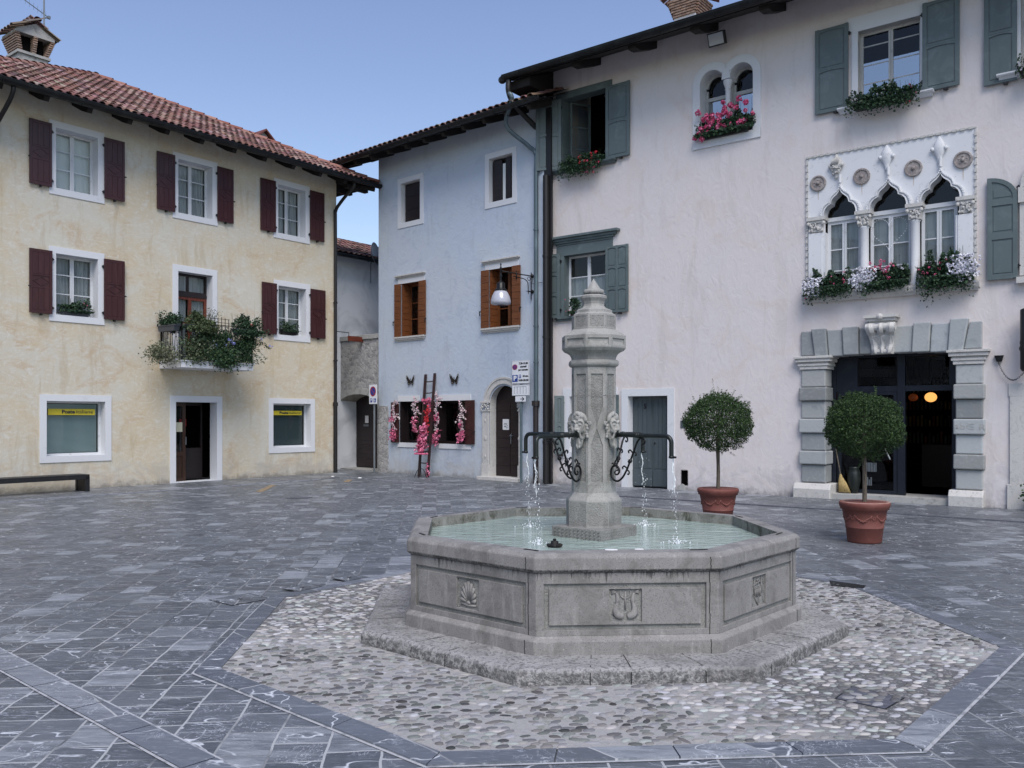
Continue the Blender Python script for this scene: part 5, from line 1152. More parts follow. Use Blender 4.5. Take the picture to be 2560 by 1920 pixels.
mb = MB(); mb.prism_yz([(-1.0,ez-.30),(.6,ez-.30),(.6,ez+.55),(-1.0,ez-.09)], ex0+.03, uL+.02); mb.box(uL-.34, uL-.005, .02, .6, 8.6, ez-.29); mb.build('side_soffit', M['eave_dk'], pink)  # lower box is a dark board put in as shade beside the wall top
mb = MB(); cx, cy = -3.85, 3.0; mb.box(cx-.30,cx+.30,cy-.30,cy+.30,11.2,12.02); pch = mb.build('chimney', M['white_wall'], pink)
mb = MB(); rnd = random.Random(4)
for k in range(7):
    e_ = .01+.018*k; z = 12.02+k*.06; n = 5
    for i in range(n):
        for sgn in (-1, 1):
            mb.col = rnd.choice([(1,1,1),(.8,.75,.72),(1.2,1.1,1.0)]); w_ = (.60+2*e_)/n; a = cx-.30-e_+i*w_+(.03 if k % 2 else 0)
            mb.box(a+.004, min(a+w_-.004, cx+.30+e_), cy+sgn*(.30+e_)-.04, cy+sgn*(.30+e_)+.04, z, z+.05); mb.box(cx+sgn*(.30+e_)-.04, cx+sgn*(.30+e_)+.04, cy-.28-e_+i*w_, cy-.28-e_+(i+1)*w_-.02, z+.0004, z+.0496)
mb.col = None; mb.box(cx-.27,cx+.27,cy-.27,cy+.27,12.02,12.42); mb.build('chimney_bricks', M['brick'], pch)
mb = MB(); rnd = random.Random(3)
for sx in (-1, 1):
    du = Vector((0,sx,0)); top = Vector((cx,cy-.5*sx,12.80)); low = Vector((cx+sx*.56,cy-.5*sx,12.46)); dn = (top-low).normalized(); tiles(mb, low, du, dn, du.cross(dn), 5, 2, .2, .33, rnd, r=.09, cols=[(.22,.11,.09),(.16,.09,.08),(.26,.17,.14)])
ridge_tiles(mb, (cx,cy-.55,12.82),(cx,cy+.55,12.82), r=.11, rnd=rnd); mb.build('chimney_tiles', M['tile'], pch)
mb = MB(); mb.prism_xz([(cx-.45,12.44),(cx+.45,12.44),(cx,12.78)], cy-.36, cy+.36); mb.build('chimney_gable', M['cement'], pch)
mb = MB(); tiles(mb, Vector((-3.45,2.5,11.72)), Vector((1,0,0)), Vector((0,1,.3)).normalized(), Vector((0,-.3,1)).normalized(), 4, 2, .2, .35, random.Random(1)); mb.box(-3.4,-2.85,2.6,3.1,11.0,11.76); mb.build('roof_dormer', M['tile'], pink)
# --- downpipes at the party line (in the blue house frame, turned into world space)
def wp3(w, u, y, z): return wpos(w, u, y, z)
def in_pink(p):
    q = Vector(p) - Vector(wpos('P', 0)); a = -wrot('P'); return (q.x*math.cos(a)-q.y*math.sin(a), q.x*math.sin(a)+q.y*math.cos(a), q.z)
g0 = wp3('P', -6.62, -1.14, 9.82); g1 = wp3('P', -6.62, -1.14, 9.55)
up_pts = [g0, g1, wp3('P',-6.55,-1.10,9.35), wp3('B',5.30,-.62,8.90), wp3('B',5.60,-.16,8.45), wp3('B',5.81,-.09,8.2), wp3('B',5.81,-.08,7.6), wp3('B',5.81,-.08,2.0)]
mb = MB(); mb.tube([in_pink(p) for p in bez(up_pts, 5)], .055, 10)
for z in (6.3, 3.9, 3.0): mb.tube([in_pink(wp3('B',5.81,-.08,z)), in_pink(wp3('B',5.81,-.08,z+.035))], .07, 10)
mb.build('downpipe', M['pipe_grey'], pink)
mb = MB(); mb.tube([in_pink(wp3('B',5.80,-.08,1.95)), in_pink(wp3('B',5.80,-.08,0))], .068, 10); mb.tube([in_pink(wp3('B',5.80,-.08,1.93)), in_pink(wp3('B',5.80,-.08,2.06))], .10, 10); mb.build('pipe_foot', M['pipe_brown'], pink)
mb = MB(); mb.tube([in_pink(p) for p in bez([g0, g1, wp3('P',-6.62,-.9,9.30), wp3('P',-6.50,-.3,8.95), wp3('P',-6.34,.02,8.7), wp3('P',-6.30,.05,8.0), wp3('P',-6.30,.05,0)], 5)], .068, 10)
for z in (5.6, 3.6, 2.0, 1.0): mb.tube([in_pink(wp3('P',-6.30,.05,z)), in_pink(wp3('P',-6.30,.05,z+.06))], .078, 10)
mb.build('downpipe', M['pipe_dark'], pink)
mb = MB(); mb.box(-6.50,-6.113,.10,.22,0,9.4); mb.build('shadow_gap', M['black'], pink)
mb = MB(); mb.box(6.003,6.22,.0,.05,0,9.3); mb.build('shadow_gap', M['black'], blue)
mb = MB(); mb.tube([(6.11,-.05,7.62),(6.11,-.05,0)], .078, 10)
for z in (5.6, 3.6, 1.0): mb.tube([(6.11,-.05,z),(6.11,-.05,z+.06)], .09, 10)
mb.build('downpipe', M['pipe_dark'], blue)
# fascia ends of the gutter
mb = MB(); mb.ball((ex0-.05,ey-.07,ez-.05), (.12,.09,.10), 10, 6); mb.build('gutter_cap', M['gutter'], pink)
# ================================================================ ground
def sheet(name, pts, z, mat, kind='structure'):
    mb = MB(); mb.add([(x, y, z) for x, y in pts], [tuple(range(len(pts)))]); o = mb.build(name, mat); tag(o, kind=kind); return o
sheet('square_paving', [(-150,-150),(150,-150),(150,150),(-150,150)], 0.0, M['slate'])
def walkway(w, a, b, wd, zt=.012, name='walkway'):
    o = empty(name, wpos(w, 0), wrot(w)); mb = MB(); mb.box(a, b, -wd, 0.05, -.02, zt); p = mb.build('slabs', M['slate_walk'], o); p.parent = None; p.location = wpos(w, 0); p.rotation_euler = (0,0,wrot(w)); p.name = name
    bpy.data.objects.remove(o); tag(p, kind='structure'); return p
walkway('L', -12, 5.2, 1.75); walkway('B', -2.9, 5.0, 1.98, .0165); 
w3 = walkway('P', -5.0, 12, 2.05, .0125)
def kerb(w, a, b, wd, mat, name='kerb'):
    mb = MB(); mb.box(a, b, -wd-.07, -wd, -.02, .019); p = mb.build(name, mat); p.location = wpos(w, 0); p.rotation_euler = (0,0,wrot(w)); tag(p, kind='structure')
kerb('L', -12, 3.2, 1.75, M['kerb']); kerb('B', -.9, 4.6, 1.98, M['kerb']); kerb('P', -4.4, 12, 2.05, M['slate_dark'])
FC = Vector((.672, 7.12, 0)); FR_ = 3.4
poly = [(-1.90,5.63),(-.35,4.23),(1.95,4.40),(3.48,6.16),(3.28,8.45),(2.02,9.85),(-.55,9.80),(-2.06,7.85)]
def offset(poly, d):
    n = len(poly); out = []
    for i in range(n):
        a, b, c = Vector(poly[i-1]), Vector(poly[i]), Vector(poly[(i+1) % n]); t1 = (b-a).normalized(); t2 = (c-b).normalized()
        n1 = Vector((t1.y,-t1.x)); n2 = Vector((t2.y,-t2.x)); m = (n1+n2).normalized(); k = d/max(.3, m.dot(n1)); out.append(tuple(b+m*k))
    return out
sheet('cobble_bed', poly, .008, M['bed'])
rndg = random.Random(77)
mb = MB(); po, pi_ = offset(poly, .15), poly
for i in range(8):
    j = (i+1) % 8; a, b, c, d = Vector(pi_[i]), Vector(pi_[j]), Vector(po[j]), Vector(po[i]); L = (b-a).length; n = max(2, int(L/.55))
    for k in range(n):
        t0, t1 = k/n+.004/L, (k+1)/n-.004/L; q = [a.lerp(b,t0), a.lerp(b,t1), d.lerp(c,t1), d.lerp(c,t0)]
        mb.add([(p.x,p.y,-.01) for p in q[::-1]]+[(p.x,p.y,.014) for p in q[::-1]], [(0,3,2,1),(4,5,6,7),(0,1,5,4),(1,2,6,5),(2,3,7,6),(3,0,4,7)])
tag(mb.build('slate_border', M['slate_band']), kind='structure')
mb = MB(); pq = offset(poly, .168)
for i in range(8): j = (i+1) % 8; mb.add([(po[i][0],po[i][1],.004),(po[j][0],po[j][1],.004),(pq[j][0],pq[j][1],.004),(pq[i][0],pq[i][1],.004)], [(3,2,1,0)])
tag(mb.build('mortar_seam', M['mortar_line']), kind='structure')
# diagonal band of dressed slate across the near left
A, B = Vector((-6.6, 8.77)), Vector((.9, 2.10)); d = (B-A).normalized(); nn = Vector((d.y,-d.x)); mb = MB(); L = (B-A).length; k = 0
while k < L:
    s = .45+rndg.random()*.25; q = [A+d*(k+.004), A+d*(k+s-.004), A+d*(k+s-.004)+nn*.175, A+d*(k+.004)+nn*.175]; mb.add([(p.x,p.y,.0085) for p in q[::-1]], [(0,1,2,3)]); k += s
tag(mb.build('slate_band', M['slate_band']), kind='structure')
mb = MB()
for o_ in (-.016, .175):
    q = [A+nn*o_, B+nn*o_, B+nn*(o_+.016), A+nn*(o_+.016)]; mb.add([(p.x,p.y,.005) for p in q[::-1]], [(0,1,2,3)])
tag(mb.build('mortar_seam', M['mortar_line']), kind='structure')
# pebbles
def inpoly(x, y, P):
    c = False; j = len(P)-1
    for i in range(len(P)):
        if (P[i][1] > y) != (P[j][1] > y) and x < (P[j][0]-P[i][0])*(y-P[i][1])/(P[j][1]-P[i][1])+P[i][0]: c = not c
        j = i
    return c
from mathutils import noise as mn
def pebbles(mb, P, skip, z0, rnd, sx=.070, sy=.045, dens=lambda x, y: .80, pal=None):
    xs = [p[0] for p in P]; ys = [p[1] for p in P]; r = 0; y = min(ys)
    ang0 = R(8)
    while y < max(ys):
        x = min(xs) + (r % 2)*sx/2
        while x < max(xs):
            px, py = x+rnd.gauss(0, sx*.16), y+rnd.gauss(0, sy*.16); x += sx
            if not inpoly(px, py, P) or skip(px, py): continue
            dd = dens(px, py)
            if rnd.random() > dd: continue
            l = sx*(.36+rnd.random()*.26); w = sy*(.30+rnd.random()*.24)
            if rnd.random() < .07: l *= 1.35; w *= 1.15
            a = ang0 + rnd.gauss(0, .35); h = .0035+rnd.random()*.0065
            if rnd.random() < .1: a += rnd.random()*3
            g = rnd.random(); lightzone = mn.noise(Vector((px*.8+3, py*.8, 0)))
            dz = min((Vector((px+1.5,py-7.6)).length)/1.5, (Vector((px-2.35,py-5.05)).length)/1.4, (Vector((px-1,py-9.5)).length)/1.5)
            if dz < 1.0+lightzone*.4: base = rnd.choice([.22,.28,.33,.38,.42,.47,.30,.20,.12])
            else: base = rnd.choice([.10,.13,.17,.20,.24,.28,.15,.33]) if g < .9 else rnd.choice([.045,.06,.40,.09])
            t = rnd.choice([(1,1,1.03),(1,.98,.93),(.93,1,.95),(1,1,1.06),(1.02,.96,.94)]); mb.col = (base*t[0], base*t[1], base*t[2])
            ca, sa = math.cos(a), math.sin(a); vs = []; n = 9; ir = [1+rnd.gauss(0,.09) for _ in range(n)]
            for f, hh in ((1.0, -.004), (.86, h*.62), (.48, h*.95)):
                for q in range(n): t_ = 2*PI*q/n; ex = l*f*ir[q]*math.cos(t_); ey_ = w*f*ir[q]*math.sin(t_); vs.append((px+ex*ca-ey_*sa, py+ex*sa+ey_*ca, z0+hh))
            vs.append((px, py, z0+h)); fs = []
            for k in range(2): fs += [(k*n+q, k*n+(q+1) % n, (k+1)*n+(q+1) % n, (k+1)*n+q) for q in range(n)]
            fs += [(2*n+q, 2*n+(q+1) % n, 3*n) for q in range(n)]; mb.add(vs, fs)
        y += sy; r += 1
    mb.col = None
def octr(x, y, rr): 
    v = Vector((x,y)) - FC.xy; a = math.atan2(v.y, v.x) - R(FR_); k = ((a+PI/8) % (PI/4))-PI/8; return v.length*math.cos(k) < rr*math.cos(PI/8)
cover_poly = [(1.88,5.04),(2.10,4.85),(2.30,5.05),(2.07,5.27)]
mb = MB(); mb.smooth = True
pebbles(mb, offset(poly, -.02), lambda x, y: octr(x, y, 1.97) or inpoly(x, y, offset(cover_poly, .02)), .008, random.Random(3), dens=lambda x, y: .74+.18*(mn.noise(Vector((x*.9, y*.9, 2))) > 0))
tag(mb.build('cobbles', M['pebble']), 'grey and white river pebbles set in mortar around the fountain', kind='stuff')
# cobble filled access cover and slate covers
def cover(name, label, P, mat, cat='access cover', fill=False, hole=False, z=.004):
    c = Vector((sum(p[0] for p in P)/4, sum(p[1] for p in P)/4)); o = thing(name, label, cat, (c.x, c.y, 0)); Q = [(p[0]-c.x, p[1]-c.y) for p in P]
    area = sum(Q[i][0]*Q[(i+1)%4][1]-Q[(i+1)%4][0]*Q[i][1] for i in range(4)); Q = Q if area > 0 else Q[::-1]
    mb = MB(); I = offset(Q, -.010)
    for i in range(4): j = (i+1) % 4; mb.add([(Q[i][0],Q[i][1],z),(Q[j][0],Q[j][1],z),(I[j][0],I[j][1],z),(I[i][0],I[i][1],z)], [(0,1,2,3)])
    mb.build('frame', M['black'], o)
    mb = MB(); mb.add([(x,y,z+.0005) for x,y in offset(Q,-.010)], [(0,1,2,3)]); mb.build('lid', M['bed'] if False else mat, o)
    if fill: mb = MB(); mb.smooth = True; pebbles(mb, offset(Q,-.02), lambda x, y: False, z+.001, random.Random(8), .075, .06, lambda x, y: 1.0); mb.build('cobble_filling', M['pebble'], o)
    if hole: mb = MB(); mb.lathe([(.022,z+.001),(.022,z+.002)], 0, 0, 14); mb.build('lifting_hole', M['black'], o)
    return o
cover('access_cover', 'cobble-filled square access cover in the pebbles right of the fountain', cover_poly, M['slate_dark'], fill=True, z=.0095)
cover('access_cover', 'slate access cover farthest left of the three beside the cobbles', [(-2.74,7.79),(-2.45,7.55),(-2.19,7.84),(-2.46,8.09)], M['slate'], hole=True)
cover('access_cover', 'slate access cover at the back left corner of the cobbles, middle of three', [(-2.20,8.24),(-2.01,8.11),(-1.83,8.34),(-2.02,8.50)], M['slate'], hole=True, z=.0155)
cover('access_cover', 'slate access cover nearest the fountain basin, right of the other two', [(-1.84,8.79),(-1.66,8.61),(-1.46,8.84),(-1.68,9.01)], M['slate'], hole=True, z=.0155)
cover('drain_slot', 'black drain opening at the far right edge of the cobbles', [(3.18,8.66),(3.10,8.40),(3.36,8.25),(3.44,8.40)], M['black'], 'drain', z=.0155)
cover('drain_grate', 'small dark drain grate in the paving far left before the stone gate', [(-4.6,17.5),(-4.15,17.5),(-4.1,17.9),(-4.55,17.9)], M['slate_dark'], 'drain')
for lab, P in (('long faded yellow parking line on the paving before the cream house', [(-5.66,19.04),(-5.50,19.04),(-5.73,21.0),(-5.88,21.0)]), ('short faded yellow parking mark near the stone gate', [(-4.30,21.94),(-4.14,21.94),(-4.20,22.8),(-4.35,22.8)])):
    mb = MB(); mb.add([(x,y,.004) for x,y in P], [(0,1,2,3)]); tag(mb.build('road_marking', M['road_yellow']), lab, 'road marking')
mb = MB(); rnd = random.Random(1)
for (x, y, s, lab) in ((-4.9,23.6,.05,'scrap of white paper on the paving near the cream house corner'), (-4.05,23.0,.06,'crumpled white paper on the paving before the stone gate')):
    mb = MB(); mb.ball((0,0,.02), (s,s*.7,.02), 7, 4); o = mb.build('paper_scrap', M['paper']); o.location = (x,y,.01); tag(o, lab, 'litter')

# ================================================================ fountain
fo = thing('fountain', 'octagonal grey stone fountain with a carved column and four iron spouts', 'fountain', (FC.x, FC.y, 0), R(FR_))
PH = R(-112.5); K = math.cos(PI/8)
def oct_ring(mb, prof, cap=False): mb.lathe(prof, 0, 0, 8, ph=PH, cap=cap)
# step of rough blocks
mb = MB(); jb = MB(); rnd = random.Random(15)
ns = 80; ring = []
for i in range(8):
    a0, a1 = PH+i*PI/4, PH+(i+1)*PI/4; P0, P1 = Vector((math.cos(a0), math.sin(a0))), Vector((math.cos(a1), math.sin(a1)))
    for q in range(ns): ring.append(P0.lerp(P1, q/ns))
prof = [(1.957,-.02),(1.960,.005),(1.962,.02),(1.961,.035),(1.960,.05),(1.959,.065),(1.955,.079),(1.948,.091),(1.937,.099),(1.922,.1035),(1.900,.105),(1.87,.1055),(1.84,.106),(1.81,.106),(1.78,.106),(1.74,.106),(1.70,.106),(1.64,.106),(1.50,.106)]; N_ = len(ring); vs = []
for k, (r_, z_) in enumerate(prof):
    for p in ring: j = mn.noise(Vector((p.x*9, p.y*9, z_*14)))*.009 + mn.noise(Vector((p.x*55, p.y*55, z_*60+r_*9)))*.007; jz = (mn.noise(Vector((p.x*r_*22, p.y*r_*22, 7)))*.0035+mn.noise(Vector((p.x*r_*6, p.y*r_*6, 3)))*.004) if k > 6 else 0; j = j if k < 11 else 0; vs.append((p.x*(r_+j), p.y*(r_+j), z_+jz))
mb.smooth = True; mb.add(vs, [(k*N_+i, k*N_+(i+1) % N_, (k+1)*N_+(i+1) % N_, (k+1)*N_+i) for k in range(len(prof)-1) for i in range(N_)])
jb = mb; jb.mi = 1; jb.smooth = False
for i in range(8):
    a0, a1 = PH+i*PI/4, PH+(i+1)*PI/4; P0, P1 = Vector((math.cos(a0), math.sin(a0))), Vector((math.cos(a1), math.sin(a1)))
    for t in ((.12,.36,.58) if i % 2 else (.30,.47,.78)):
        p = P0.lerp(P1, t); n_ = (P0+P1).normalized(); tt = Vector((-n_.y, n_.x)); w_ = .0028
        pts = [p*1.50+tt*.0, p*1.70+tt*rnd.gauss(0,.006), p*1.91, p*1.963]
        for (q0, z0), (q1, z1) in zip(((pts[0],.1068),(pts[1],.1068),(pts[2],.1075),(pts[3],.075)), ((pts[1],.1068),(pts[2],.1075),(pts[3],.075),(pts[3],.0))):
            jb.add([(q0.x-tt.x*w_,q0.y-tt.y*w_,z0),(q0.x+tt.x*w_,q0.y+tt.y*w_,z0),(q1.x+tt.x*w_+n_.x*.003,q1.y+tt.y*w_+n_.y*.003,z1),(q1.x-tt.x*w_+n_.x*.003,q1.y-tt.y*w_+n_.y*.003,z1)], [(0,1,2,3)])
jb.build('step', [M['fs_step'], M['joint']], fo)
# basin
mb = MB(); oct_ring(mb, [(1.625,.10),(1.625,.195),(1.585,.222),(1.566,.222),(1.566,.632),(1.586,.632),(1.614,.654),(1.614,.735),(1.585,.762),(1.452,.764)])
basin = mb.build('basin', M['fs'], fo, bevel=.007)
mb = MB(); oct_ring(mb, [(1.452,.7635),(1.452,.40)]); mb.v = mb.v; inn = mb.build('basin_inner_wall', M['fs_in'], basin)
mb = MB(); rnd = random.Random(2)
ap = 1.585*K; W2 = 1.585*math.sin(PI/8)
def face_T(k): return Matrix.Rotation(k*PI/4, 4, 'Z')   # local: face k=0 looks towards -y
t_ = .017
pan = MB(); jn = MB(); ems = []
for k in range(8):
    T = face_T(k); y0, y1 = -ap, -ap+t_
    def trap(x0, x1, z0, z1, cl=False, cr=False):
        s = t_*math.tan(PI/8)
        pts = [(x0,y0),(x1,y0),(x1-(s if cr else 0),y1),(x0+(s if cl else 0),y1)]; pan.prism_xy(pts, z0, z1, T)
    trap(-W2, W2, .5625, .6315, True, True); trap(-W2, W2, .2225, .26, True, True); trap(-W2, -W2+.055, .26, .5625, True); trap(W2-.055-.03, W2, .26, .5625, cr=True)
    X0, X1 = -W2+.088, W2-.085-.033; cx = (X0+X1)/2; e = .108; z0, z1 = .292, .531
    if k in (0, 7, 1):
        ez0, ez1 = .310, .525; em = MB(); ems.append(em)
        pan.box(X0, cx-e, y0, y1, z0, z1, T); pan.box(cx+e, X1, y0, y1, z0, z1, T); pan.box(cx-e, cx+e, y0, y1, z0, ez0, T); pan.box(cx-e, cx+e, y0, y1, ez1, z1, T)
        E = T @ Matrix.Translation((cx, -ap+t_, (ez0+ez1)/2)) @ Matrix.Diagonal((1, .55, 1, 1)); h = (ez1-ez0)/2
        if k == 0:
            em.tube([(0,-.008,-.03),(0,-.008,.09)], .006, 6, T=E); em.tube(bez([(-.035,-.008,.095),(-.03,-.008,.06),(-.01,-.008,.045),(.01,-.008,.045),(.03,-.008,.06),(.035,-.008,.095)]), .005, 6, T=E)
            for s in (-1, 1):
                P = bez([(s*.015,-.01,-.075),(s*.05,-.014,-.062),(s*.062,-.014,-.03),(s*.05,-.012,.02),(s*.052,-.010,.055),(s*.060,-.008,.08)], 6); n = len(P)
                em.tube(P, [.012+.014*math.sin(PI*min(1,(i/n)*1.6+.15)) if i < n*.6 else .016-.010*(i/n-.6)/.4 for i in range(n)], 8, T=E)
                em.tube([(s*.02,-.01,-.085),(s*.055,-.012,-.070),(s*.090,-.010,-.055)], [.006,.010,.004], 6, T=E); em.ball((s*.055,-.018,-.058), (.006,.006,.006), 6, 4, T=E)
                for dz in (-.012, .0, .012): em.tube([(s*.060,-.008,.085),(s*.092,-.008,.088+dz)], .006, 5, T=E)
        if k == 7:
            for i in range(9):
                a = PI*(.04+.92*i/8); l = .075+.018*math.sin(a); P = [(.022*math.cos(a), -.008, -.062+.022*math.sin(a)), (l*.95*math.cos(a), -.014, -.06+l*1.55*math.sin(a))]
                em.tube([P[0], tuple((Vector(P[0])+Vector(P[1]))/2), P[1]], [.005,.011,.014], 8, T=E)
            em.ball((0,-.012,-.066), (.02,.014,.012), 8, 5, T=E); em.tube([(-.075,-.01,-.078),(0,-.01,-.086),(.075,-.01,-.078)], .008, 6, T=E)
            for sx in (-1, 1):
                for sz in (-1, 1): em.prism_xz([(sx*e*.99,sz*h),(sx*(e-.02),sz*h),(sx*e*.99,sz*(h-.02))][::(1 if sx*sz < 0 else -1)], -.018, 0, T=E)
        if k == 1:
            em.band([(-.055,.10),(.055,.10),(.055,-.03),(0,-.10),(-.055,-.03)], .008, -.014, 0, closed=True, T=E) if False else [em.tube([a, b], .005, 5, T=E) for a, b in zip([(-.055,-.008,.10),(.055,-.008,.10),(.055,-.008,-.03),(0,-.008,-.10),(-.055,-.008,-.03)], [(.055,-.008,.10),(.055,-.008,-.03),(0,-.008,-.10),(-.055,-.008,-.03),(-.055,-.008,.10)])]
            for i in range(5): em.tube([(-.04+.02*i,-.008,-.045+.006*(i%2)),(-.04+.02*i,-.010,.015+.01*(i%2))], .006, 6, T=E); em.ball((-.04+.02*i,-.01,.02), (.008,.008,.006), 6, 4, T=E)
            em.tube([(-.04,-.008,.045),(-.02,-.01,.06),(.0,-.01,.05),(.02,-.01,.065),(.04,-.008,.05)], .006, 6, T=E); em.tube([(0,-.008,.05),(0,-.008,.09)], .006, 5, T=E); em.tube([(-.02,-.008,.075),(.02,-.008,.075)], .005, 5, T=E)
            for sx in (-.085, .085):
                for i in range(6):
                    z = .085-i*.032; em.tube([(sx-.008,-.006,z),(sx+.008,-.006,z)], .003, 4, T=E); em.tube([(sx+(.008 if i%2 else -.008),-.006,z-.02),(sx+(.008 if i%2 else -.008),-.006,z)], .003, 4, T=E)
    else: pan.box(X0, X1, y0, y1, z0, z1, T)
    xj = W2-.062
    for z0_, z1_, yo in ((.222,.632,-ap-.0012),(.10,.196,-1.625*K-.0012),(.654,.735,-1.614*K-.0012)):
        nseg = 6
        for q in range(nseg): xo = xj+.002*math.sin(q*2.1+k); jn.box(xo-.0028, xo+.0028, yo, yo+.012, z0_+(z1_-z0_)*q/nseg, z0_+(z1_-z0_)*(q+1)/nseg, T)
pan.build('carved_panels', M['fs'], basin, bevel=.002); jn.build('stone_joints', M['joint'], basin); [e__.build('carved_emblem', M['fs'], basin, smooth=True) for e__ in ems]
rng = MB()
for k in range(8):
    T = face_T(k); pts = [(-W2+.055,.26),(W2-.085,.26),(W2-.085,.5625),(-W2+.055,.5625)]
    rng.add([(p[0], -1.566*K-.0006, p[1]) for p in pts], [(0,1,2,3)], T)
rng.build('hammered_channel', M['fs_rough'], basin)
# iron cramps on the rim
mb = MB()
for k in range(8):
    a = PH+k*PI/4-R(2.2)
    T = Matrix.Rotation(a, 4, 'Z') @ Matrix.Translation((1.47,0,.7645)); mb.box(-.008,.008,-.075,.045,0,.003, T @ Matrix.Rotation(R(-20+k*3),4,'Z'))
mb.build('iron_cramps', M['iron_rust'], basin)
mb = MB(); mb.add([(1.46*math.cos(PH+i*PI/4), 1.46*math.sin(PH+i*PI/4), .682) for i in range(8)], [tuple(range(8))]); wt = mb.build('water', M['water'], fo)
# plinth, column
mb = MB(); s = .35*math.cos(PI/4)
T = Matrix.Translation((0,-.05,0)) @ Matrix.Rotation(PI/4, 4, 'Z'); mb.box(-s, s, -s, s, .5, .765, T)
rnd = random.Random(6)
for side in range(4):
    T2 = T @ Matrix.Rotation(side*PI/2, 4, 'Z')
    for r_ in range(3):
        for c_ in range(12):
            x = -s+.02+c_*.0395; z = .695+r_*.026; mb.tube([(x,-s-.001,z-.010),(x+.018,-s-.003,z+.010)], [.003,.006], 5, T=T2)
mb.build('plinth', M['fs_rough'], fo, bevel=.008)
col = MB()
oct_ring(col, [(.233,.76),(.234,.973),(.230,.985),(.188,1.038),(.187,1.10)], cap=True); 
oct_ring(col, [(.177,1.10),(.177,2.03)])
oct_ring(col, [(.187,2.03),(.187,2.059)])
oct_ring(col, [(.187,2.12),(.191,2.140),(.203,2.162),(.225,2.178),(.250,2.188),(.268,2.208),(.268,2.212)])
oct_ring(col, [(.259,2.212),(.259,2.312)]); oct_ring(col, [(.270,2.300),(.270,2.313),(.235,2.335),(.192,2.365)])
oct_ring(col, [(.184,2.365),(.184,2.486)]); oct_ring(col, [(.187,2.486),(.156,2.503),(.156,2.525),(.130,2.535),(.105,2.545),(.092,2.56),(.088,2.578),(.094,2.60),(.111,2.625),(.112,2.643),(.088,2.655)])
oct_ring(col, [(.062,2.700),(.0,2.793)])
column = col.build('column', M['fs_col'], fo, bevel=.002)
tor = MB(); tor.smooth = True
def oct_torus(mb, Rr, z, r):
    prof = [(Rr-r*.2+r*math.cos(a), z+r*math.sin(a)) for a in [-PI/2+PI*i/8 for i in range(9)]]; mb.lathe(prof, 0, 0, 8, ph=PH, cap=False)
oct_torus(tor, .190, 2.09, .030); tor.build('roll_moulding', M['fs_col'], column, smooth=False, bevel=.004); tor = MB(); oct_torus(tor, .072, 2.680, .0215); tor.build('roll_moulding', M['fs_col'], column, smooth=False, bevel=.004)
# raised margins on shaft, box and band; rough panels between them
fr = MB(); ro = MB()
def face_frame(mbx, Rf, z0, z1, ml, mt, th, T):
    a_ = Rf*K; w = Rf*math.sin(PI/8); s = th*math.tan(PI/8)
    mbx.prism_xy([(-w,-a_),(-w+ml,-a_),(-w+ml,-a_+th),(-w+s,-a_+th)], z0, z1, T); mbx.prism_xy([(w-ml,-a_),(w,-a_),(w-s,-a_+th),(w-ml,-a_+th)], z0, z1, T)
    mbx.box(-w+ml, w-ml, -a_, -a_+th, z1-mt, z1, T); mbx.box(-w+ml, w-ml, -a_, -a_+th, z0, z0+mt, T)
for k in range(8):
    T = face_T(k)
    face_frame(fr, .187, 1.10, 2.03, .024, .03, .011, T); face_frame(fr, .187, 2.365, 2.486, .016, .016, .004, T)
    a_ = .177*K; w = .177*math.sin(PI/8); ro.add([(-w+.016,-a_-.0006,1.13),(w-.016,-a_-.0006,1.13),(w-.016,-a_-.0006,2.0),(-w+.016,-a_-.0006,2.0)], [(0,1,2,3)], T)
    a_ = .184*K; w = .184*math.sin(PI/8); ro.add([(-w+.012,-a_-.0006,2.381),(w-.012,-a_-.0006,2.381),(w-.012,-a_-.0006,2.470),(-w+.012,-a_-.0006,2.470)], [(0,1,2,3)], T)
    # sloping recess in the crown band
    Rf = .270; a_ = Rf*K; w = Rf*math.sin(PI/8); face_frame(fr, Rf, 2.212, 2.300, .020, .016, .011, T)
    fr.add([(-w+.02,-a_+.001,2.228),(w-.02,-a_+.001,2.228),(w-.035,-.259*K-.0005,2.258),(-w+.035,-.259*K-.0005,2.258)], [(0,1,2,3)], T)
    a_ = .233*K; w = .233*math.sin(PI/8); ro.add([(-w+.004,-a_-.0008,.78),(w-.004,-a_-.0008,.78),(w-.004,-a_-.0010,.965),(-w+.004,-a_-.0010,.965)], [(0,1,2,3)], T)
    # leaf-shaped smooth fields beside the masks
    if k % 2 == 0:
        a_ = .187*K; w = .187*math.sin(PI/8)
        for s in (-1, 1):
            pts = [(s*(w-.022),1.42),(s*.0,1.56),(s*.003,1.60),(s*(w-.022),1.74)] if s > 0 else [(s*(w-.022),1.74),(s*.003,1.60),(0,1.56),(s*(w-.022),1.42)]
            fr.prism_xz(pts, -a_+.0005, -a_+.010, T)
fr.build('stone_margins', M['fs_col'], column, bevel=.0015); ro.build('hammered_panels', M['fs_rough'], column)
mb = MB(); oct_ring(mb, [(.1885,1.822),(.1885,1.826)]); mb.build('shaft_joint', M['fs_step'], column)
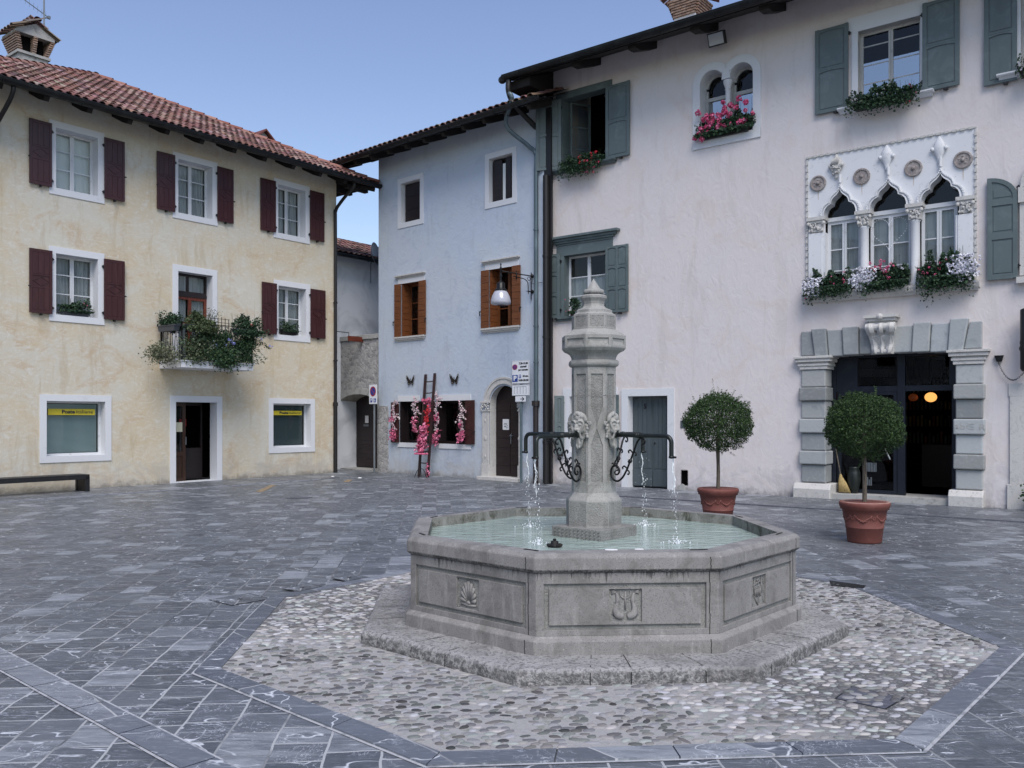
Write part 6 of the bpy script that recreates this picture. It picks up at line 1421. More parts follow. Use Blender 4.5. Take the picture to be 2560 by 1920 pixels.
# masks
def remeshed(mb, name, mat, parent, vox, smooth_it=2):
    o = mb.build('tmp', mat); md = o.modifiers.new('r', 'REMESH'); md.mode = 'VOXEL'; md.voxel_size = vox; md.use_smooth_shade = True
    sm = o.modifiers.new('s', 'SMOOTH'); sm.iterations = smooth_it; sm.factor = .5
    dg = bpy.context.evaluated_depsgraph_get(); me = bpy.data.meshes.new_from_object(o.evaluated_get(dg)); me.name = name
    bpy.data.objects.remove(o); n = bpy.data.objects.new(name, me); C.objects.link(n)
    if parent is not None: n.parent = parent
    return n
mk = MB(); rnd = random.Random(13); ya = -.187*K
B_ = lambda x, y, z, rx, ry, rz, s=10, q=7: mk.ball((x, ya+y, 1.56+z), (rx,ry,rz), s, q)
B_(0,-.012,.03,.060,.050,.085,16,10); B_(0,-.02,-.10,.036,.030,.060,12,8); B_(0,-.01,.0,.078,.022,.105,16,10)
B_(0,-.060,.010,.014,.022,.026); B_(0,-.072,-.008,.016,.016,.013); B_(-.016,-.060,-.010,.011,.012,.009); B_(.016,-.060,-.010,.011,.012,.009)
for s in (-1, 1):
    mk.tube(bez([(s*.008,ya-.062,1.602),(s*.022,ya-.062,1.618),(s*.042,ya-.052,1.618),(s*.056,ya-.034,1.598)]), .0075, 7)
    B_(s*.027,-.052,.030,.013,.011,.009); B_(s*.040,-.040,-.012,.018,.020,.024); mk.tube(bez([(s*.058,ya-.040,1.60),(s*.052,ya-.050,1.565),(s*.034,ya-.058,1.530),(s*.034,ya-.050,1.490),(s*.048,ya-.046,1.475),(s*.054,ya-.050,1.492)]), .0085, 7)
    mk.tube(bez([(s*.012,ya-.062,1.540),(s*.028,ya-.060,1.525),(s*.040,ya-.050,1.500)]), .007, 6)
    # leafy scrolls at the sides
    mk.tube(bez([(s*.066,ya-.016,1.62),(s*.082,ya-.012,1.606),(s*.098,ya-.010,1.612),(s*.106,ya-.010,1.600),(s*.098,ya-.012,1.588),(s*.090,ya-.012,1.596)]), .0085, 7)
    for j in range(5): B_(s*(.070+.006*math.sin(j*2)), -.014, -.01-.022*j+.03, .015,.014,.013)
    for j in range(7): a = .2+j*.23; B_(s*.064*math.cos(a)*(1 if j else 1), -.022, .055+.062*math.sin(a), .019+.004*rnd.random(), .018, .018)
for j in range(6): B_(-.03+.012*j, -.03-.008*rnd.random(), .110+.014*math.sin(j), .016,.016,.017)
for j in range(9): B_(rnd.uniform(-.022,.022), -.040, -.09-.008*j, .010,.012,.016)
for j in range(3): mk.tube([(-.022,ya-.056,1.632+.010*j),(0,ya-.060,1.637+.010*j),(.022,ya-.056,1.632+.010*j)], .004, 5)
mask = remeshed(mk, 'carved_mask', M['fs_mask'], fo, .0042); 
mth = MB(); mth.ball((0,ya-.050,1.507), (.026,.020,.022), 12, 8); mouth = mth.build('mouth', M['joint'], mask)
# spouts and scroll brackets, built facing -y
sp = MB(); rp = .0175; E = []
path = [(0,-.19,1.507),(0,-.40,1.506),(0,-.685,1.504)] + [(0,-.685-.052*math.sin(a),1.452+.052*math.cos(a)) for a in [PI/2*i/6 for i in range(1,7)]] + [(0,-.737,1.355),(0,-.737,1.337)]
sp.smooth = True; sp.tube(path, rp, 14); sp.tube([(0,-.415,1.506),(0,-.43,1.506)], .0215, 14); sp.tube([(0,-.437,1.506),(0,-.447,1.506)], .0205, 14); sp.tube([(0,-.737,1.352),(0,-.737,1.335)], .0205, 14)
spout = sp.build('spout', M['pipe'], fo)
nz = MB(); nz.box(-.012,.012,-.775,-.752,1.335,1.350); nz.ball((0,-.737,1.335), (.0185,.0185,.004), 10, 4); nz.build('spout_lip', M['iron_rust'], spout)
br = MB(); br.smooth = True
def S(pts, r, n=8): P = bez([(0,-x,z) for x,z in pts], n); L = len(P); br.tube(P, [r*(1 if i < L*.75 else 1-.45*(i/L-.75)/.25) for i in range(L)], 8)
S([(.455,1.485),(.425,1.45),(.395,1.38),(.360,1.30),(.325,1.225),(.285,1.165),(.240,1.135),(.198,1.148),(.176,1.19),(.182,1.235),(.212,1.262),(.245,1.248),(.256,1.215),(.240,1.190),(.218,1.190),(.213,1.208),(.225,1.218)], .0085, 7)
S([(.455,1.485),(.480,1.477),(.498,1.462),(.492,1.442),(.473,1.438),(.466,1.452)], .0070)
S([(.385,1.365),(.410,1.372),(.418,1.352),(.405,1.343)], .0065, 6); S([(.385,1.365),(.362,1.388),(.345,1.378),(.350,1.362)], .0065, 6)
S([(.325,1.235),(.350,1.215),(.345,1.195),(.332,1.198)], .0065, 6); S([(.330,1.240),(.305,1.258),(.288,1.248),(.292,1.232)], .0065, 6)
S([(.212,1.262),(.215,1.290),(.235,1.310),(.250,1.300),(.245,1.286)], .0065, 6); S([(.212,1.262),(.195,1.278),(.182,1.272)], .0055, 6)
for x, z in ((.360,1.305),(.355,1.295),(.215,1.264)): br.tube([(0,-x-.006,z-.010),(0,-x+.004,z+.008)], .0155, 10)
br.build('scroll_bracket', M['iron'], spout)
for az in (-45, 45, 135, -135):
    pass
mask.rotation_euler = (0,0,R(-45)); spout.rotation_euler = (0,0,R(-45))
for a in (45, 135, -135):
    m_ = copy_tree(mask, fo); m_.rotation_euler = (0,0,R(a)); s_ = copy_tree(spout, fo); s_.rotation_euler = (0,0,R(a))
# float fitting in the water
vf = thing('water_nozzle', 'small black nozzle fitting poking out of the fountain water at the front', 'nozzle', (.318,6.45,.68))
mb = MB(); mb.smooth = True; mb.lathe([(.045,.0),(.058,.010),(.050,.022),(.030,.028),(.028,.045),(.012,.050)], 0, 0, 16)
for k in range(10): a = 2*PI*k/10; mb.ball((.052*math.cos(a),.052*math.sin(a),.018), .009, 6, 4)
mb.build('cap', M['iron_rust'], vf); mb = MB(); mb.tube([(0,0,-.05),(0,0,.06)], .010, 8); mb.ball((0,0,.058), (.014,.014,.008), 8, 5); mb.build('stem', M['iron_rust'], vf)
for x, y, s, lab in ((.662,5.765,.045,'larger scrap of white paper lying on the front rim of the fountain'), (.852,5.79,.032,'smaller white scrap on the front rim of the fountain, right of the other')):
    mb = MB(); mb.lathe([(s,0),(s*.9,.004)], 0, 0, 9); mb.v = [(a, b*.45, c) for a, b, c in mb.v]; o = mb.build('paper_scrap', M['paper']); o.location = (x,y,.7645); tag(o, lab, 'litter')
# water jets
def jet(az, seed, label):
    a = R(FR_+az); d = Vector((math.sin(a), -math.cos(a))); p = FC.xy + d*.737; rnd = random.Random(seed)
    t = thing('water_jet', label, 'water jet', (p.x, p.y, 0), 0, 'jets falling from the spouts')
    mb = MB(); mb.smooth = True; z = 1.335; dx, dy = rnd.uniform(.01,.05), rnd.uniform(-.03,.01); pts = []; rr = []
    P = lambda z: (dx*(1.335-z)/.655*1.3 + .006*math.sin(z*40+seed), dy*(1.335-z)/.655, z)
    for s_ in range(2):
        pts = []; rr = []; k = 0; o = rnd.uniform(-.010,.010)
        zz = 1.337
        while zz > 1.10-.12*rnd.random(): q = P(zz); pts.append((q[0]+o*(1+2*(1.337-zz))+rnd.gauss(0,.0016), q[1]+rnd.gauss(0,.0016), zz)); rr.append(max(.0008, .0033-.008*(1.337-zz)+rnd.gauss(0,.0012))); zz -= .012
        mb.tube(pts, rr, 6)
    zz = 1.15
    while zz > .69:
        q = P(zz); n_ = 1 if rnd.random() < .7 else 2
        for _ in range(n_): r_ = rnd.uniform(.0013,.0036); mb.ball((q[0]+rnd.gauss(0,.012), q[1]+rnd.gauss(0,.010), zz), (r_, r_, r_*rnd.uniform(1.2,3.2)), 6, 5)
        zz -= rnd.uniform(.008,.026)
    for _ in range(34): zz = rnd.uniform(.72,1.30); r_ = rnd.uniform(.0010,.0026); mb.ball((P(zz)[0]+rnd.gauss(0,.035), P(zz)[1]+rnd.gauss(0,.03), zz), r_, 5, 4)
    mb.build('falling_water', M['foam'], t)
    mb = MB(); mb.smooth = True; c = P(.68)
    for _ in range(70):
        a_ = rnd.random()*6.28; r0 = abs(rnd.gauss(0,.055)); h = max(0, .055-r0*.55)*rnd.random()+.002; r_ = rnd.uniform(.0015,.0050); mb.ball((c[0]+r0*math.cos(a_), c[1]+r0*math.sin(a_), .682+h), (r_, r_, r_*1.4), 5, 4)
    mb.lathe([(.022,.682),(.012,.692),(.004,.704)], c[0], c[1], 9)
    mb.build('splash', M['foam'], t)
jet(-45, 3, 'water jet falling from the front left spout of the fountain'); jet(45, 5, 'water jet falling from the front right spout, the outermost on the right')
jet(135, 8, 'water jet falling from the back right spout, before the grey-green door'); jet(-135, 11, 'water jet falling from the back left spout, before the parking sign pole')

# ================================================================ potted trees
def pot_tree(x, y, seed, crown_c, crown_r, label, sz=1.0, trunk_h=1.5):
    t = thing('potted_tree', label, 'potted tree', (x, y, 0), R(seed*17), 'clipped ball trees in terracotta pots'); rnd = random.Random(seed)
    mb = MB(); mb.smooth = True; h = .54*sz; R0 = .205*sz; R1 = .285*sz
    mb.lathe([(R0,0),(R0+.01,.02),(R0+(R1-R0)*.36,h*.36),(R0+(R1-R0)*.37+.006,h*.37),(R0+(R1-R0)*.38+.006,h*.385),(R0+(R1-R0)*.39,h*.395),(R1-.005,h*.80),(R1+.018,h*.82),(R1+.020,h*.86),(R1+.030,h*.88),(R1+.036,h*.95),(R1+.030,h*.985)], 0, 0, 40)
    pot = mb.build('pot', M['terra'], t)
    mb = MB(); mb.smooth = True; mb.lathe([(R1+.030,h*.985),(R1+.020,h),(R1-.005,h),(R1-.015,h*.97),(R1-.02,h*.9)], 0, 0, 40, cap=False); mb.build('pot_rim', M['terra_dry'] if seed == 2 else M['terra'], pot)
    mb = MB(); mb.smooth = True; rad = lambda z: R0+(R1-R0)*z/h
    for k in range(6):
        a0 = 2*PI*k/6
        for i in range(15):
            f = i/14; a = a0+(.12+.76*f)*PI/3; z = h*.68-h*.13*math.sin(PI*f); mb.ball((rad(z)*math.cos(a), rad(z)*math.sin(a), z+rnd.gauss(0,.003)), .011+.007*math.sin(PI*f), 6, 4)
        for j in range(8): aa = j*PI/4; a = a0; mb.ball(((rad(h*.62)+.004)*math.cos(a+.07*math.cos(aa)), (rad(h*.62)+.004)*math.sin(a+.07*math.cos(aa)), h*.62+.020*math.sin(aa)), .009, 6, 4)
        for s in (-1, 1): mb.tube([(rad(h*.7)*math.cos(a0+s*.13), rad(h*.7)*math.sin(a0+s*.13), h*.70),(rad(h*.55)*math.cos(a0+s*.17), rad(h*.55)*math.sin(a0+s*.17), h*.56)], [.012,.006], 6)
    mb.build('garland_relief', M['terra'], pot)
    mb = MB(); mb.lathe([(R1-.02,h*.90),(.01,h*.93)], 0, 0, 24); mb.build('soil', M['soil'], t)
    mb = MB(); mb.smooth = True; cz = crown_c; P = bez([(0,0,h*.85),(.008,.004,h+.3),(-.006,0,h+.6),(0,0,cz-.1),(0,0,cz+.15)]); mb.tube(P, [.030-.010*i/len(P) for i in range(len(P))], 10)
    for k in range(26):
        a = rnd.random()*6.28; e = rnd.uniform(-.6,1.3); r_ = crown_r*rnd.uniform(.6,.9); d = Vector((math.cos(a)*math.cos(e), math.sin(a)*math.cos(e), math.sin(e))); s0 = Vector((0,0,cz-.22+rnd.random()*.3)); mb.tube([tuple(s0), tuple(s0+d*r_*.5+Vector((0,0,.02))), tuple(Vector((0,0,cz))+d*r_)], [.010,.006,.003], 5)
    mb.build('trunk', M['bark'], t)
    mb = MB(); mb.tube([(.035,.01,h*.85),(.03,.012,cz-.15)], .008, 6); mb.build('support_cane', M['bark'], t)
    mb = MB()
    def samp(r):
        while True:
            d = Vector((r.gauss(0,1), r.gauss(0,1), r.gauss(0,1))).normalized(); k = 1-abs(r.gauss(0,.16)); 
            n = mn.noise(d*2.2+Vector((seed,0,0)))*.16 + mn.noise(d*6+Vector((0,seed,0)))*.09
            rr = crown_r*(k+n); 
            if d.z < -.55 and r.random() < .45: continue
            if mn.noise(d*5.5+Vector((seed*3,1,0))) < -.34 and r.random() < .75: continue
            return Vector((d.x*rr, d.y*rr, cz + d.z*rr*(.90 if d.z > 0 else .86)))
    leafball(mb, rnd, 25000, samp, .030, [(.026,.058,.016),(.036,.074,.020),(.022,.048,.016),(.050,.092,.024),(.018,.040,.015)], .42)
    for k in range(70):   # stray shoots
        d = Vector((rnd.gauss(0,1), rnd.gauss(0,1), rnd.gauss(.5,.8))).normalized(); b = Vector((0,0,cz))+d*crown_r*.92; L = rnd.uniform(.04,.12) if k else .26
        dirv = (d+Vector((rnd.gauss(0,.35), rnd.gauss(0,.35), rnd.gauss(.1,.3)))).normalized()
        leafball(mb, rnd, int(12+L*160), lambda r: b+dirv*L*r.random()+Vector((r.gauss(0,.008), r.gauss(0,.008), r.gauss(0,.008))), .020, [(.06,.10,.03),(.04,.08,.025)], .4)
    mb.build('crown', M['leaf'], t); return t
pot_tree(3.23, 13.55, 1, 1.555, .530, 'clipped ball tree in a plain terracotta pot behind the fountain, farther of the two', 1.0)
pot_tree(4.66, 11.42, 2, 1.52, .490, 'clipped ball tree in a pale-rimmed terracotta pot before the stone portal', 1.0)
# ================================================================ window boxes and balcony plants
def flowerbox(w, u, y, z, wd, label, greens, blooms, n=700, hgt=.25, droop=.1, size=.035, seed=1, box=True, mat='plastic_grey', sag=None, dp=.16, name='flower_box', nb=12, br=.035, boxh=.14):
    """blooms: list of (palette, count, zone) zone = (x0,x1,z0,z1)"""
    t = at_wall(w, name, label, 'flower box', u, y, z, None); rnd = random.Random(seed)
    if box: planter(t, wd, dp, boxh, mat)
    mb = MB()
    lumps = [(rnd.uniform(-wd/2,wd/2), rnd.uniform(.3,1)) for _ in range(7)]
    def samp(r):
        x = r.gauss(0, wd*.27); x = max(-wd*.58, min(wd*.58, x)) if r.random() < .8 else r.uniform(-wd*.55, wd*.55)
        k = max(.35, max([h*math.exp(-((x-l)/.09)**2) for l, h in lumps])); zz = boxh + r.random()**.8*hgt*k
        if r.random() < .40 and droop > 0: return (x, -dp/2-.02-abs(r.gauss(0,.04)), boxh-.02-abs(r.gauss(0, droop))*(1.4 if (sag and abs(x-sag) < .12) else 1))
        return (x, r.gauss(-.02, dp*.35), zz)
    leafball(mb, rnd, n, samp, size, greens, .75); 
    for k in range(26):
        x = rnd.uniform(-wd*.5, wd*.5); z1 = boxh+hgt*rnd.uniform(.3,1.0); mb.col = (.03,.05,.02); mb.tube([(x,0,boxh-.03),(x+rnd.gauss(0,.03),rnd.gauss(0,.04),z1)], .0025, 3)
    mb.col = None; mb.build('foliage', M['leaf'], t)
    if blooms:
        mb = MB()
        for pal, cnt, (x0,x1,z0,z1) in blooms:
            for _ in range(cnt): c = (rnd.uniform(x0,x1), -dp*.45-.05*rnd.random(), rnd.uniform(z0,z1)); florets(mb, rnd, c, br*(.7+.6*rnd.random()), nb, pal, br*.62)
        mb.build('flowers', M['petal'], t)
    return t
flowerbox('L', -2.27, .13, 3.95, .62, 'grey planter of bushy green plants on the left middle window of the cream house', DKGREEN, [(PINKS,2,(-.1,.25,.25,.35))], 1000, .30, .02, .05, 2, nb=6, br=.02, mat='plastic_grey')
flowerbox('L', 3.66, .12, 3.97, .50, 'dark planter of leafy plants on the right middle window of the cream house', DKGREEN, [], 800, .32, .02, .045, 3, mat='plastic_dk')
for k, (u, y, wd, lab, pal, blo, hh, rz) in enumerate(((-.36,-.55,.75,'planter of dark shrubs hung on the left side rail of the balcony',DKGREEN,[(BLUES,1,(-.1,.1,-.02,.02))],.34,PI/2),(.16,-1.06,.68,'grey planter on the front rail of the balcony, left of the trellis',OLIVE,[],.34,0),(1.46,-1.06,.76,'planter with a salmon flower on the front rail at the right end of the balcony',DKGREEN,[([(.62,.16,.13),(.66,.22,.18)],1,(.05,.12,.25,.35))],.36,0))):
    t = flowerbox('L', u, y, 3.72, wd, lab, pal, blo, 2400, hh+.08, .06, .048, 30+k, br=.045, nb=16); t.rotation_euler.z += rz
# tall airy shrub, trellis, climbers
t = at_wall('L', 'balcony_shrub', 'tall feathery olive-green shrub standing on the balcony before its door', 'plant', .55, -.55, 3.02); rnd = random.Random(9)
planter(t, .3, .3, .28, 'plastic_dk'); mb = MB()
for k in range(26):
    a = rnd.random()*6.28; L = rnd.uniform(.75,1.42); e = rnd.uniform(.02,.42); d = Vector((math.cos(a)*e+.10, math.sin(a)*e, 1)).normalized(); mb.col = (.05,.04,.025); P = bez([(0,0,.25), tuple(d*L*.5), tuple(d*L+Vector((.06,0,-.04)))], 5); mb.tube(P, .005, 4)
    leafball(mb, rnd, 130, lambda r: Vector(P[int(len(P)*(.35+.64*r.random()))])+Vector((r.gauss(0,.06), r.gauss(0,.06), r.gauss(0,.045))), .040, OLIVE, .4)
mb.col = None; mb.build('foliage', M['leaf'], t)
t = at_wall('L', 'trellis', 'small dark lattice trellis on the balcony rail', 'trellis', .74, -.99, 3.75); mb = MB()
for k in range(6): mb.box(-.25+.1*k-.005, -.25+.1*k+.005, -.006, .006, 0, .38-.02*abs(k-3))
for k in range(4): mb.box(-.27, .27, -.0055, .0055, .06+.09*k-.005, .06+.09*k+.005)
mb.build('lattice', M['iron'], t)
def climber(name, label, u0, u1, z0, z1, n, pal, blooms, seed, size=.04, y=-.99, hang=(), cat='climbing plant', spread=.07):
    t = at_wall('L', name, label, cat, (u0+u1)/2, y, 0); rnd = random.Random(seed); mb = MB(); w = (u1-u0)/2
    cl = [(rnd.uniform(-w,w), rnd.uniform(z0,z1), rnd.uniform(.06,.16)) for _ in range(16)]
    def samp(r):
        x, z, s = cl[int(r.random()*len(cl))]; return (x+r.gauss(0,s), r.gauss(0,spread), z+r.gauss(0,s*.8))
    leafball(mb, rnd, n, samp, size, pal, .8)
    for (x, z, dx, dz, m) in hang:
        P = bez([(x,0,z),(x+dx*.5,-.03,z+dz*.35),(x+dx,-.02,z+dz)], 8); mb.col = (.04,.06,.02); mb.tube(P, .003, 4); leafball(mb, rnd, m, lambda r: Vector(P[int(r.random()*len(P))])+Vector((r.gauss(0,.022), r.gauss(0,.022), r.gauss(0,.022))), size*.9, pal, .8)
    mb.col = None; mb.build('foliage', M['leaf'], t)
    if blooms:
        fb = MB()
        for (x, z, r_, nn_) in blooms: florets(fb, rnd, (x, -.09, z), r_, nn_, BLUES, .032)
        fb.build('flowers', M['petal'], t)
climber('climbing_plant', 'dense dark green climber with pale blue flowers on the right half of the balcony', .55, 1.68, 3.08, 3.78, 8200, DKGREEN+[(.05,.09,.03)], [(-.15,3.56,.08,28),(-.27,3.45,.05,14),(-.04,3.48,.05,14),(.70,3.74,.07,22),(.80,3.66,.05,10),(1.06,3.50,.06,12),(-.52,3.42,.03,6)], 4, hang=((.45,3.7,.60,-.25,70),(.5,3.6,.60,-.15,60),(.5,3.3,.40,-.25,40),(.35,3.8,.35,.35,80),(.5,3.8,.55,.1,60),(.45,3.15,.30,-.12,30),(.5,3.7,.45,.05,50),(.5,3.45,.5,-.3,40)))
climber('climbing_plant', 'yellow-green foliage spilling through the middle of the balcony railing', .10, .85, 3.12, 3.68, 4200, OLIVE+GREEN+DKGREEN, [], 5, size=.042)
climber('trailing_ivy', 'variegated ivy at the lower middle of the balcony rail', -.22, .40, 3.05, 3.50, 2600, [(.10,.12,.07),(.06,.09,.04),(.16,.18,.11),(.04,.07,.035)], [], 6, size=.045, cat='ivy')
climber('trailing_ivy', 'bright green ivy hanging down over the balcony slab', .60, 1.20, 2.97, 3.32, 2600, GREEN, [], 7, size=.045, y=-1.04, hang=((0,3.0,.02,-.28,60),(.08,3.0,.04,-.22,40),(-.06,3.0,-.02,-.18,40)), cat='ivy')
climber('trailing_ivy', 'variegated ivy at the left foot of the balcony reaching past its corner', -.85, -.40, 3.04, 3.30, 1500, [(.13,.14,.09),(.08,.10,.05),(.17,.18,.12)], [], 8, size=.045, y=-.72, hang=((-.1,3.1,-.35,.0,50),(-.1,3.05,-.20,-.12,30)), cat='ivy', spread=.18)
# pink palazzo
flowerbox('P', -5.15, -.14, 7.62, 1.05, 'trailing box of red and magenta geraniums below the open upper left window', DKGREEN, [(REDS,22,(-.05,.50,.05,.36)),(PINKS+REDS,20,(.0,.55,-.14,.18)),(PINKS,2,(.1,.2,.02,.1))], 3400, .32, .12, .045, 41, sag=-.5, br=.034, nb=16, mat='plastic_dk')
flowerbox('P', -1.52, -.02, 7.74, 1.15, 'big pink geraniums in the double round-arched window', DKGREEN, [(PINKS,30,(-.60,.10,.05,.60)),(PINKS,15,(-.05,.50,.15,.76)),(PINKS,4,(-.70,-.5,-.05,.15)),(PINKS,1,(.60,.68,.33,.36))], 2600, .62, .04, .062, 42, br=.060, nb=46, mat='plastic_dk', dp=.2)
flowerbox('P', 1.75, -.17, 7.64, 1.15, 'dark green ivy geraniums with few white and red flowers on the large upper window', DKGREEN, [(WHITES,9,(-.45,.1,.2,.38)),(WHITES,3,(-.3,.2,.0,.2)),(REDS,3,(.30,.58,-.10,.12)),(PINKS,3,(.45,.62,.05,.30))], 3400, .34, .10, .045, 43, br=.026, nb=12, mat='plastic_dk', sag=.35)
def cloud(t_, seed, x0, x1, z0, z1, n, pal, s=.040):
    rnd = random.Random(seed); mb = MB(); cx, cz = (x0+x1)/2, (z0+z1)/2
    for _ in range(n): x, z = cx+(x1-x0)*.5*max(-1,min(1,rnd.gauss(0,.42))), cz+(z1-z0)*.5*max(-1,min(1,rnd.gauss(0,.45))); florets(mb, rnd, (x, -.10-.05*rnd.random(), z), .010, 3, pal, s)
    return mb.build('blossom_cloud', M['petal'], t_)
t = flowerbox('P', .72, -.12, 4.14, .80, 'left box below the gothic window, white cascade beside green leaves', DKGREEN, [(PINKS,7,(-.05,.35,.10,.40)),(PINKS,2,(-.45,-.4,-.1,.0))], 3800, .42, .11, .042, 51, br=.026, nb=14, sag=-.38, mat='plastic_dk'); cloud(t, 1, -.50,-.10,-.06,.30,330,WHITES)
t = flowerbox('P', 1.76, -.12, 4.14, .78, 'middle box below the gothic window with many pink and white flowers', DKGREEN, [(PINKS,26,(-.32,.20,.14,.52)),(WHITES,5,(-.05,.4,.05,.40)),(BLUES,1,(.05,.1,.0,.04))], 4200, .50, .08, .045, 52, br=.032, nb=18, sag=-.35, mat='plastic_dk'); cloud(t, 2, -.62,-.12,-.02,.42,330,WHITES)
t = flowerbox('P', 2.84, -.12, 4.14, .82, 'right box below the gothic window with a large white cascade and trailing greens', DKGREEN, [(PINKS,8,(-.45,.15,.15,.45)),(WHITES,4,(-.1,.1,.25,.45)),(PINKS,2,(-.3,.2,-.25,-.05))], 5000, .52, .13, .045, 53, br=.028, nb=14, sag=-.30, mat='plastic_dk'); cloud(t, 3, .05,.58,-.04,.46,430,WHITES)
flowerbox('P', 4.25, -.18, 7.62, .45, 'flower box on the upper window at the right edge of the picture', DKGREEN, [(WHITES,2,(-.2,.1,.1,.3))], 500, .25, .08, .04, 54, mat='plastic_dk')
# small pot plants on the lower left sill
for u, lab, s, bl in ((-5.42,'small leafy pot plant with pink flowers on the sill left of the column top',1.0,[(PINKS,3,(-.24,-.14,.10,.42))]),(-4.80,'little dark pot plant on the sill just right of the column top',.6,[])):
    flowerbox('P', u, -.02, 4.13, .24*s, lab, DKGREEN, bl, int(520*s), .34*s, .03, .05, int(61+s*3), mat='terra', dp=.14, name='pot_plant', br=.018, nb=6, boxh=.12)['category'] = 'pot plant'
t = at_wall('P', 'pot_plant', 'pot of bright pink flowers at the foot of the doorway on the right edge', 'pot plant', 4.33, -.25, .0); rnd = random.Random(5); mb = MB(); mb.smooth = True; mb.lathe([(.11,0),(.15,.22),(.16,.24),(.13,.24)], 0, 0, 18); mb.build('pot', M['plastic_dk'], t)
mb = MB(); leafball(mb, rnd, 700, lambda r: (r.gauss(0,.10), r.gauss(0,.09), .30+r.gauss(0,.07)), .05, GREEN, .8); mb.build('foliage', M['leaf'], t); mb = MB()
for k in range(9): florets(mb, rnd, (rnd.gauss(-.02,.09), -.08, .36+rnd.gauss(0,.05)), .028, 14, PINKS, .02)
mb.build('flowers', M['petal'], t)

# ================================================================ street things
# bench
b = at_wall('L', 'bench', 'long low black steel bench against the cream wall', 'bench', -3.30, -.50, .012)
mb = MB(); mb.box(-1.10,.95,-.24,.24,.330,.375); mb.box(-1.10,.95,-.245,-.22,.27,.330); b1 = mb.build('seat', M['bench'], b, bevel=.004)
for x in (-1.10, .86):
    mb = MB(); mb.box(x, x+.09, -.245, -.16, 0, .329); mb.box(x, x+.09, .16, .245, 0, .329); mb.box(x+.01, x+.08, -.16, .16, 0, .329); mb.build('leg', M['bench'], b, bevel=.003)
# wall lamp
lp = at_wall('B', 'wall_lamp', 'black wrought iron bracket lamp with a frosted bell shade on the blue house', 'street lamp', 5.63, 0, 0)
mb = MB(); mb.smooth = True; bd_ = -1.0; ux = -.16
def Lp(t, z, o=0): return (ux*t+o, bd_*t, z)
mb.tube([Lp(.05,5.25),Lp(.05,4.62)], .012, 6); mb.tube([Lp(.05,5.29),Lp(.05,5.24)], [.004,.014], 6); mb.tube([Lp(.05,4.63),Lp(.05,4.56)], [.014,.003], 6)
for z in (5.19, 4.80): mb.ball(Lp(.02,z), (.05,.04,.05), 10, 7); mb.tube([Lp(.0,z), Lp(.10,z)], .016, 8)
mb.tube([Lp(.05,5.19),Lp(.5,5.20),Lp(1.0,5.22)], .014, 8); mb.tube(bez([Lp(.14,4.80),Lp(.15,4.95),Lp(.17,5.03),Lp(.26,5.09),Lp(.40,5.11),Lp(.62,5.13)]), .011, 7)
mb.tube([(ux*(.12+.045*math.cos(a)), bd_*(.12+.045*math.cos(a)), 5.115+.045*math.sin(a)) for a in [i*.45 for i in range(15)]], .008, 6)
mb.tube([Lp(.52,5.07),Lp(.52,5.25)], .016, 8); mb.ball(Lp(.52,5.26), .014, 6, 5); mb.tube([Lp(.52,5.08),Lp(.52,5.00)], [.014,.003], 6); mb.tube([Lp(.14,4.80),Lp(.14,4.72)], [.018,.003], 6); mb.tube([Lp(.10,4.80),Lp(.22,4.80)], [.02,.004], 6)
mb.tube(bez([Lp(.0,5.12),Lp(.02,5.02),(.06,-.05,4.99),(.35,-.03,5.0)]), .006, 5)
lb = mb.build('bracket', M['iron'], lp)
c = Lp(1.0, 0); mb = MB(); mb.smooth = True; mb.lathe([(.0,5.42),(.018,5.39),(.020,5.36),(.008,5.34),(.022,5.31),(.034,5.27),(.034,5.24),(.018,5.21),(.024,5.14),(.036,5.10),(.030,5.06),(.022,5.02),(.030,4.95),(.040,4.93)], c[0], c[1], 14); mb.build('stem', M['iron'], lp)
mb = MB(); mb.smooth = True; mb.lathe([(.04,4.95),(.085,4.93),(.10,4.91),(.10,4.80),(.13,4.775),(.155,4.755),(.155,4.73)], c[0], c[1], 24); mb.build('lamp_cap', M['gutter'], lp)
mb = MB(); mb.smooth = True; mb.lathe([(.135,4.735),(.175,4.68),(.215,4.60),(.24,4.51),(.247,4.45),(.235,4.41),(.20,4.39),(.10,4.385)], c[0], c[1], 28, cap=False); mb.build('lamp_shade', M['lampglass'], lp)
pq_ = at_wall('P', 'wall_plaque', 'small blank grey plaque on the pink wall beside the door numbered five', 'plaque', -2.55, 0, 1.49); mb = MB(); mb.box(-.06,.06,-.012,-.0,-.085,.085); mb.build('plate', M['door_slate'], pq_, bevel=.003)
# floodlight under the eave
fl = at_wall('P', 'floodlight', 'square floodlight under the eaves above the double round-arched window', 'floodlight', -1.60, -.30, 9.78)
T = Matrix.Rotation(R(22), 4, 'X'); mb = MB(); mb.box(-.19,.19,-.06,.06,-.14,.14,T); mb.build('housing', M['gutter'], fl, bevel=.008); mb = MB(); mb.box(-.165,.165,-.066,-.0605,-.115,.115,T); mb.build('glass_front', M['dish'], fl); mb = MB(); mb.tube([(0,.05,.05),(0,.2,.25)], .012, 6); mb.build('bracket', M['iron'], fl)
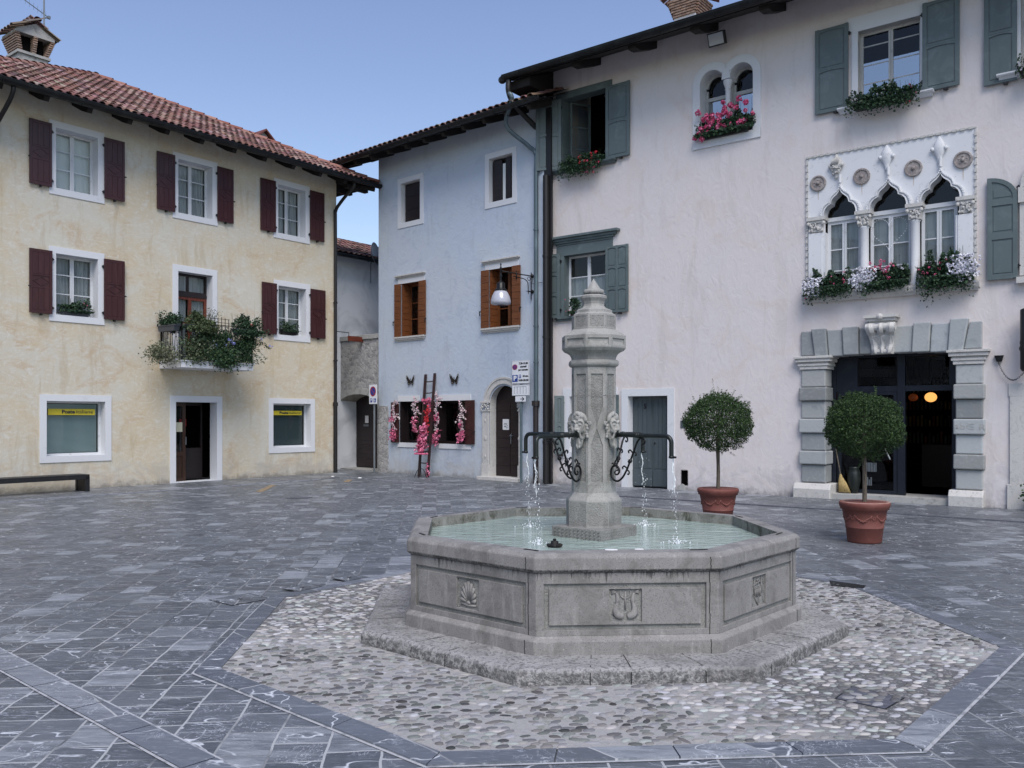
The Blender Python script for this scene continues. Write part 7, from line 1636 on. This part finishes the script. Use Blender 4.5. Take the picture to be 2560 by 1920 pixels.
# sign poles
def no_parking_face(parent, cx, cz, r, y, cross=False):
    mb = MB(); T = Matrix.Translation((cx,y,cz)) @ Matrix.Rotation(PI/2,4,'X'); mb.lathe([(r,0),(r,.003)], 0, 0, 32, T=T); mb.build('sign_ring', M['sign_red'], parent)
    mb = MB(); mb.lathe([(r*.76,.0032),(r*.76,.0045)], 0, 0, 32, T=T); mb.build('sign_disc', M['sign_blue'], parent)
    mb = MB()
    for a in ((45,-45) if cross else (-45,)): mb.box(-r*.80, r*.80, -.0055-(.0006 if a < 0 else 0), -.0046, -r*.09, r*.09, Matrix.Translation((cx,y,cz)) @ Matrix.Rotation(R(-a),4,'Y'))
    mb.build('sign_bar', M['sign_red'], parent)
s1 = at_wall('B', 'no_parking_sign', 'blue and red no parking sign on a steel pole by the stone arch', 'road sign', -.32, -.28, 0)
mb = MB(); mb.tube([(0,0,0),(0,0,2.58)], .030, 10); mb.build('pole', M['galv'], s1)
mb = MB(); mb.box(-.27,.27,-.052,-.036,1.86,2.66); pl = mb.build('sign_plate', M['sign_white'], s1, bevel=.004)
mb = MB(); mb.box(-.28,.28,-.0355,-.030,1.85,2.67); mb.build('sign_back', M['galv'], s1)
no_parking_face(pl, 0, 2.38, .205, -.0525)
mb = MB(); mb.box(-.20,-.04,-.056,-.0525,1.93,2.09); mb.box(.05,.21,-.056,-.0525,1.93,2.09); mb.build('symbol_field', M['sign_blue'], pl)
text('P', .15, M['sign_white'], pl, -.12, -.0585, 2.01, bold=.006)
mb = MB(); y_ = -.0585
mb.ball((.115,y_,2.065), (.012,.003,.012), 8, 5); mb.tube([(.115,y_,2.05),(.118,y_,2.01),(.150,y_,2.005),(.165,y_,1.965)], .007, 5); mb.tube([(.125+.035*math.cos(a),y_,1.985+.035*math.sin(a)) for a in [2.2+i*.4 for i in range(12)]], .005, 5); mb.build('wheelchair_symbol', M['sign_white'], pl)
s2 = at_wall('B', 'parking_sign', 'market-day and sixty-minute parking sign with smaller plates on a pole by the marble doorway', 'road sign', 5.42, -.20, 0)
mb = MB(); mb.tube([(0,0,0),(0,0,3.04)], .034, 10); mb.build('pole', M['pipe_grey'], s2)
mb = MB(); mb.box(-.27,.31,-.056,-.038,2.60,3.33); pl = mb.build('sign_plate', M['sign_white'], s2, bevel=.01); mb = MB(); mb.band([(-.262,2.61),(.302,2.61),(.302,3.32),(-.262,3.32)], .006, -.0585, -.056, closed=True); mb.build('sign_border', M['black'], pl)
no_parking_face(pl, -.16, 3.13, .085, -.0575, True)
yy = -.0585
for s_, x, z, sz in (('7.30-13.30',.125,3.235,.082),('martedì',.125,3.135,.085),('per mercato',.120,3.035,.078),('60 min.',.200,2.835,.074),('8.00-20.00',.130,2.705,.082)): text(s_, sz, M['black'], pl, x, yy, z, bold=.004, fit={'7.30-13.30':.30,'martedì':.21,'per mercato':.32,'60 min.':.19,'8.00-20.00':.33}[s_])
mb = MB(); mb.box(-.245,-.065,-.0590,-.0565,2.66,2.88); mb.box(-.025,.045,-.0590,-.0565,2.775,2.885); mb.build('parking_field', M['sign_blue'], pl); text('P', .20, M['sign_white'], pl, -.155, -.0605, 2.77, bold=.010)
mb = MB(); mb.box(0,.02,-.0602,-.0592,2.79,2.87); mb.box(-.012,.032,-.0601,-.0593,2.855,2.87); mb.build('disc_symbol', M['sign_white'], pl)
mb = MB(); mb.box(-.265,.315,-.056,-.038,2.22,2.565); p2 = mb.build('bay_plate', M['sign_white'], s2, bevel=.008); mb = MB(); mb.band([(-.255,2.23),(.305,2.23),(.305,2.555),(-.255,2.555)], .006, -.0585, -.056, closed=True)
for k in range(5): mb.box(-.185+k*.10, -.178+k*.10, -.0585, -.0562, 2.28, 2.50)
mb.box(-.185,.222,-.0586,-.0563,2.50,2.507); mb.build('bay_lines', M['black'], p2)
mb = MB(); mb.box(-.15,.19,-.056,-.038,2.03,2.205); p3 = mb.build('arrow_plate', M['sign_white'], s2, bevel=.006); mb = MB(); mb.box(.02,.145,-.0585,-.0562,2.105,2.128); mb.band([(.085,2.17),(.148,2.117),(.085,2.064)], .026, -.0587, -.0563); mb.build('arrow', M['black'], p3)
def remap(root, fx, fz):
    for ch in root.children_recursive:
        if ch.type == 'MESH' and not ch.name.startswith('pole'):
            for v in ch.data.vertices: v.co.x = fx(v.co.x); v.co.z = fz(v.co.z)
remap(s1, lambda x: x*.67, lambda z: 2.04+(z-1.86)*.7125); remap(s2, lambda x: x, lambda z: 2.49+(z-2.60)*.7945)
# stone house added left of the square, outside the picture, to fill the portal glass reflection
sh = thing('stone_house', 'grey ashlar stone house left of the square, seen only mirrored in the portal glass', 'house', (-14.5, -3, 0)); rnd = random.Random(2); mb = MB()
for r_ in range(20):
    y_ = -13.0 - (r_ % 2)*.5
    while y_ < 11: L_ = .7+rnd.random()*.6; k = .7+rnd.random()*.6; mb.col = (k,k,k); mb.box(-.3,0,y_+.012,min(y_+L_,11.5)-.012,r_*.45+.012,r_*.45+.438); y_ += L_
mb.col = (.3,.3,.3); mb.box(-8,-.02,-13.4,11.4,0,9); mb.col = None; mb.build('wall', M['grey_block'], sh)
for yy_ in (-9,-5,-1,3,7):
    for zz_ in (1.0, 4.2, 7.0): mb = MB(); mb.box(-.02,.03,yy_-.5,yy_+.5,zz_,zz_+1.3); mb.build('window', M['dark'], sh)
mb = MB(); mb.prism_xz([(-8.8,8.9),(.8,8.9),(-4,11.2)], -14, 12); mb.build('roof', M['tile_pan'], sh)
# ladder with its iron chair and blossoms
la = thing('ladder', 'dark red wooden ladder leaning on the blue wall between the two shop windows', 'ladder', wpos('B', 2.14, -.54, .012), wrot('B'))
mb = MB(); rails = ((-.29,0,0),(.26,.74,2.78)), ((.29,-.0,0),(.62,.74,2.80)); pr_ = []
xL0, xL1, xR0, xR1 = -.17, -.46, .19, -.08
def rail(x0, x1, z1): return [(x0,-.02,0),(x1,.49,z1)]
for (a, b) in (rail(xL0,xL1,2.84), rail(xR0,xR1,2.86)):
    A_, B__ = Vector(a), Vector(b); d_ = (B__-A_).normalized(); w_ = Vector((1,0,0)); v_ = d_.cross(w_).normalized(); w_ = v_.cross(d_)
    vs = []
    for p in (A_, B__): vs += [tuple(p+w_*sx*.035+v_*sy*.022) for sx, sy in ((-1,-1),(1,-1),(1,1),(-1,1))]
    mb.add(vs, [(0,3,2,1),(4,5,6,7),(0,1,5,4),(1,2,6,5),(2,3,7,6),(3,0,4,7)])
mb.build('rails', M['ladder'], la)
for k in range(8):
    f = (.135+k*.113); mb = MB(); a = Vector(rail(xL0,xL1,2.84)[0]).lerp(Vector(rail(xL0,xL1,2.84)[1]), f); b_ = Vector(rail(xR0,xR1,2.86)[0]).lerp(Vector(rail(xR0,xR1,2.86)[1]), f); mb.tube([tuple(a), tuple((a+b_)/2+Vector((0,0,-.01))), tuple(b_)], .016, 7); mb.build('rung', M['ladder'], la)
chr_ = thing('iron_chair', 'small black iron stool chair with a pink cushion at the foot of the ladder', 'chair', wpos('B', 2.28, -.76, .012), wrot('B'))
mb = MB(); mb.smooth = True
for a in (.3, 1.35, 2.4, 3.9, 5.2): mb.tube(bez([(0,0,.24),(.07*math.cos(a),.07*math.sin(a),.225),(.13*math.cos(a),.13*math.sin(a),.13),(.17*math.cos(a),.17*math.sin(a),.01),(.19*math.cos(a),.19*math.sin(a),.0)]), .008, 6)
mb.tube([(0,0,.22),(0,0,.64)], .009, 7); mb.build('leg_frame', M['iron'], chr_)
mb = MB(); mb.tube([(-.18,0,.68),(.20,.0,.68)], .009, 6); mb.tube(bez([(.03,.08,.68),(.04,.09,.82),(.10,.09,.93),(.16,.09,.82),(.17,.08,.68)]), .007, 6); mb.tube(bez([(.07,.09,.68),(.08,.09,.80),(.10,.09,.88),(.13,.09,.80),(.14,.09,.68)]), .005, 6); mb.build('backrest', M['iron'], chr_)
mb = MB(); mb.box(-.18,.18,-.10,.11,.625,.672); mb.build('cushion', M['pink_tulle'], chr_, bevel=.015)
def tulle(mb, rnd, c, r, n, s=.07):
    for _ in range(n):
        p = Vector(c)+Vector((rnd.gauss(0,r[0]), rnd.gauss(0,r[1]), rnd.gauss(0,r[2]))); a = Vector((rnd.gauss(0,1), rnd.gauss(0,1), rnd.gauss(0,1))).normalized(); b = a.orthogonal(); cc = a.cross(b); k = rnd.choice([(.62,.15,.27),(.54,.11,.20),(.68,.24,.37),(.45,.08,.16)]); mb.col = k; q = s*(.5+rnd.random()*.8)
        mb.add([p-b*q*.5, p+cc*q*.25+a*q*.15, p+b*q*.5-a*q*.1, p-cc*q*.3], [(0,1,2,3)])
    mb.col = None
def garland(label, u, z0, z1, seed, tul, sway=.05, pal=None, branch=2, wd=.055, y=-.10):
    t = at_wall('B', 'blossom_garland', label, 'garland', u, y, 0, 'blossom garlands on the blue house windows'); rnd = random.Random(seed); mb = MB(); n = 40
    path = [(sway*math.sin(i*.35+seed), rnd.gauss(0,.012), z0+(z1-z0)*i/n) for i in range(n+1)]; mb.col = (.10,.06,.05); mb.tube(path[::3], .006, 4)
    brs = [(path[int(n*rnd.uniform(.35,.9))], rnd.choice((-1,1)), rnd.uniform(.15,.30)) for _ in range(branch)]
    for p, s, L in brs: mb.tube([p, (p[0]+s*L*.6, p[1]-.03, p[2]+.08), (p[0]+s*L, p[1]-.03, p[2]+.02+rnd.uniform(-.15,.15))], .005, 4)
    mb.build('stem', M['leaf'], t); mb.col = None; mb = MB(); P = pal or [(.70,.56,.60),(.74,.66,.66),(.64,.38,.47),(.76,.70,.68)]
    for i in range(95):
        p = path[int(rnd.random()*len(path))]; florets(mb, rnd, (p[0]+rnd.gauss(0,wd*.55), p[1]-.03, p[2]+rnd.gauss(0,.03)), .014, 4, P, .032)
    for p, s, L in brs:
        for i in range(12): f = rnd.random(); florets(mb, rnd, (p[0]+s*L*f, p[1]-.05, p[2]+.08*math.sin(f*3)+rnd.gauss(0,.03)), .014, 4, P, .032)
    mb.build('blossoms', M['petal'], t)
    mb = MB()
    for x, z, r_, m in tul: tulle(mb, rnd, (x,-.04,z), (r_,.03,r_*1.3), m)
    mb.build('tulle_bow', M['petal'], t); return t
garland('pink blossom garland on the leftmost red shutter of the blue house', .37, 1.25, 2.12, 1, [(-.08,1.62,.05,40),(-.02,1.12,.07,90)])
garland('pale blossom garland left of the ladder rails', 1.28, 1.30, 2.25, 2, [(.02,1.55,.05,40),(.03,1.30,.05,40)], branch=3)
garland('pale blossom garland just right of the ladder between the shop windows', 2.22, 1.20, 2.32, 3, [(-.02,1.65,.05,40),(.02,1.15,.06,60),(-.08,1.0,.05,60)], branch=4)
garland('pink blossom garland beside the right dark red shutter', 3.18, 1.18, 2.05, 4, [(0,1.45,.04,40),(.0,1.12,.055,110)], branch=3)
rb = at_wall('B', 'berry_branch', 'bright red berry and blossom branches tied inside the ladder', 'decoration', 2.08, -.34, 0); rnd = random.Random(12); mb = MB()
for k in range(90): f = rnd.random(); florets(mb, rnd, (-.05+.02*f+rnd.gauss(0,.045), rnd.gauss(0,.04), 1.28+.62*f+rnd.gauss(0,.05)), .016, 5, [(.62,.03,.04),(.68,.06,.09),(.50,.02,.03)], .034)
mb.build('red_blossoms', M['petal'], rb)
tl = at_wall('B', 'tulle_drape', 'large ruffled bunch of pink tulle hanging down the ladder onto the chair', 'tulle', 2.20, -.66, 0); rnd = random.Random(4); mb = MB()
for z, x, r_, m in ((1.34,.07,.05,70),(1.24,.05,.05,80),(1.12,.0,.06,100),(1.0,-.02,.07,130),(.88,-.04,.075,140),(.76,-.06,.08,120)): tulle(mb, rnd, (x,0,z), (r_,.045,.045), m, .07)
mb.build('ruffles', M['petal'], tl)
t2 = at_wall('B', 'tulle_drape', 'thin swag of pink tulle wound round the upper ladder rungs', 'tulle', 1.95, -.18, 0); mb = MB()
for k in range(14): f = k/13; tulle(mb, rnd, (-.22+.30*f, -.02, 2.13-.03*math.sin(f*3)), (.02,.02,.025), 14, .06)
for k in range(8): f = k/7; tulle(mb, rnd, (.07-.0*f, -.04, 2.1-.42*f), (.025,.02,.03), 12, .06)
mb.build('ruffles', M['petal'], t2)
t3 = at_wall('B', 'tulle_drape', 'tuft of pink tulle tied at the foot of the right ladder rail', 'tulle', 2.31, -.56, 0); mb = MB(); tulle(mb, rnd, (0,0,.25), (.03,.03,.09), 60, .06); mb.build('ruffles', M['petal'], t3)
# butterflies
for u, z, lab in ((1.02,2.70,'dark butterfly ornament on the blue wall left of the ladder top'), (2.83,2.68,'dark butterfly ornament on the blue wall right of the ladder top')):
    bt = at_wall('B', 'butterfly_ornament', lab, 'wall ornament', u, -.02, z, 'butterfly ornaments'); mb = MB(); mb.tube([(0,-.02,-.10),(0,-.03,.06)], [.006,.012], 6); mb.build('body', M['butter_dk'], bt)
    for s in (-1, 1):
        T = Matrix.Rotation(R(-s*10), 4, 'Z'); pts = [(0,-.02),(s*.05,.02),(s*.13,.13),(s*.175,.155),(s*.185,.12),(s*.16,.04),(s*.12,-.02),(s*.13,-.08),(s*.10,-.13),(s*.05,-.13),(s*.01,-.06)]
        pts = pts if s > 0 else pts[::-1]; pts = pts[::-1]; mb = MB(); mb.prism_xz(pts, -.006, 0, T); wg = mb.build('wing', M['butter_dk'], bt)
        mb = MB(); q = [(s*.14,.105),(s*.158,.135),(s*.168,.12),(s*.152,.085)]; mb.prism_xz(q if s < 0 else q[::-1], -.0085, -.0065, T)
        for k in range(3): mb.ball((s*(.05+.025*k), -.0075, -.105+.01*k), (.007,.002,.008), 6, 4, T)
        mb.build('wing_patch', M['butter_pale'], wg)
# broom and vase by the portal
br_ = at_wall('P', 'broom', 'straw broom leaning in the left corner of the portal', 'broom', .86, .20, .12)
mb = MB(); mb.tube([(-.15,.12,.88),(-.02,.02,.34)], .011, 7); mb.build('handle', M['bark'], br_)
mb = MB(); mb.smooth = True; P = [(-.03,.03,.38),(-.015,.02,.30),(.02,0,.20),(.07,-.03,.02)]; 
for i in range(len(P)-1):
    pass
vs = []; 
for (x,y,z), (a, b_) in zip(P, ((.018,.016),(.045,.022),(.085,.03),(.12,.035))): vs += [(x+a*math.cos(2*PI*k/14), y+b_*math.sin(2*PI*k/14), z) for k in range(14)]
mb.add(vs, [(i*14+k, i*14+(k+1)%14, (i+1)*14+(k+1)%14, (i+1)*14+k) for i in range(3) for k in range(14)][::1] + [tuple(42+k for k in range(14))])
mb.build('bristles', M['straw'], br_); mb = MB(); mb.tube([(-.045,.03,.325),(.02,.01,.325)], .008, 5); mb.tube([(-.055,.03,.26),(.06,0,.26)], .006, 5); mb.build('binding', M['bark'], br_)
vz = at_wall('P', 'black_vase', 'glossy black vase standing behind the broom in the portal corner', 'vase', 1.08, .28, .12); mb = MB(); mb.smooth = True; mb.lathe([(.06,0),(.10,.10),(.13,.28),(.12,.42),(.09,.50),(.11,.53)], 0, 0, 20); mb.build('vase_body', M['pipe'], vz)
# hanging lamps in the bar
for u, y, z, r_, mat, lab in ((1.93,3.0,2.09,.125,'globe','lit round yellow globe lamp hanging inside the portal'), (1.57,3.0,2.09,.10,'globe_dim','dim reddish globe lamp hanging inside the portal, left of the lit one')):
    g = at_wall('P', 'globe_lamp', lab, 'lamp', u, y, z); mb = MB(); mb.smooth = True; mb.ball((0,0,0), (r_,r_,r_*.85), 24, 16); mb.build('globe', M[mat], g); mb = MB(); mb.tube([(0,0,r_*.8),(0,0,1.0)], .006, 5); mb.build('cord', M['black'], g)
# chain, black rolled awning at the right edge
cn = at_wall('P', 'wall_chain', 'black chain hanging from a wall bracket right of the portal', 'chain', 3.69, -.04, 2.70)
mb = MB(); mb.prism_xz([(-.03,-.05),(.05,-.05),(.08,.06),(-.07,.06)], -.03, .03); mb.build('bracket', M['iron'], cn); mb = MB()
P = bez([(0,-.03,-.05),(.06,-.03,-.22),(.16,-.03,-.36),(.27,-.03,-.38),(.40,-.03,-.26)], 6)
for i, p in enumerate(P):
    a = PI/2*(i % 2); q = P[min(i+1,len(P)-1)] if i < len(P)-1 else P[i]; d_ = (Vector(P[min(i+1,len(P)-1)])-Vector(P[max(i-1,0)])).normalized(); s_ = Vector((0,1,0)) if i % 2 else d_.cross(Vector((0,1,0)))
    mb.tube([tuple(Vector(p)+d_*.020*math.cos(t)+s_*.011*math.sin(t)) for t in [2*PI*k/8 for k in range(9)]], .0035, 4)
mb.build('links', M['iron'], cn)
aw = at_wall('P', 'rolled_awning', 'black rolled fabric hanging at the right edge of the picture', 'awning', 4.17, -.25, 2.75); mb = MB(); mb.smooth = True; mb.lathe([(.09,-.3),(.12,-.25),(.12,.05),(.14,.10),(.12,.16),(.13,.2),(.12,.25),(.12,.78),(.08,.80)], 0, 0, 16); mb.build('roll', M['black'], aw)
# heart of white light beads
ht = at_wall('P', 'light_heart', 'heart outline of tiny white lights hung in the middle gothic window', 'light decoration', 1.80, .06, 5.19); mb = MB()
N_ = 58
for i in range(N_):
    t_ = 2*PI*i/N_; x = 16*math.sin(t_)**3; z = 13*math.cos(t_)-5*math.cos(2*t_)-2*math.cos(3*t_)-math.cos(4*t_); mb.ball((x*.0205, 0, z*.0215+.06), .0085, 5, 4)
mb.build('light_beads', M['led'], ht)
